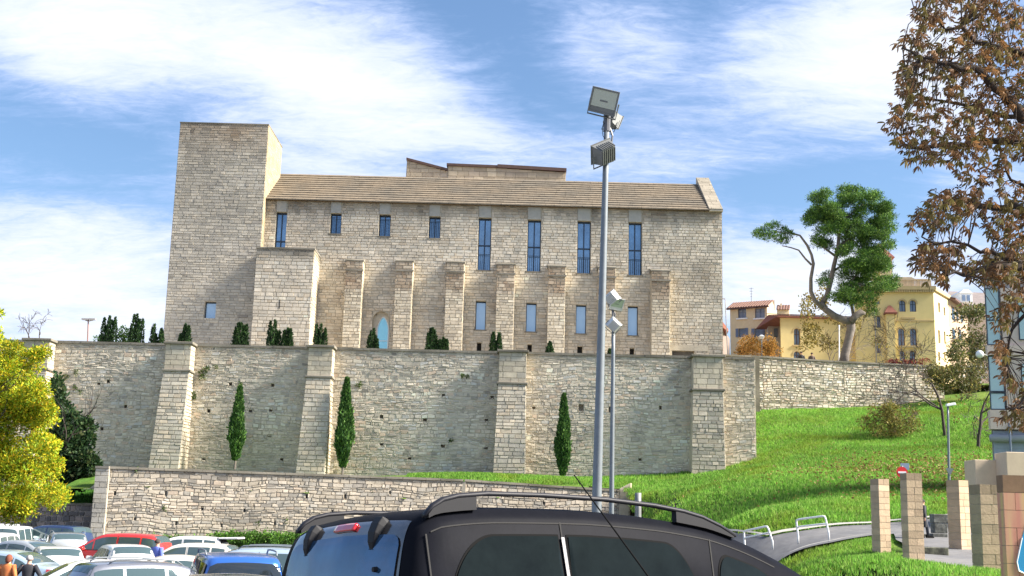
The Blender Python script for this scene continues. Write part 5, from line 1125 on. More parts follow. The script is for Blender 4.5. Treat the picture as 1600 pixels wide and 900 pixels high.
# tufts growing out of the walls
wp = [(316, 585, 6, 12, YW, 0), (303, 622, 4, 14, YW, 0), (321, 578, 5, 7, YW, 0), (118, 608, 4, 5, YW, 0), (118, 580, 3, 8, YW, 0), (560, 600, 5, 7, YW, 0), (730, 587, 4, 5, YW, 0), (722, 586, 3, 4, YW, 0), (125, 612, 3, 4, YW, 0), (100, 590, 6, 5, YW, 0), (375, 602, 3, 5, YW, 0), (337, 575, 3, 6, YW, 0), (705, 688, 4, 4, YW, 0),
      (447, 813, 4, 8, 1, 1), (402, 818, 3, 9, 1, 1), (256, 795, 3, 5, 1, 1), (581, 771, 3, 6, 1, 1), (214, 735, 3, 4, 1, 1)]
WL_ = ['long dark fern-like tuft just right of the second buttress near its string course', 'tall thin creeper tuft on the lower right side of the second buttress', 'small tuft beside the second buttress string course', 'upper tuft at middle height of the tall wall, right of the leftmost buttress', 'narrow tuft high on the tall wall near the leftmost buttress', 'round tuft on the tall wall right of the tallest cypress', 'tuft high on the tall wall left of the fourth buttress, right one of a pair', 'tuft high on the tall wall left of the fourth buttress, left one of a pair', 'lower tuft at middle height right of the leftmost buttress', 'tuft on the tall wall above the yellow tree', 'tiny tuft on the tall wall above the first cypress tip', 'tiny tuft high on the tall wall between the second buttress and first cypress', 'faint tuft low on the tall wall left of the fourth buttress', 'hanging tuft on the low wall just left of the black van', 'thin hanging tuft on the low wall above the pale blue car', 'small tuft on the low wall above the red car', 'small tuft on the low wall above the black van roof', 'tiny tuft under the low wall coping near its left end']
for (px, py, rx, ry, Y, lw) in wp:
    Yq = (lw_y(px) if lw else Y)-.12; cl = [C_(px+rg.uniform(-.5, .5)*rx, py+rg.uniform(-.6, .6)*ry, Yq, rx*.7, ry*.5, .5) for _ in range(4)]
    t = thing('wall_tuft', WL_[wp.index((px, py, rx, ry, Y, lw))], 'plant', tuple(P(px, py, Yq)), group='plant tufts on the %s wall' % ('low' if lw else 'tall'))
    crown('leaves', t, cl, 900, .12, [(.05, .09, .025), (.08, .11, .03), (.10, .15, .04)], [1, 1, 1], shell=.2)
# ---- grass blades ----
def tufts(name, x, y, zf, h, palr, seed, nb=3):
    rs = np.random.default_rng(seed); n = len(x); z = zf(x, y); Vs, Cs = [], []
    pal_ = np.array(palr); base = pal_[rs.integers(0, len(pal_), n)]; lf = fbm(x*.25, y*.25)[:, None]; yl = np.clip(fbm(x*.38+9, y*.38+4)-.50, 0, 1)[:, None]*3.2
    for k in range(nb):
        a = rs.random(n)*2*np.pi; ww = h*.16; hh = h*(.5+.8*rs.random(n)); lx, ly = rs.normal(0, .35, n)*hh, rs.normal(0, .35, n)*hh
        ox, oy = rs.normal(0, .07, n), rs.normal(0, .07, n)
        v0 = np.c_[x+ox-np.cos(a)*ww, y+oy-np.sin(a)*ww, z-.02]; v1 = np.c_[x+ox+np.cos(a)*ww, y+oy+np.sin(a)*ww, z-.02]; v2 = np.c_[x+ox+lx, y+oy+ly, z+hh]
        Vs.append(np.stack([v0, v1, v2], 1)); Cs.append((base*(.72+.6*lf)*(1+rs.normal(0, .16, (n, 1))))*(1-yl*.3)+yl*np.array([.07, .055, .0]))
    V = np.concatenate(Vs).reshape(-1, 3); F = np.arange(len(V)).reshape(-1, 3)
    return link(name, qmesh(name, V, F, M['grass'], np.clip(np.concatenate(Cs), .005, .6)), kind='stuff')
GP = [(.13, .30, .035), (.17, .37, .045), (.095, .23, .03), (.23, .41, .065), (.20, .29, .07)]
def onpath(x, y):
    m = np.zeros(len(x), bool)
    fx, fyv = zip(*far_edge); nx_, ny_ = zip(*sorted(near_edge[:4]+[near_edge[4]])); 
    top_ = np.interp(x, fx, fyv); bot = np.interp(x, [p[0] for p in near_edge[:5]]+[near_edge[5][0]+.01, near_edge[6][0], near_edge[7][0]], [p[1] for p in near_edge[:5]]+[near_edge[5][1], near_edge[6][1], near_edge[7][1]])
    m = (y < top_+.2) & (y > bot-.3)
    pvx0 = X(1440, 897, 30); m |= (x > pvx0-.2) & (y > 26.5) & (y < 37) & (x > pvx0+(y-30)*.25-.3)
    return m
def scatter(n, x0, x1, y0, y1, keep, seed, yp=1.0):
    rs = np.random.default_rng(seed); x = x0+(x1-x0)*rs.random(n); y = y0+(y1-y0)*rs.random(n)**yp; k = keep(x, y); return x[k], y[k]
gx, gy = scatter(170000, 7, 50, 43, 101, lambda x, y: (~onpath(x, y)) & (x > LX1) & (~((x < WALLX1+.4) & (y > YW-.1))) & (x < y*.46), 1, 1.3)
tufts('slope_grass', gx, gy, hz, .17, GP, 2)
gx, gy = scatter(70000, 5.5, 18, 15, 42.5, lambda x, y: (~onpath(x, y)) & (x < y*.46) & (x > y*.17), 3)
tufts('near_grass', gx, gy, hz, .085, GP, 4)
gx, gy = scatter(14000, X(640, 745, 80), LX1+.5, 76, YW-.2, lambda x, y: y > lwy_x(x)+.7, 5)
tufts('terrace_grass', gx, gy, hz, .16, GP, 6)
gx, gy = scatter(5000, LX0-9, LX0+2, 72, 83, lambda x, y: x > -99, 7); tufts('bank_grass', gx, gy, lambda x, y: gL1.z+(zt-gL1.z)*(y-71.2)/(YW+.5-71.2)+.02, .18, [(.07, .19, .03), (.05, .15, .02)], 8)
# fallen leaves on the slope
rs = np.random.default_rng(9); n = 4500; x = rs.normal(0, 1, n)*4.5+P(1490, 740, 66).x; y = 64+rs.normal(0, 1, n)*6; k = (y > 50) & (y < 92) & (x < y*.46) & (~onpath(x, y)); x, y = x[k], y[k]
cc = np.array([(.20, .12, .04), (.26, .18, .05), (.14, .08, .035), (.28, .22, .07)])[rs.integers(0, 4, len(x))]
leafmesh('fallen_leaves', np.c_[x, y, hz(x, y)+.10+.1*rs.random(len(x))], rs.normal(0, 1, (len(x), 3))*np.array([1, 1, .35]), .16, .35, cc, None, kind='stuff')
# ================= STREET FURNITURE =================
def ring(c, r, n, axis='z'):
    return [(c[0]+r*math.cos(2*math.pi*k/n), c[1]+r*math.sin(2*math.pi*k/n), c[2]) for k in range(n)]
def floodlight(name_parent, loc, yaw, tilt, roll, sc_, hm, nm='floodlight_head'):
    """rectangular sports floodlight: finned housing, glass front, bracket"""
    mb = MB(); w_, h, d = .27*sc_, .235*sc_, .19*sc_
    mb.hexa([(-w_, -d*.5, -h), (w_, -d*.5, -h), (w_*.72, d, -h*.8), (-w_*.72, d, -h*.8)], [(-w_, -d*.5, h), (w_, -d*.5, h), (w_*.72, d, h*.8), (-w_*.72, d, h*.8)])
    mb.box(-w_*1.08, w_*1.08, -d*.62, -d*.5, -h*1.1, -h*.95); mb.box(-w_*1.08, w_*1.08, -d*.62, -d*.5, h*.95, h*1.1)
    mb.box(-w_*1.08, -w_*.95, -d*.62, -d*.5, -h*.95, h*.95); mb.box(w_*.95, w_*1.08, -d*.62, -d*.5, -h*.95, h*.95)
    for k in range(7):
        x = -w_*.65+w_*1.3*k/6; mb.box(x-.008, x+.008, -d*.2, d*1.12, h*.86, h*1.0); mb.box(x-.008, x+.008, d*.95, d*1.15, -h*.75, h*.75)
    X4 = Matrix.Translation(loc) @ Euler((tilt, roll, yaw), 'ZYX').to_matrix().to_4x4() if False else Matrix.Translation(loc) @ Matrix.Rotation(yaw, 4, 'Z') @ Matrix.Rotation(roll, 4, 'Y') @ Matrix.Rotation(tilt, 4, 'X')
    T = lambda m: (setattr(m, 'v', [tuple(X4 @ Vector(v)) for v in m.v]), m)[1]
    hd = T(mb).obj(nm, hm, name_parent)
    T(MB().box(-w_*.94, w_*.94, -d*.56, -d*.53, -h*.55, h*.94)).obj('lens', M['lens'], hd)
    T(MB().box(-w_*.94, w_*.94, -d*.57, -d*.52, -h*.94, -h*.58)).obj('lower_panel', hm, hd)
    T(MB().box(-w_*.30, w_*.30, -d*.575, -d*.562, -h*.05, h*.10)).obj('lamp_tube', M['metal_dark'], hd)
    mb = MB(); mb.tube([(-w_*1.12, 0, 0), (-w_*1.12, .0, -h*1.35), (w_*1.12, .0, -h*1.35), (w_*1.12, 0, 0)], .018*sc_, 5); T(mb).obj('bracket', M['metal_dark'], hd)
    return hd
def pole(name, label, cat, px0, py0, px1, py1, Y, r0, r1, zg, mt=None, sides=14, group=None):
    a, b = P(px0, py0, Y), P(px1, py1, Y); d = (b-a).normalized(); foot = a+d*((zg-a.z)/d.z)
    t = thing(name, label, cat, tuple(foot), group=group)
    mb = MB(); n = 8; mb.tube([foot.lerp(b, k/n) for k in range(n+1)], [r0+(r1-r0)*k/n for k in range(n+1)], sides)
    o = mb.obj('pole', mt or M['metal'], t, smooth=False)
    o.data.polygons.foreach_set('use_smooth', np.array([len(p.vertices) == 4 for p in o.data.polygons]))
    return t, foot, b, d
LY = 27.0
t, foot, top, d = pole('floodlight_pole', 'tall thick grey floodlight pole, the nearer of two, reaching above the museum roof', 'lamp post', 932.5, 780, 948.5, 183, LY, .125, .062, lot_z(2, LY), group='tapered floodlight poles')
MB().box(foot.x-.22, foot.x+.22, foot.y-.22, foot.y+.22, foot.z, foot.z+.04).obj('base_plate', M['metal'], t)
c = P(945, 158, LY-.25); floodlight(t, tuple(c), R(-10), R(24), R(16), 1.12, M['metal_dark'])
c = P(943, 239, LY-.15); floodlight(t, tuple(c), R(205), R(-38), R(28), .98, M['metal_dark'])
c = P(957, 189, LY+.3); floodlight(t, tuple(c), R(140), R(20), R(-10), .72, M['metal_dark'])
mb = MB(); mb.tube([top-d*.35, top+d*.1], .085, 10); mb.tube([top-d*.1+Vector((.02, 0, 0)), P(952, 186, LY)], .03, 6); mb.tube([P(953, 200, LY), P(957, 212, LY), P(955, 228, LY)], .025, 6); mb.tube([P(950, 226, LY), P(959, 226, LY)], .03, 6); mb.obj('head_clamp', M['grey_plastic'], t)
mb = MB(); mb.tube([P(945, 186, LY), P(941, 200, LY-.1), P(942, 212, LY-.1), P(947, 220, LY)], .008, 5); mb.tube([P(962, 195, LY), P(960, 205, LY), P(953, 210, LY)], .008, 5); mb.obj('cable', M['rubber'], t)
LY2 = 57.0
t, foot, top, d = pole('floodlight_pole', 'thinner floodlight pole with pale heads, just right of the thick pole and farther away', 'lamp post', 955.5, 780, 958.5, 505, LY2, .13, .085, lot_z(5, LY2), group='tapered floodlight poles')
MB().box(foot.x-.25, foot.x+.25, foot.y-.25, foot.y+.25, foot.z, foot.z+.04).obj('base_plate', M['metal'], t)
mb = MB(); mb.tube([P(958.5, 505, LY2), P(957, 480, LY2)], .05, 8); mb.tube([P(955, 483, LY2), P(961, 490, LY2), P(960, 500, LY2)], .04, 6); mb.obj('head_clamp', M['grey_plastic'], t)
floodlight(t, tuple(P(956, 466, LY2-.2)), R(150), R(-25), R(35), 1.15, M['metal_light']); floodlight(t, tuple(P(963, 474, LY2-.1)), R(20), R(30), R(5), 1.15, M['metal_light']); floodlight(t, tuple(P(959, 508, LY2-.3)), R(190), R(-25), R(-40), 1.1, M['metal_light'])
# small double headed lamp far left
t, foot, top, d = pole('twin_lamp_post', 'slim red-brown lamp post with two small heads behind the wall at far left', 'lamp post', 137, 530, 138, 500, 92, .06, .05, ZPL, mat('rust_paint', (.28, .14, .11), rough=.6), 8)
for (dx, pxx) in ((-1, 134), (1, 145)):
    c = P(pxx, 499, 92); mb = MB(); mb.box(c.x-.28, c.x+.22, c.y-.15, c.y+.15, c.z-.05, c.z+.07); mb.obj('lamp_head', M['grey_wall'], t)
mb = MB(); mb.tube([P(133, 500, 92), P(138, 502, 92), P(146, 500, 92)], .04, 6); mb.obj('arm', M['grey_wall'], t)
# street lamp on the slope right
t, foot, top, d = pole('street_lamp', 'slender grey street lamp with a white head standing on the slope behind the block posts', 'street lamp', 1483, 752, 1481, 634, 56, .07, .045, h1(P(1483, 760, 56).x, 56))
c = top; mb = MB(); mb.hexa([(c.x-.08, c.y-.1, c.z-.04), (c.x+.36, c.y-.12, c.z+.04), (c.x+.36, c.y+.12, c.z+.04), (c.x-.08, c.y+.1, c.z-.04)], [(c.x-.08, c.y-.08, c.z+.08), (c.x+.32, c.y-.1, c.z+.16), (c.x+.32, c.y+.1, c.z+.16), (c.x-.08, c.y+.08, c.z+.08)]); mb.obj('lamp_head', M['white_paint'], t, bevel=.02)
q0 = P(1483.5, 737, 55.9); mb = MB(); mb.add([(q0.x-.18, 55.85, q0.z+.15), (q0.x+.18, 55.85, q0.z+.15), (q0.x, 55.85, q0.z-.2), (q0.x-.18, 55.88, q0.z+.15), (q0.x+.18, 55.88, q0.z+.15), (q0.x, 55.88, q0.z-.2)], [(2, 1, 0), (3, 4, 5), (0, 1, 4, 3), (1, 2, 5, 4), (2, 0, 3, 5)]); mb.obj('sign_back', M['metal'], t)
# lamp near the houses
t, foot, top, d = pole('globe_street_lamp', 'small white-headed street lamp in front of the orange shrub and beige house', 'street lamp', 1190, 556, 1190, 530, 107, .06, .05, 15.5, M['metal'])
mb = MB(); mb.tube([top, top+Vector((0, 0, .25)), top+Vector((0, 0, .4))], [.12, .3, .08], 10); mb.obj('lamp_head', M['white_paint'], t)
t, foot, top, d = pole('thin_mast', 'thin grey mast with a short arm right of the museum corner', 'mast', 1137, 555, 1133, 467, 108, .05, .04, 14.5, M['grey_wall'], 6)
MB().tube([top, top+Vector((-.5, 0, .05))], .05, 5).obj('arm', M['grey_wall'], t)
t, foot, top, d = pole('thin_post', 'pale slim post behind the pine trunk in front of the yellow wing', 'post', 1311, 560, 1311, 508, 109, .07, .07, 14.8, M['white_paint'], 6)
# no entry sign
t, foot, top, d = pole('no_entry_sign', 'round red no-entry sign with white bar above the second block post', 'road sign', 1409.5, 800, 1409.5, 728, 46, .035, .035, h1(P(1409, 800, 46).x, 46), M['metal_dark'], 8)
c = P(1409.5, 738, 45.9); mb = MB(); rr = .21
n = 28; mb.v = [(c.x+rr*math.cos(2*math.pi*k/n), 45.9, c.z+rr*math.sin(2*math.pi*k/n)) for k in range(n)]+[(c.x+rr*math.cos(2*math.pi*k/n), 45.92, c.z+rr*math.sin(2*math.pi*k/n)) for k in range(n)]
mb.f = [tuple(range(n)), tuple(range(2*n-1, n-1, -1))]+[(k, n+k, n+(k+1) % n, (k+1) % n) for k in range(n)]
dsk = mb.obj('sign_disc', M['red_paint'], t); MB().box(c.x-.15, c.x+.15, 45.885, 45.899, c.z-.035, c.z+.035).obj('white_bar', M['white_paint'], dsk)
c2 = P(1415, 729, 46.1); mb = MB(); mb.box(c2.x-.2, c2.x+.12, 46.05, 46.08, c2.z-.12, c2.z+.12); mb.obj('rear_panel', mat('blue_grey_metal', (.20, .27, .36), rough=.5), t)
# dark post and small metal post seen over the van roof
t, foot, top, d = pole('metal_post', 'short dark grey square-topped metal post seen just over the black van roof rail', 'post', 997, 800, 997, 770, 38, .10, .10, lot_z(4, 38), M['metal_dark'], 4)
t2 = thing('sapling', 'small dark leafed seedling on the grass just above the van roof rail', 'plant', tuple(P(1056, 812, 50)))
MB().tube([P(1062, 815, 50), P(1056, 800, 50), P(1055, 786, 50)], .03, 5).obj('stem', M['bark_dark'], t2); crown('leaves', t2, [C_(1055, 786, 50, 9, 5), C_(1050, 788, 50, 5, 3)], 900, .1, GRN_DK, [1, 1, 2, 1])
# white hoop barriers
def hoop(pxs, Y, label):
    (xa, ya), (xb, yb), (xc, yc), (xd, yd) = pxs    # foot a, top a, top b, foot b
    A_, B_, C2, D_ = P(xa, ya, Y), P(xb, yb, Y), P(xc, yc, Y-1.2), P(xd, yd, Y-1.2)
    t = thing('hoop_barrier', label, 'barrier', tuple(A_), group='white hoop barriers along the footpath')
    def bend(p, q, r_): return [p.lerp(q, 1-r_/(q-p).length)]
    k1 = B_.lerp(A_, .18); k2 = B_.lerp(C2, .10); k3 = C2.lerp(B_, .10); k4 = C2.lerp(D_, .18)
    MB().tube([A_-Vector((0, 0, .25)), A_, k1, B_.lerp((k1+k2)/2, .35), k2, k3, C2.lerp((k3+k4)/2, .35), k4, D_, D_-Vector((0, 0, .25))], .032, 8).obj('hoop', M['white_paint'], t, smooth=True)
    m1, m2 = A_.lerp(B_, .48), D_.lerp(C2, .48); MB().tube([m1, m1.lerp(m2, .04)+Vector((0, 0, .05)), m2.lerp(m1, .04)+Vector((0, 0, .05)), m2], .028, 8).obj('cross_rail', M['white_paint'], t, smooth=True)
hoop([(1247, 838), (1244, 812), (1289, 806), (1295, 834)], 41, 'white hoop barrier on the footpath edge, the farther right one')
hoop([(1164, 855), (1162, 830), (1199, 822), (1207, 846)], 41, 'white hoop barrier partly hidden by the black van')
# block posts
BP = palette([(.47, .345, .235), (.44, .325, .22), (.50, .37, .25), (.40, .30, .205)], [3, 3, 2, 1]); BPD = palette([(.36, .27, .185), (.32, .245, .17), (.40, .30, .205), (.27, .205, .14)], [3, 3, 2, 1])
def block_post(px0, px1, ptop, pbot, Y, yaw, label, pal, seed, course_px):
    cx = P((px0+px1)/2, pbot, Y); H = P((px0+px1)/2, ptop, Y).z-cx.z; sp = (px1-px0)/F_PX*Y; a = abs(R(yaw)); W = sp/(math.cos(a)+math.sin(a))
    t = thing('block_post', label, 'post', (cx.x, Y+W/2, cx.z-.3), R(yaw), group='tan concrete block posts'); rg = random.Random(seed)
    ch = course_px/F_PX*Y; n = max(1, round((H+.3)/ch)); ch = (H+.3)/n; w2 = W/2
    MB().box(-w2+.015, w2-.015, -w2+.015, w2-.015, 0, H+.29).obj('core', M['mortar'], t, local=True)
    for k in range(n):
        z0_, z1_ = k*ch+.004, (k+1)*ch-.006; sp_ = rg.uniform(-.25, .25)*w2 if k % 2 else None
        segs = [(-w2, w2)] if (sp_ is None and rg.random() < .55) else [(-w2, (sp_ or 0)-.004), ((sp_ or 0)+.004, w2)]
        for (a_, b_) in segs:
            j = rg.uniform(-.004, .004)
            mb = MB(); mb.box(a_, b_, -w2+j, w2-j, z0_, z1_); me = mb.mesh('block', M['block'])
            at_ = me.attributes.new('col', 'FLOAT_COLOR', 'FACE'); cc_ = np.ones((6, 4), np.float32); dk = 1.0 if k < n-1 else .72; cc_[:, :3] = pal(1)[0]*dk; at_.data.foreach_set('color', cc_.ravel())
            o = link('block', me, t, local=True)
    return t
block_post(1368, 1394, 748, 868, 35, 22, 'farthest left tan block post beside the footpath', BP, 1, 9.5)
block_post(1419, 1446, 739, 891, 31, 6, 'tan block post in front of the no-entry sign', BP, 2, 11)
block_post(1489, 1521, 750, 868, 35, 33, 'wide tan block post standing in front of the street lamp', BP, 3, 10)
block_post(1534, 1573, 757, 908, 27, 6, 'darkest and nearest tan block post beside the mural wall', BPD, 4, 15.5)
# beige parapet blocks and railing behind, at the right
par = thing('beige_parapet', 'beige concrete parapet blocks with dark railing between, below the modern building', 'parapet', tuple(P(1550, 760, 45)))
for (a, b, c, d_, Y) in ((1525, 1572, 718, 760, 46), (1574, 1640, 706, 745, 45)):
    p0, p1 = P(a, d_, Y), P(b, d_, Y); mb = MB(); mb.box(p0.x, p1.x, Y, Y+1.1, h1(p0.x, Y)-.5, P(a, c, Y).z); mb.obj('parapet_block', M['beige_concrete'], par, bevel=.02)
p0, p1 = P(1551, 745, 47.5), P(1620, 745, 47.5); mb = MB(); z0_, z1_ = P(1560, 760, 47.5).z, P(1560, 722, 47.5).z
n = 22
for k in range(n): x = p0.x+(p1.x-p0.x)*k/(n-1); mb.box(x-.015, x+.015, 47.45, 47.48, z0_, z1_)
mb.box(p0.x, p1.x, 47.43, 47.50, z1_, z1_+.06); mb.obj('railing', M['black_plastic'], par, kind='stuff')
# mural wall at the right edge
mwl = thing('mural_wall', 'block wall painted with a reddish mural with a blue shape, at the right edge', 'wall', tuple(P(1600, 900, 22)))
mm = bpy.data.materials.new('mural_paint'); mm.use_nodes = True; tt_ = mm.node_tree; b_ = tt_.nodes['Principled BSDF']; b_.inputs['Roughness'].default_value = .8
g = N(tt_, 'ShaderNodeNewGeometry'); mpn = N(tt_, 'ShaderNodeMapping'); mpn.inputs['Scale'].default_value = (9, 9, .7); tt_.links.new(g.outputs['Position'], mpn.inputs[0]); nn = N(tt_, 'ShaderNodeTexNoise'); nn.inputs['Scale'].default_value = .55; nn.inputs['Detail'].default_value = 5; tt_.links.new(mpn.outputs[0], nn.inputs['Vector'])
cr_ = N(tt_, 'ShaderNodeValToRGB'); cr_.color_ramp.elements[0].position = .33; cr_.color_ramp.elements[0].color = (.62, .46, .16, 1); cr_.color_ramp.elements[1].position = .62; cr_.color_ramp.elements[1].color = (.56, .22, .16, 1); e = cr_.color_ramp.elements.new(.48); e.color = (.60, .33, .20, 1); e = cr_.color_ramp.elements.new(.75); e.color = (.50, .30, .22, 1)
tt_.links.new(nn.outputs['Fac'], cr_.inputs[0]); tt_.links.new(cr_.outputs[0], b_.inputs['Base Color'])
MYY = 22.0; p0, p1 = P(1569, 800, MYY), P(1900, 800, MYY); zt1 = P(1575, 742, MYY).z; zb1 = 0.0; n = 9; ch = (zt1-zb1)/n
MB().box(p0.x+.02, p1.x, MYY+.03, MYY+.3, zb1, zt1-.02).obj('wall_core', M['mortar_dark'], mwl)
for k in range(n):
    x = p0.x; i = 0
    while x < p1.x:
        l = .42 if not (i == 0 and k % 2) else .21; e_ = min(x+l, p1.x); mb = MB(); mb.box(x+.004, e_-.004, MYY+rg.uniform(-.003, .003), MYY+.29, zb1+k*ch+.004, zb1+(k+1)*ch-.004); mb.obj('block', mm if k < n-1 else mat('weathered_block_%d_%d' % (k, i), (.20+.05*rg.random(), .14, .08), rough=.9, noise_amt=.3), mwl); x = e_; i += 1
pb = [(1597, 840), (1589, 878), (1592, 892), (1640, 915), (1640, 800), (1604, 815)]
mb = MB(); mb.prism([P(a, b, MYY-.006) for a, b in pb], (0, .003, 0)); mb.obj('blue_painted_shape', mat('blue_mural_paint', (.02, .28, .55), rough=.7), mwl)
for (a, b) in zip(pb[:-1], pb[1:]):
    if a[0] > 1600 and b[0] > 1600: continue
    mb = MB(); q0, q1 = P(*a, MYY-.012), P(*b, MYY-.012); mb.tube([q0, q1], .012, 4); mb.obj('painted_outline', M['white_paint'], mwl)
# dark stone steps and stump between the posts
stp = thing('stone_steps', 'two dark mossy stone steps between the block posts', 'steps', tuple(P(1462, 878, 34)))
for (a, b, c, d_, Y) in ((1442, 1483, 855, 871, 33.5), (1443, 1484, 871, 879, 32.6)):
    q0, q1 = P(a, d_, Y), P(b, d_, Y); mb = MB(); mb.box(q0.x, q1.x, Y, Y+1.2, q0.z-.35, P(a, c, Y).z); mb.obj('step', mat('mossy_stone_%d' % a, (.06, .06, .045), rough=.95, noise_amt=.5, nscale=6, color2=(.12, .12, .08), n2scale=3, bump=.8), stp, bevel=.02)
stm = thing('stone_pillar', 'broken grey stone pillar of stacked blocks behind the steps', 'pillar', tuple(P(1470, 850, 38))); rg = random.Random(5)
ds = mat('dark_grey_stone', (.17, .17, .15), rough=.95, noise_amt=.5, nscale=5, color2=(.09, .09, .075), n2scale=4, bump=.8)
for k, (a, b, c, d_) in enumerate([(1459, 1482, 803, 817), (1460, 1481, 817.5, 833), (1459, 1482, 833.5, 846), (1461, 1482, 846.5, 858), (1445, 1458, 842, 854), (1442, 1450, 834, 842)]):
    q0, q1 = P(a, d_, 38), P(b, d_, 38); mb = MB(); mb.box(q0.x+rg.uniform(-.02, .02), q1.x+rg.uniform(-.02, .02), 38+rg.uniform(-.02, .02), 38.4, q0.z-(.3 if k in (3, 4) else 0), P(a, c, 38).z); mb.obj('stone', ds, stm, bevel=.02)
# white low kerb rails on the upper road (pale railing seen right of the yellow building)
rl = thing('white_railing', 'white rails of a fence at the top of the slope left of the modern building', 'railing', tuple(P(1500, 590, 104)))
for k, (yy, x0_, x1_) in enumerate([(572, 1496, 1542), (580, 1492, 1542), (588, 1498, 1542)]):
    MB().tube([P(x0_, yy, 103), P(x1_, yy+2, 103)], .05, 6).obj('rail', M['metal_light'], rl)
for px in (1505, 1513, 1532): MB().tube([P(px, 600, 103), P(px, 569, 103)], .05, 6).obj('post', M['metal_light'], rl)
# ================= CARS =================
def lerp_list(xs, L): return lambda x: np.interp(x, [p[0] for p in L], [p[1] for p in L])
PROF = {  # (x, top z) from rear to front for unit car, with extra: belt, tumble, window spans, indices
 'hatch': dict(L=4.2, W=1.76, H=1.48, belt=.93, prof=[(-2.08, .45), (-2.1, .75), (-2.06, .98), (-1.92, 1.22), (-1.72, 1.40), (-1.35, 1.46), (-.6, 1.49), (.1, 1.46), (.45, 1.38), (.85, 1.16), (1.15, .98), (1.7, .86), (2.0, .70), (2.1, .45)], rear=(3.0, 4.35), front=(8.15, 9.95), side=[(-1.62, -1.12), (-1.05, -.22), (-.14, .72)]),
 'sedan': dict(L=4.5, W=1.78, H=1.45, belt=.92, prof=[(-2.22, .45), (-2.25, .75), (-2.2, .98), (-1.75, 1.03), (-1.5, 1.08), (-1.15, 1.27), (-.8, 1.39), (-.3, 1.44), (.2, 1.42), (.55, 1.33), (.95, 1.12), (1.25, .96), (1.85, .84), (2.15, .68), (2.25, .45)], rear=(4.1, 5.85), front=(9.1, 10.9), side=[(-1.28, -.92), (-.86, -.06), (.02, .82)]),
 'mpv': dict(L=4.5, W=1.82, H=1.68, belt=1.0, prof=[(-2.22, .45), (-2.25, .8), (-2.2, 1.05), (-2.08, 1.35), (-1.9, 1.58), (-1.5, 1.66), (-.6, 1.69), (.2, 1.66), (.6, 1.55), (1.1, 1.26), (1.45, 1.04), (1.9, .90), (2.18, .70), (2.25, .45)], rear=(3.0, 4.3), front=(7.2, 9.8), side=[(-1.95, -1.35), (-1.28, -.38), (-.30, .62), (.68, 1.05)]),
 'wagon': dict(L=4.5, W=1.78, H=1.5, belt=.94, prof=[(-2.22, .45), (-2.25, .78), (-2.2, 1.0), (-2.0, 1.25), (-1.82, 1.42), (-1.4, 1.48), (-.5, 1.50), (.15, 1.46), (.5, 1.36), (.95, 1.12), (1.25, .96), (1.85, .84), (2.15, .68), (2.25, .45)], rear=(3.0, 4.2), front=(7.2, 9.8), side=[(-1.85, -1.2), (-1.12, -.2), (-.12, .80)]),
 'van': dict(L=4.7, W=1.9, H=1.92, belt=1.08, prof=[(-2.33, .45), (-2.35, .8), (-2.34, 1.1), (-2.28, 1.5), (-2.18, 1.78), (-1.95, 1.88), (-.8, 1.92), (.3, 1.90), (.75, 1.78), (1.25, 1.42), (1.6, 1.10), (2.0, .95), (2.28, .72), (2.35, .45)], rear=(2.9, 3.95), front=(7.2, 9.8), side=[(-2.05, -1.3), (-1.2, -.2), (-.05, .85)]),
 'black': dict(bow=.05, tum=.20, taper=(.015, .01), L=4.4, W=1.95, H=1.81, belt=1.05, prof=[(-2.18, .45), (-2.2, .8), (-2.19, 1.1), (-2.17, 1.35), (-2.12, 1.58), (-2.06, 1.695), (-1.94, 1.765), (-1.6, 1.80), (-.9, 1.81), (-.3, 1.785), (.15, 1.735), (.5, 1.65), (.85, 1.53), (1.2, 1.36), (1.5, 1.12), (1.9, .96), (2.12, .75), (2.2, .45)], rear=(2.1, 4.05), front=(10.6, 13.7), side=[]),
}
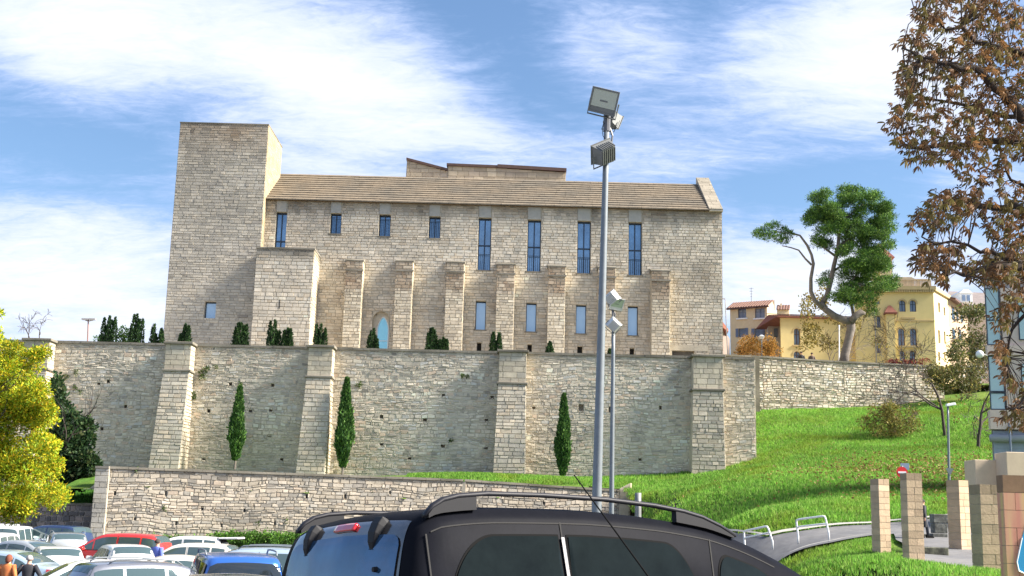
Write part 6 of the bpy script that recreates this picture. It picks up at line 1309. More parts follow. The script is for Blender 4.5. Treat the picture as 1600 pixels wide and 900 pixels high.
class Car:
    def __init__(s, kind, dense=2):
        p = PROF[kind]; s.p = p; s.L, s.W, s.belt = p['L'], p['W'], p['belt']; pr = p['prof']; n = len(pr)
        # catmull-rom refined profile in parameter s (index)
        ss = np.linspace(0, n-1, (n-1)*dense+1); A_ = np.array([pr[0]]+pr+[pr[-1]], float)
        def cr1(u):
            i = min(int(u), n-2); t = u-i; P0, P1, P2, P3 = A_[i], A_[i+1], A_[i+2], A_[i+3]
            lin = P1*(1-t)+P2*t; c_ = .5*((2*P1)+(-P0+P2)*t+(2*P0-5*P1+4*P2-P3)*t*t+(-P0+3*P1-3*P2+P3)*t**3)
            return lin*.35+c_*.65
        s.cr = cr1; s.ss = ss
        xs_ = [cr1(u) for u in ss]; m = [q for q in xs_]; 
        s.px = np.array([q[0] for q in m]); s.pz = np.array([q[1] for q in m]); o = np.argsort(s.px); s.ox, s.oz = s.px[o], s.pz[o]
    def sec(s, x, t):
        b = min(s.belt, t-.03); gh = t-b; e = abs(x)/(s.L/2); tp = s.p.get('taper', (.10, .05)); w_ = s.W/2*(1-(tp[0] if x < 0 else .10)*min(1, e)**6-(tp[1] if x < 0 else .05)*e**2); k = min(1, gh/.3); wr = w_*.97-s.p.get('tum', .30)*gh*(1 if gh < .5 else .5/gh*.9+.1)
        bow = (s.p.get('bow', .16) if x < 0 else .16)*max(0, (e-.75)/.25)**1.6*(-1 if x > 0 else 1)
        pts = [(w_*.92, min(.20, t-.1)), (w_*.985, min(.42, t-.06)), (w_, min(.64, t-.045)), (w_*.985, b), ((w_*.985+wr)/2+.012*k, b+(t-.09*k-b)*.5), (wr, t-.09*k), (wr-.045, t-.03*k), (wr*.78, t-.006), (wr*.4, t+.010), (0, t+.016)]
        return [(x+bow*(y/w_)**2, y, z) for y, z in pts]
    def top(s, u, y):
        x, t = s.cr(u); pts = s.sec(x, t)[5:]; ay = abs(y)
        ys = [q[1] for q in pts][::-1]; xq = np.interp(ay, ys, [q[0] for q in pts][::-1]); zq = np.interp(ay, ys, [q[2] for q in pts][::-1])
        return Vector((xq, y, zq))
    def tnorm(s, u, y):
        a = s.top(u+.05, y)-s.top(u-.05, y); b = s.top(u, y+.02)-s.top(u, y-.02); n_ = a.cross(b).normalized()
        return n_ if n_.z+abs(n_.x)*.01 > 0 or abs(n_.z) < 1e-3 else -n_
    def topz(s, x): return float(np.interp(x, s.ox, s.oz))
    def side(s, x, z, off=0):
        t = s.topz(x); pts = s.sec(x, t); zs = [q[2] for q in pts[:6]]; ys = [q[1] for q in pts[:6]]
        return float(np.interp(z, zs, ys))+off
    def body(s, parent, mt, name='body'):
        V, F = [], []; secs = [s.sec(*s.cr(u)) for u in s.ss]; m = len(secs[0]); full = []
        for q in secs: full.append(q[:-1]+[q[-1]]+[(a, -b, c) for (a, b, c) in q[:-1][::-1]])
        k = len(full[0]); n = len(full); V = [p for r_ in full for p in r_]
        F = [(i*k+j, i*k+j+1, (i+1)*k+j+1, (i+1)*k+j) for i in range(n-1) for j in range(k-1)]+[((i+1)*k, i*k, i*k+k-1, (i+1)*k+k-1)[::-1] for i in range(n-1)]
        F += [tuple(range(k-1, -1, -1)), tuple((n-1)*k+j for j in range(k))]
        mb = MB(); mb.add(V, F); o = mb.obj(name, mt, parent, smooth=True, local=True); 
        o.data.polygons[-1].use_smooth = False; o.data.polygons[-2].use_smooth = False
        return o
    def patch(s, u0, u1, y0, y1, off, inset=None, nu=8, ny=10):
        """grid patch on the upper surface; inset(u)-> half width"""
        mb = MB()
        for i in range(nu+1):
            u = u0+(u1-u0)*i/nu; hw = inset(i/nu) if inset else None
            for j in range(ny+1):
                y = (y0+(y1-y0)*j/ny) if hw is None else (-hw+2*hw*j/ny); n_ = s.tnorm(u, y)
                c = Vector((0, 0, .9)); p = s.top(u, y)
                if n_.dot(p-Vector((p.x*.5, 0, .6))) < 0: n_ = -n_
                mb.v.append(tuple(p+n_*off))
        for i in range(nu):
            for j in range(ny): mb.f.append((i*(ny+1)+j, (i+1)*(ny+1)+j, (i+1)*(ny+1)+j+1, i*(ny+1)+j+1))
        return mb
    def sidepatch(s, x0, x1, zb_, zt_, sgn, off, nx=8, nz=3):
        mb = MB()
        for i in range(nx+1):
            x = x0+(x1-x0)*i/nx; a, b = zb_(x), zt_(x)
            for j in range(nz+1): z = a+(b-a)*j/nz; mb.v.append((x, sgn*s.side(x, z, off), z))
        for i in range(nx):
            for j in range(nz):
                q = (i*(nz+1)+j, (i+1)*(nz+1)+j, (i+1)*(nz+1)+j+1, i*(nz+1)+j+1); mb.f.append(q if sgn < 0 else q[::-1])
        return mb
def wheel(parent, x, y, r=.32):
    mb = MB(); sg = 1 if y > 0 else -1; n = 20; prof = [(r-.09, -.10), (r-.01, -.09), (r, -.04), (r, .05), (r-.015, .10), (r-.09, .11)]
    for (rr, d) in prof:
        for k in range(n): a = 2*math.pi*k/n; mb.v.append((x+rr*math.cos(a), y+sg*d, r+rr*math.sin(a)))
    for i in range(len(prof)-1):
        for k in range(n): mb.f.append((i*n+k, i*n+(k+1) % n, (i+1)*n+(k+1) % n, (i+1)*n+k))
    mb.f.append(tuple(range(n))); w_ = mb.obj('wheel', M['rubber'], parent, local=True)
    mb = MB(); n = 10; c = (x, y+sg*.085, r)
    mb.v = [(x, y+sg*.10, r)]+[(x+(r-.085)*(1 if k % 2 else .55)*math.cos(math.pi*k/n), y+sg*.085, r+(r-.085)*(1 if k % 2 else .55)*math.sin(math.pi*k/n)) for k in range(2*n)]
    mb.f = [(0, 1+k, 1+(k+1) % (2*n)) for k in range(2*n)]; mb.obj('rim', M['metal'], w_, local=True)
PAINT = {}
def paint(name, c, metal=.25, rough=.28):
    if name not in PAINT: PAINT[name] = mat(name, c, rough=rough, metal=metal, spec=.5, coat=.8, noise_amt=.05, nscale=2)
    return PAINT[name]
def make_car(kind, label, cat, loc, yaw, pm, rails=False, bar=False, tailgate=False, glass=None, group='cars parked below the low wall', name='parked_car'):
    c = Car(kind); p = c.p; t = thing(name, label, cat, loc, R(yaw), group); gm = glass or M['car_glass']
    body = c.body(t, pm)
    for sgn in (1, -1):
        for (a, b) in p['side']:
            zt_ = lambda x: max(c.belt+.07, min(c.topz(x)-.13, p['H']-.13)); c.sidepatch(a, b, lambda x: c.belt+.03, zt_, sgn, .006).obj('side_window', gm, t, smooth=True, local=True)
        a, b = p['side'][0][0]-.03, p['side'][-1][1]+.03
        c.sidepatch(a, b, lambda x: c.belt+.01, lambda x: c.belt+.03, sgn, .008, nx=10, nz=1).obj('window_trim', M['black_plastic'], t, local=True)
        mb = MB(); x = p['side'][-1][1]-.05; y = sgn*(c.side(x, c.belt)); mb.box(x-.02, x+.13, min(y, y+sgn*.20), max(y, y+sgn*.20), c.belt+.0, c.belt+.13); mb.obj('wing_mirror', pm, t, bevel=.03, local=True)
        x = -c.L/2; mb = MB(); yy = c.sec(x+.12, .9)[3][1]; 
        c.sidepatch(x+.06, x+.30, lambda x: c.belt-.18, lambda x: c.belt+.02, sgn, .012, nx=3, nz=2).obj('tail_light', M['red_lens'], t, local=True)
        c.sidepatch(c.L/2-.45, c.L/2-.08, lambda x: .58, lambda x: .70, sgn, .01, nx=3, nz=2).obj('headlight', M['glass_pale'], t, local=True)
        for x in (c.L*.31, -c.L*.30): wheel(t, x, sgn*(c.W/2-.09))
        for xq in (p['side'][1][1]+.04 if len(p['side']) > 1 else 0,): c.sidepatch(xq-.006, xq+.006, lambda x: .35, lambda x: c.topz(x)-.10, sgn, .004, nx=1, nz=5).obj('door_seam', M['black_plastic'], t, local=True)
    r0, r1 = p['rear']; f0, f1 = p['front']; hw = c.W/2-.24
    if not tailgate: c.patch(r0, r1, 0, 0, .008, lambda q: hw+.06-.12*q).obj('rear_window', gm, t, smooth=True, local=True)
    c.patch(f0, f1, 0, 0, .008, lambda q: hw-.06+.13*q).obj('windscreen', gm, t, smooth=True, local=True)
    mb = MB(); mb.box(-c.L/2-.015, -c.L/2+.05, -.26, .26, .62, .73); mb.obj('number_plate', M['white_paint'], t, local=True)
    if rails:
        for sgn in (1, -1):
            pts = [(x, sgn*(c.side(x, c.topz(x)-.09)-.05), c.topz(x)+(.0 if x in (-1.5, .25) else .07)) for x in (-1.5, -1.35, -.9, -.3, .1, .25)]
            MB().tube(pts, .018, 6).obj('roof_rail', M['metal'] if bar is False else M['black_plastic'], t, smooth=True, local=True)
    if bar: mb = MB(); mb.box(-1.6, -1.35, -.55, .55, c.topz(-1.5)+.01, c.topz(-1.5)+.11); mb.obj('roof_light_bar', M['metal_light'], t, bevel=.02, local=True)
    if tailgate:
        zt_ = c.topz(-1.7); mb = MB(); mb.hexa([(-1.72, -.68, zt_-.02), (-1.72, .68, zt_-.02), (-2.62, .62, zt_+.0), (-2.62, -.62, zt_+.0)], [(-1.72, -.68, zt_+.05), (-1.72, .68, zt_+.05), (-2.60, .62, zt_+.09), (-2.60, -.62, zt_+.09)]); g_ = mb.obj('open_tailgate', pm, t, bevel=.03, local=True)
        mb = MB(); mb.hexa([(-1.85, -.58, zt_-.035), (-1.85, .58, zt_-.035), (-2.4, .52, zt_-.02), (-2.4, -.52, zt_-.02)], [(-1.85, -.58, zt_-.025), (-1.85, .58, zt_-.025), (-2.4, .52, zt_-.008), (-2.4, -.52, zt_-.008)]); mb.obj('rear_window', gm, g_, local=True)
        c.patch(r0, r1, 0, 0, .006, lambda q: hw).obj('boot_opening', M['black'], t, smooth=True, local=True)
    return t, c
WHT, SIL, CRM = paint('white_car_paint', (.72, .73, .73), 0, .3), paint('silver_car_paint', (.46, .49, .50), .5, .3), paint('cream_white_paint', (.70, .66, .58), 0, .3)
PBL, RED, NAV = paint('pale_blue_paint', (.42, .52, .60), .4, .3), paint('red_car_paint', (.60, .035, .03), .1, .3), paint('navy_car_paint', (.03, .055, .13), .3, .3)
BLU, GRY, DGR = paint('blue_van_paint', (.03, .12, .42), .3, .25), paint('grey_car_paint', (.22, .23, .26), .5, .3), paint('dark_grey_paint', (.07, .08, .10), .4, .3)
CARS = [(24, 821, 63, 97, 'van', WHT, 'white van with a roof light bar, seen from behind, against the yellow tree', dict(bar=True), 'van'),
        (83, 817, 64, 158, 'mpv', NAV, 'navy blue people carrier under the yellow tree, by the dark stone wall', {}, 'car'),
        (104, 831, 54, 114, 'hatch', SIL, 'silver hatchback with roof rails seen from behind between navy car and red car', dict(rails=True), 'car'),
        (-4, 833, 56, 97, 'van', WHT, 'white van cut off by the left edge, nearer than the one with a light bar', {}, 'van'),
        (34, 843, 49, 160, 'sedan', SIL, 'silver saloon at far left with its side windows visible', {}, 'car'),
        (88, 853, 42, 115, 'hatch', WHT, 'white hatchback seen from behind with dark rear window, left of the red car nose', {}, 'car'),
        (186, 833, 51, 172, 'mpv', RED, 'bright red people carrier with its windscreen to the left', {}, 'car'),
        (192, 850, 43, 118, 'hatch', WHT, 'white hatchback seen from behind in front of the red car', {}, 'car'),
        (2, 858, 38, 172, 'sedan', PBL, 'pale blue saloon behind the two walking people', {}, 'car'),
        (142, 873, 33, 204, 'sedan', WHT, 'white saloon at the bottom, right of the man in the dark coat', {}, 'car'),
        (288, 837, 56, 178, 'hatch', WHT, 'white hatchback with its tailgate raised, in front of the hedge', dict(tailgate=True), 'car'),
        (296, 848, 48, 176, 'hatch', CRM, 'cream-white hatchback with grey side windows, in front of the open tailgate car', {}, 'car'),
        (270, 866, 37, 196, 'sedan', CRM, 'cream-white saloon with its bonnet to the left, behind the blue van', {}, 'car'),
        (392, 851, 35, 184, 'mpv', PBL, 'pale blue-white people carrier, its long roof showing behind the blue van', dict(rails=True), 'car'),
        (252, 876, 30, 38, 'wagon', GRY, 'grey estate car with roof rails and a red tail light at the bottom', dict(rails=True), 'car'),
        (366, 862, 26, 108, 'van', BLU, 'bright blue van seen from behind with a large dark rear window', dict(rails=True, glass=M['glass_dark']), 'van'),
        (330, 887, 14, 176, 'sedan', DGR, 'dark grey car roof at the bottom edge in front of the blue van', {}, 'car')]
for (px, py, Y, yaw, kind, pm, lb, kw, ct) in CARS:
    p_ = P(px, py, Y); zg = lot_z(p_.x, Y); zz_ = min(max(p_.z-PROF[kind]['H']-.01, zg-.30), zg+.25)
    make_car(kind, lb, ct, (p_.x, Y, zz_), yaw, pm, **kw)
# near white car, only its roof edge shows; whip aerial on it
zr_ = P(1400, 896.5, 4.3).z
t, c = make_car('hatch', 'white car right in front of the camera, its roof edge along the bottom right', 'car', (2.25, 4.3, zr_-1.52), 180, WHT, group=None)
a0_, a1_ = P(1014, 902, 4.25), P(897, 742, 4.25); dd = (a1_-a0_).normalized(); lo = Vector((t.location)); 
base_ = a0_-dd*.42
mb = MB(); mb.tube([base_, a0_, a1_], [.0045, .0035, .0022], 7); mb.tube([base_-dd*.03, base_+dd*.05], [.012, .008], 8); mb  .obj('aerial', M['rubber'], t)
# ================= BLACK VAN =================
TH = 42.0; Y0 = 6.05; P0 = Vector((-.058*Y0, Y0))
fw_ = Vector((math.cos(R(TH)), math.sin(R(TH)))); rt = Vector((math.sin(R(TH)), -math.cos(R(TH))))
ctr = P0+fw_*2.17-rt*(.80-.11)
BLK = mat('black_van_paint', (.0085, .009, .012), rough=.42, metal=.0, spec=.012, coat=.0, noise_amt=.15, nscale=6, bump=.02, bscale=40)
bv = thing('black_van', 'large black people carrier in the foreground with roof rails and wet rear window', 'car', (.786, 8.638, -.055), R(35.6)); bv.rotation_euler = (R(-4.3), R(.4), R(35.6))
c = Car('black', 5); c.body(bv, BLK)
GD = mat('black_van_side_glass', (.006, .009, .009), rough=.03, spec=.12, noise_amt=.3, nscale=4)
GR = mat('black_van_rear_glass', (.035, .085, .16), rough=.05, spec=.9, metal=.5, noise_amt=.3, nscale=3, bump=.06, bscale=5)  # blue base and mottling stand for reflected sky and cloud streaks
def rr(x, a, b, za, zb_, ra, rb):
    """top edge with rounded ends"""
    z = zb_
    if x < a+ra: q = (a+ra-x)/ra; z = za+(zb_-za)*math.sqrt(max(0, 1-q*q))
    if x > b-rb: q = (x-b+rb)/rb; z = min(z, za+(zb_-za)*math.sqrt(max(0, 1-q*q)))
    return z
for sgn in (-1, 1):
    zt_ = lambda x: c.topz(x)-.185
    for (a, b, ra, rb, nm) in ((-1.93, -1.115, .34, .02, 'side_window'), (-1.075, -.02, .02, .26, 'side_window'), (.13, .93, .16, .45, 'front_side_window')):
        zl = 1.10; f = lambda x: rr(x, a, b, zl+.02, zt_(x), ra, rb)
        fo = lambda x: min(zt_(x)+.012, rr(x, a-.012, b+.012, zl, zt_(x)+.012, ra, rb))
        fr_ = c.sidepatch(a-.012, b+.012, lambda x: zl-.02, fo, sgn, .004, nx=44, nz=4).obj('window_rubber', M['rubber'], bv, smooth=True, local=True)
        c.sidepatch(a, b, lambda x: zl, f, sgn, .011, nx=44, nz=4).obj(nm, GD, fr_, smooth=True, local=True)
    for (x, k) in ((-1.095, 0), (.055, .10), (-2.03, 0)):
        mb = MB(); n = 14
        for i in range(n+1):
            z = .35+(c.topz(x+k)-.10-.35)*i/n; xx = x+k*max(0, (z-1.0))/.7
            for dx in (-.005, .005): mb.v.append((xx+dx, sgn*c.side(xx, z, .0045), z))
        for i in range(n): q = (2*i, 2*i+1, 2*i+3, 2*i+2); mb.f.append(q if sgn < 0 else q[::-1])
        mb.obj('door_seam', M['black'], bv, local=True)
    # bright pillar strip between the two rear windows
    c.sidepatch(-1.108, -1.085, lambda x: 1.05, lambda x: c.topz(x)-.19, sgn, .014, nx=2, nz=5).obj('pillar_trim', M['grey_plastic'], bv, local=True)
    # gutter line along the roof side
    c.sidepatch(-2.0, .75, lambda x: c.topz(x)-.112, lambda x: c.topz(x)-.104, sgn, .003, nx=40, nz=1).obj('roof_seam', M['black'], bv, local=True)
    # roof rail: thick feet and bar
    def rz(x): return c.topz(x)
    yy = lambda x: sgn*(c.side(x, c.topz(x)-.09)-.035)
    bar = [(-2.02, .0), (-1.97, .028), (-1.90, .050), (-1.80, .062), (-1.6, .066), (-1.2, .065), (-.7, .063), (-.3, .060), (-.05, .056), (.12, .045), (.28, .025), (.42, .0)]
    mb = MB(); w2 = .024
    for (x, h) in bar:
        z = rz(x)+h-.004; y = yy(x)
        for (dy, dz) in ((-w2, -.013), (-w2*1.05, .002), (-w2*.6, .013), (w2*.6, .013), (w2*1.05, .002), (w2, -.013)): mb.v.append((x, y+dy, z+dz))
    for i in range(len(bar)-1):
        for j in range(6): mb.f.append((i*6+j, i*6+(j+1) % 6, (i+1)*6+(j+1) % 6, (i+1)*6+j))
    mb.f += [tuple(range(5, -1, -1)), tuple((len(bar)-1)*6+j for j in range(6))]
    rl_ = mb.obj('roof_rail', mat('roof_rail_grey_%d' % (sgn+2), (.018, .018, .022), rough=.5, metal=.0, spec=.2), bv, smooth=True, local=True)
    for (a, b) in ((-2.0, -1.68), (-.12, .40)):
        mb = MB(); n = 8
        for i in range(n+1):
            x = a+(b-a)*i/n; y = yy(x); h = float(np.interp(x, [q[0] for q in bar], [q[1] for q in bar]))
            mb.v += [(x, y-.022, rz(x)-.03), (x, y+.022, rz(x)-.03), (x, y+.022, rz(x)+h-.004), (x, y-.022, rz(x)+h-.004)]
        for i in range(n):
            for j in range(4): mb.f.append((i*4+j, i*4+(j+1) % 4, (i+1)*4+(j+1) % 4, (i+1)*4+j))
        mb.f += [(3, 2, 1, 0), (n*4, n*4+1, n*4+2, n*4+3)]
        mb.obj('rail_foot', M['black_plastic'], rl_, local=True)
    for x in (1.35, -1.32): wheel(bv, x, sgn*.84, .33)
    mb = MB(); y = sgn*c.side(.95, 1.08); mb.box(.88, 1.05, min(y, y+sgn*.24), max(y, y+sgn*.24), 1.02, 1.22); mb.obj('wing_mirror', BLK, bv, bevel=.04, local=True)
    mb = MB(); c.sidepatch(-2.16, -2.04, lambda x: .75, lambda x: 1.25, sgn, .012, nx=3, nz=3).obj('tail_light', M['red_lens'], bv, smooth=True, local=True)
# rear window, dark surround, brake light, hinge covers, wiper knob
c.patch(2.0, 5.18, 0, 0, .004, lambda q: .745-.065*q, nu=18, ny=24).obj('rear_surround', mat('gloss_black_trim', (.03, .024, .02), rough=.18, coat=1), bv, smooth=True, local=True)
c.patch(2.1, 4.35, 0, 0, .012, lambda q: (.70-.03*q)*(1 if q < .88 else .985-.35*((q-.88)/.12)**2*.25), nu=18, ny=24).obj('rear_window', GR, bv, smooth=True, local=True)
mb = c.patch(4.62, 4.98, -.125, .125, .022, None, nu=5, ny=10); bl_ = mb.obj('brake_light', M['red_lens'], bv, smooth=True, local=True); sm_ = bl_.modifiers.new('thickness', 'SOLIDIFY'); sm_.thickness = .02
for y in (.43, -.40):
    mb = MB(); sects = []
    for i, u in enumerate((3.82, 4.0, 4.35, 4.75, 5.05, 5.2)):
        w_ = [.022, .036, .046, .048, .046, .036][i]; d_ = [.012, .03, .045, .05, .05, .02][i]
        for (dy, dd_) in ((-w_, .0), (-w_*.85, d_), (w_*.85, d_), (w_, .0)):
            p_ = c.top(u, y+dy); n_ = c.tnorm(u, y)
            if n_.x > 0: n_ = -n_
            mb.v.append(tuple(p_+n_*dd_))
    for i in range(5):
        for j in range(3): mb.f.append((i*4+j, i*4+j+1, (i+1)*4+j+1, (i+1)*4+j))
    mb.f += [(0, 1, 2, 3), (23, 22, 21, 20)]
    mb.obj('hinge_cover', M['black_plastic'], bv, local=True, bevel=.006)
p_ = c.top(3.35, -.50); mb = MB(); mb.tube([p_, p_+Vector((-.035, 0, .0))], [.018, .014], 10); mb.obj('washer_nozzle', M['black_plastic'], bv, local=True)
c.patch(10.6, 13.6, 0, 0, .008, lambda q: .60+.14*q, nu=12, ny=16).obj('windscreen', GD, bv, smooth=True, local=True)
mb = MB(); mb.box(-2.24, -2.19, -.26, .26, .72, .83); mb.obj('number_plate', M['white_paint'], bv, local=True)
# ================= CHESTNUT OVERHANGING AT THE RIGHT =================
CY = 13.0; rg = random.Random(77)
tb_ = P(1850, 700, CY+.6); tb_.z = h1(tb_.x, CY+.6) if tb_.x < 55 else 0
ct_ = thing('chestnut_tree', 'brown-leaved horse chestnut overhanging from the right edge of the picture', 'tree', (tb_.x, tb_.y, 0.0))
mb = MB(); crownp = P(1840, 60, CY+.4)
mb.tube([Vector((tb_.x, tb_.y, -.6)), Vector((tb_.x-.05, tb_.y, 1.5)), Vector((tb_.x+.05, tb_.y-.1, 3.2)), crownp, crownp+Vector((.1, 0, 1.8))], [.34, .27, .23, .16, .07], 12)
LIMBS = [[(1830, 420), (1740, 380), (1650, 335), (1600, 290), (1540, 262)], [(1835, 300), (1700, 240), (1600, 190), (1500, 160), (1420, 150)], [(1835, 200), (1720, 120), (1600, 80), (1500, 50), (1430, 20)],
         [(1830, 420), (1700, 440), (1600, 410), (1530, 385), (1440, 370)], [(1828, 480), (1720, 500), (1640, 480), (1590, 500), (1570, 560)], [(1828, 480), (1700, 560), (1620, 590), (1585, 640)], [(1838, 140), (1740, 10), (1600, -20), (1500, -30)], [(1700, 240), (1620, 225), (1520, 225), (1420, 235), (1400, 205)],
         [(1650, 335), (1580, 330), (1500, 315), (1450, 300)], [(1600, 410), (1540, 420), (1480, 430)], [(1600, 190), (1540, 110), (1460, 95), (1410, 75)]]
brp = []
for i, L_ in enumerate(LIMBS):
    dy = rg.uniform(-.8, .9); pts = [P(a, b, CY+dy*min(1, k*.4)) for k, (a, b) in enumerate(L_)]; q = []
    for a, b in zip(pts[:-1], pts[1:]):
        for k in range(4): q.append(a.lerp(b, k/4)+Vector((rg.gauss(0, .025), rg.gauss(0, .03), rg.gauss(0, .03))))
    q.append(pts[-1]); n = len(q); mb.tube(q, [.055*(1-k/n)**1.1+.006 for k in range(n)], 7, cap=False); brp += q[2:]
YB_ = [(-60, 1425), (0, 1440), (40, 1412), (75, 1402), (110, 1412), (140, 1408), (165, 1398), (190, 1388), (205, 1386), (235, 1410), (250, 1425), (258, 1468), (272, 1500), (285, 1492), (296, 1455), (310, 1445), (330, 1428), (345, 1424), (360, 1450), (375, 1436), (390, 1420), (405, 1418), (420, 1448), (436, 1462), (446, 1540), (470, 1545), (490, 1552), (520, 1562), (545, 1558), (580, 1568), (600, 1585), (620, 1572), (645, 1568), (662, 1575)]
lb = lambda y: np.interp(y, [a[0] for a in YB_], [a[1] for a in YB_])
sites = []
while len(sites) < 4200:
    y = rg.uniform(-60, 664) if rg.random() < .9 else rg.uniform(400, 664); x = rg.uniform(1385, 1700)
    l = lb(y)+3
    if x < l: continue
    if y > 440 and x > 1540 and y < 664 and rg.random() < .25: continue
    g_ = float(fbm(x/34.0+3, y/26.0+11)); edge = min(1, (x-l)/40)
    if g_ < .41+.03*(1-edge)+(.04 if y > 440 else 0): continue
    if 1395 < x < 1640 and y > 250 and y < 290 and rg.random() < .55: continue
    sites.append((x, y))
def leaflet_set(seed, dn):
    """one palmate leaf: five to seven drooping leaflets from a stalk"""
    r_ = random.Random(seed); n = r_.choice((5, 6, 7)); V, F = [], []; stalk = r_.uniform(.05, .09)
    V += [(0, 0, 0), (.003, 0, 0), (dn[0]*stalk+.003, dn[1]*stalk, dn[2]*stalk), (dn[0]*stalk, dn[1]*stalk, dn[2]*stalk)]; F.append((0, 1, 2, 3))
    o = Vector(dn)*stalk; ax = Vector(dn).normalized(); u = ax.orthogonal().normalized(); v = ax.cross(u)
    for k in range(n):
        a = 2*math.pi*(k+.5)/n*.85+r_.uniform(-.15, .15); d = (ax*r_.uniform(.5, 1.0)+(u*math.cos(a)+v*math.sin(a))*.95+Vector((0, 0, -.45))).normalized(); L = r_.uniform(.05, .088)*(1-.25*abs(k-n/2)/n)
        s = d.cross(ax).normalized()*L*.15; c_ = Vector((0, 0, -1))*L*.12; b = len(V)
        p1 = o+d*L*.45; p2 = o+d*L*.8+c_*.5; p3 = o+d*L+c_*1.3; nn_ = d.cross(s).normalized()*L*.05
        V += [tuple(q) for q in (o, p1+s+nn_, p2+s*.8+nn_, p3, p2-s*.8+nn_, p1-s+nn_, p1, p2)]
        F += [(b, b+1, b+6, b), (b+1, b+2, b+7, b+6), (b+2, b+3, b+7, b+2), (b, b+6, b+5, b), (b+6, b+7, b+4, b+5), (b+7, b+3, b+4, b+7)]
    F = [f if f[0] != f[-1] else f[:-1] for f in F]
    return V, F
PALC = [(.17, .09, .042), (.22, .12, .05), (.17, .13, .045), (.11, .065, .035), (.28, .145, .055), (.17, .14, .045)]
variants = []
for k in range(18):
    dn = Vector((-.6+.5*rg.gauss(0, 1), .6*rg.gauss(0, 1), -.5+.3*rg.gauss(0, 1))).normalized(); V, F = leaflet_set(k, dn); variants.append((V, F, PALC[k % 6]))
meshes = []
for k, (V, F, c_) in enumerate(variants):
    me = bpy.data.meshes.new('leaf'); me.from_pydata(V, [], F); me.update(); me.materials.append(M['leaf']); me.polygons.foreach_set('use_smooth', np.zeros(len(F), bool))
    a = me.attributes.new('col', 'FLOAT_COLOR', 'FACE'); cc = np.ones((len(F), 4), np.float32); cc[:, :3] = np.array(c_)*(1+RNG.normal(0, .12, (len(F), 1))); a.data.foreach_set('color', np.clip(cc, .005, 1).ravel()); meshes.append(me)
BV, BF, BC = [], [], []
brn = np.array([tuple(q) for q in brp]); minv = Matrix.Translation(ct_.location).inverted()
near = sorted(range(len(sites)), key=lambda i: rg.random()); nobj = 0
for ii, (x, y) in enumerate(sites):
    p = P(x, y, CY+rg.uniform(-1.1, 1.3)); k = rg.randrange(18); sc_l = rg.uniform(.85, 1.25); rz_ = rg.uniform(-.7, .7)
    if ii % 5 == 0:   # twig back to the nearest branch
        j = int(((brn-np.array(p))**2).sum(1).argmin()); b = Vector(brn[j])
        if (b-p).length < .75: m_ = b.lerp(p, .5)+Vector((rg.gauss(0, .05), 0, .06)); mb.tube([b, m_, p], [.007, .005, .002], 4, cap=False)
    if nobj < 300 and 1385 < x < 1600 and 0 < y < 664 and ii % 3 != 1:
        o = bpy.data.objects.new('leaf', meshes[k]); COL.objects.link(o); o.parent = ct_; o.matrix_parent_inverse = minv; o.location = p; o.rotation_euler = (0, 0, rz_); o.scale = (sc_l,)*3; nobj += 1; continue
    V, F, c_ = variants[k]; mt_ = Matrix.Rotation(rz_, 3, 'Z'); b0 = len(BV)
    BV += [tuple(p+(mt_ @ Vector(v))*sc_l) for v in V]; BF += [tuple(i+b0 for i in f) for f in F]; q = np.array(c_)*(1+rg.gauss(0, .15)); BC += [tuple(q)]*len(F)
mb.obj('trunk_and_limbs', M['bark_dark'], ct_, smooth=True)
me = bpy.data.meshes.new('foliage'); me.from_pydata(BV, [], BF); me.update(); me.materials.append(M['leaf']); me.polygons.foreach_set('use_smooth', np.zeros(len(BF), bool))
a = me.attributes.new('col', 'FLOAT_COLOR', 'FACE'); cc = np.ones((len(BF), 4), np.float32); cc[:, :3] = np.clip(np.array(BC), .005, 1); a.data.foreach_set('color', cc.ravel())
link('foliage', me, ct_, kind='stuff')

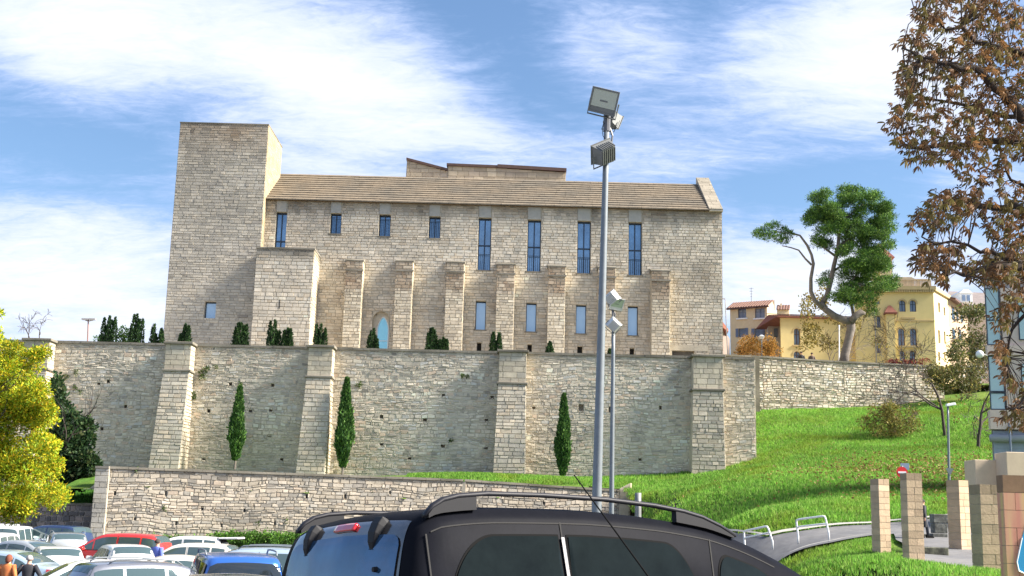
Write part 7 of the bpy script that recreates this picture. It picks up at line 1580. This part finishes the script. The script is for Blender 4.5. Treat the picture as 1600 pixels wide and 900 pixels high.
# ================= PEOPLE =================
def person(label, loc, H, yaw, top_mt, leg_mt, hair_mt, coat_len=.50, arm=.15, hair_long=False, bend=0.0, stride=.18):
    """standing or walking figure facing local -Y; one skinned body, clothing as children"""
    t = thing('person', label, 'person', tuple(loc), R(yaw)); k = H/1.75
    S = lambda x, y, z: (x*k, (y-bend*max(0, z-.95))*k, z*k)
    v, e, r = [], [], []
    def nd(p, rad, par): v.append(S(*p)); r.append((rad[0]*k, rad[1]*k) if isinstance(rad, tuple) else (rad*k, rad*k)); i = len(v)-1; (e.append((par, i)) if par is not None else None); return i
    pel = nd((0, 0, .95), (.15, .11), None); w_ = nd((0, 0, 1.12), (.125, .10), pel); ch = nd((0, .01, 1.32), (.16, .115), w_); nk = nd((0, .01, 1.47), (.06, .06), ch); hd = nd((0, -.005, 1.56), (.062, .07), nk); h2 = nd((0, -.01, 1.65), (.078, .092), hd); h3 = nd((0, 0, 1.71), (.055, .065), h2)
    arms, legs = [], []
    for s in (1, -1):
        sh = nd((s*.18, .01, 1.42), .055, ch); el = nd((s*(.24+arm*.3), .02-s*stride*.5, 1.14), .042, sh); wr_ = nd((s*(.25+arm*.2), -.06-s*stride*.8, .90), .028, el); pm = nd((s*(.25+arm*.2), -.075-s*stride*.85, .84), (.034, .018), wr_)
        for q in range(4): a = nd((s*(.25+arm*.2), -.095-s*stride*.85+.020*q, .795), .009, pm); nd((s*(.245+arm*.2), -.10-s*stride*.85+.019*q, .755+.006*abs(q-1)), .008, a)
        th = nd((s*(.245+arm*.2)-s*.01, -.11-s*stride*.85, .835), .010, pm); nd((s*(.24+arm*.2)-s*.015, -.125-s*stride*.85, .80), .009, th)
        hp = nd((s*.09, 0, .88), .085, pel); kn = nd((s*.10, -.02+s*stride*.5, .50), .058, hp); an = nd((s*.10, .03+s*stride, .10), .040, kn); nd((s*.105, -.11+s*stride, .035), (.038, .03), an)
        arms.append([S(s*.17, .01, 1.43), S(s*(.24+arm*.3), .02-s*stride*.5, 1.14), S(s*(.25+arm*.2), -.06-s*stride*.8, .91)]); legs.append([S(s*.09, 0, .93), S(s*.10, -.02+s*stride*.5, .50), S(s*.10, .03+s*stride, .08)])
    me = bpy.data.meshes.new('body'); me.from_pydata(v, e, []); me.materials.append(M['skin']); o = link('body', me, t, local=True)
    sk = o.modifiers.new('skin', 'SKIN'); sk.use_smooth_shade = True
    for i, q in enumerate(r): me.skin_vertices[0].data[i].radius = q
    me.skin_vertices[0].data[0].use_root = True; o.modifiers.new('sub', 'SUBSURF').levels = 1
    # coat
    mb = MB(); n = 14; rings = [(1.485, .075, .075, .01), (1.45, .15, .10, .01), (1.40, .205, .125, .01), (1.28, .195, .14, .0), (1.12, .17, .135, .0), (.98, .185, .145, .0), (.98-coat_len*.5, .20, .155, .0), (.98-coat_len, .21, .16, .0)]
    for (z, a, b, y) in rings:
        for j in range(n): th = 2*math.pi*j/n; mb.v.append(S(a*math.cos(th), y+b*math.sin(th)*(1+.05*math.sin(3*th+z*9)), z))
    for i in range(len(rings)-1):
        for j in range(n): mb.f.append((i*n+j, (i+1)*n+j, (i+1)*n+(j+1) % n, i*n+(j+1) % n))
    co = mb.obj('coat', top_mt, t, smooth=True, local=True)
    for L_ in arms: MB().tube(L_, [.078*k, .062*k, .05*k], 9).obj('sleeve', top_mt, co, smooth=True, local=True)
    for L_ in legs:
        MB().tube(L_, [.105*k, .078*k, .062*k], 9).obj('trouser_leg', leg_mt, t, smooth=True, local=True)
        q = Vector(L_[-1]); mb = MB(); mb.hexa([(q.x-.045, q.y-.19, 0), (q.x+.045, q.y-.19, 0), (q.x+.045, q.y+.07, 0), (q.x-.045, q.y+.07, 0)], [(q.x-.04, q.y-.17, .05), (q.x+.04, q.y-.17, .05), (q.x+.04, q.y+.06, .10), (q.x-.04, q.y+.06, .10)]); mb.obj('shoe', M['rubber'], t, bevel=.015, local=True)
    # hair, face
    mb = MB(); n, m = 12, 8
    for i in range(m+1):
        th = math.pi*(.02+.62*i/m)
        for j in range(n):
            ph_ = 2*math.pi*j/n; back = .5+.5*math.sin(ph_); cut = 1-.45*(1-back)*(i/m)**2; rr_ = 1.05+.05*math.sin(5*ph_+3*i)
            p = (.093*rr_*math.sin(th)*math.cos(ph_), .01+.112*rr_*math.sin(th)*math.sin(ph_), 1.645+.105*math.cos(th)*(1 if i < m*.6 else cut)-(.10*back*(i/m)**2 if hair_long else 0)); mb.v.append(S(*p))
    for i in range(m):
        for j in range(n): mb.f.append((i*n+j, (i+1)*n+j, (i+1)*n+(j+1) % n, i*n+(j+1) % n))
    mb.f.append(tuple(range(n))); hr = mb.obj('hair', hair_mt, t, smooth=True, local=True); hr.modifiers.new('t', 'SOLIDIFY').thickness = .01
    MB().hexa([S(-.014, -.10, 1.60), S(.014, -.10, 1.60), S(.014, -.085, 1.60), S(-.014, -.085, 1.60)], [S(-.006, -.10, 1.645), S(.006, -.10, 1.645), S(.006, -.085, 1.645), S(-.006, -.085, 1.645)]).obj('nose', M['skin'], t, local=True)
    for s in (1, -1):
        MB().tube([S(s*.032, -.098, 1.642), S(s*.032, -.088, 1.642)], .009*k, 8).obj('eye', M['rubber'], t, local=True); MB().tube([S(s*.088, .0, 1.60), S(s*.094, .005, 1.66)], .014*k, 6).obj('ear', M['skin'], t, local=True)
    MB().tube([S(-.022, -.094, 1.575), S(0, -.10, 1.572), S(.022, -.094, 1.575)], .005*k, 5).obj('mouth', mat('lip_%d' % int(H*100), (.35, .10, .09)), t, local=True)
    return t
cl = lambda n, c, r=.85: mat(n, c, rough=r, noise_amt=.15, nscale=20)
def gp(px, Y): x = P(px, 860, Y).x; return Vector((x, Y, lot_z(x, Y)))
def per(label, px, ptop, Y, g, *a, **k):
    p = P(px, ptop, Y); H = p.z-g.z; return person(label, (p.x, Y, g.z), min(max(H, 1.15), 1.85), *a, **k)
DK = cl('dark_coat_cloth', (.022, .022, .028)); JN = cl('dark_trousers_cloth', (.03, .035, .05))
per('woman in an orange coat with long auburn hair walking at the bottom left corner', 15, 866, 34, gp(15, 34), 175, cl('orange_coat_cloth', (.55, .17, .05)), JN, cl('auburn_hair', (.16, .045, .02)), hair_long=True)
per('grey-haired man in a dark coat walking away between the cars at bottom left', 47, 867, 34, gp(47, 34), 185, DK, JN, cl('grey_hair', (.35, .33, .31)), coat_len=.35, arm=.5)
per('person in a blue jacket standing among the white cars by the red car', 247, 842, 46, gp(247, 46), 160, cl('blue_jacket_cloth', (.10, .14, .45)), JN, cl('dark_hair', (.04, .03, .025)), coat_len=.2)
x_ = P(1444, 850, 37.5).x; per('person in dark clothes half hidden by the block post near the steps', 1442.5, 804, 37.5, Vector((x_, 37.5, h1(x_, 37.5)+.1)), 100, DK, JN, cl('black_hair', (.02, .018, .016)))
zg = float(fz(P(1250, 560, 101.5).x))-1.05
for px, pt, lb_, c_ in ((1251.5, 549, 'person in black leaning on the far wall below the arched window', (.02, .02, .022)), (1268, 551, 'person in brown leaning on the far wall, right of the one in black', (.09, .06, .045))):
    per(lb_, px, pt, 101.8, Vector((0, 0, zg)), 0, cl('top_cloth', c_), JN, cl('short_hair', (.03, .02, .015)), bend=.15, stride=0)
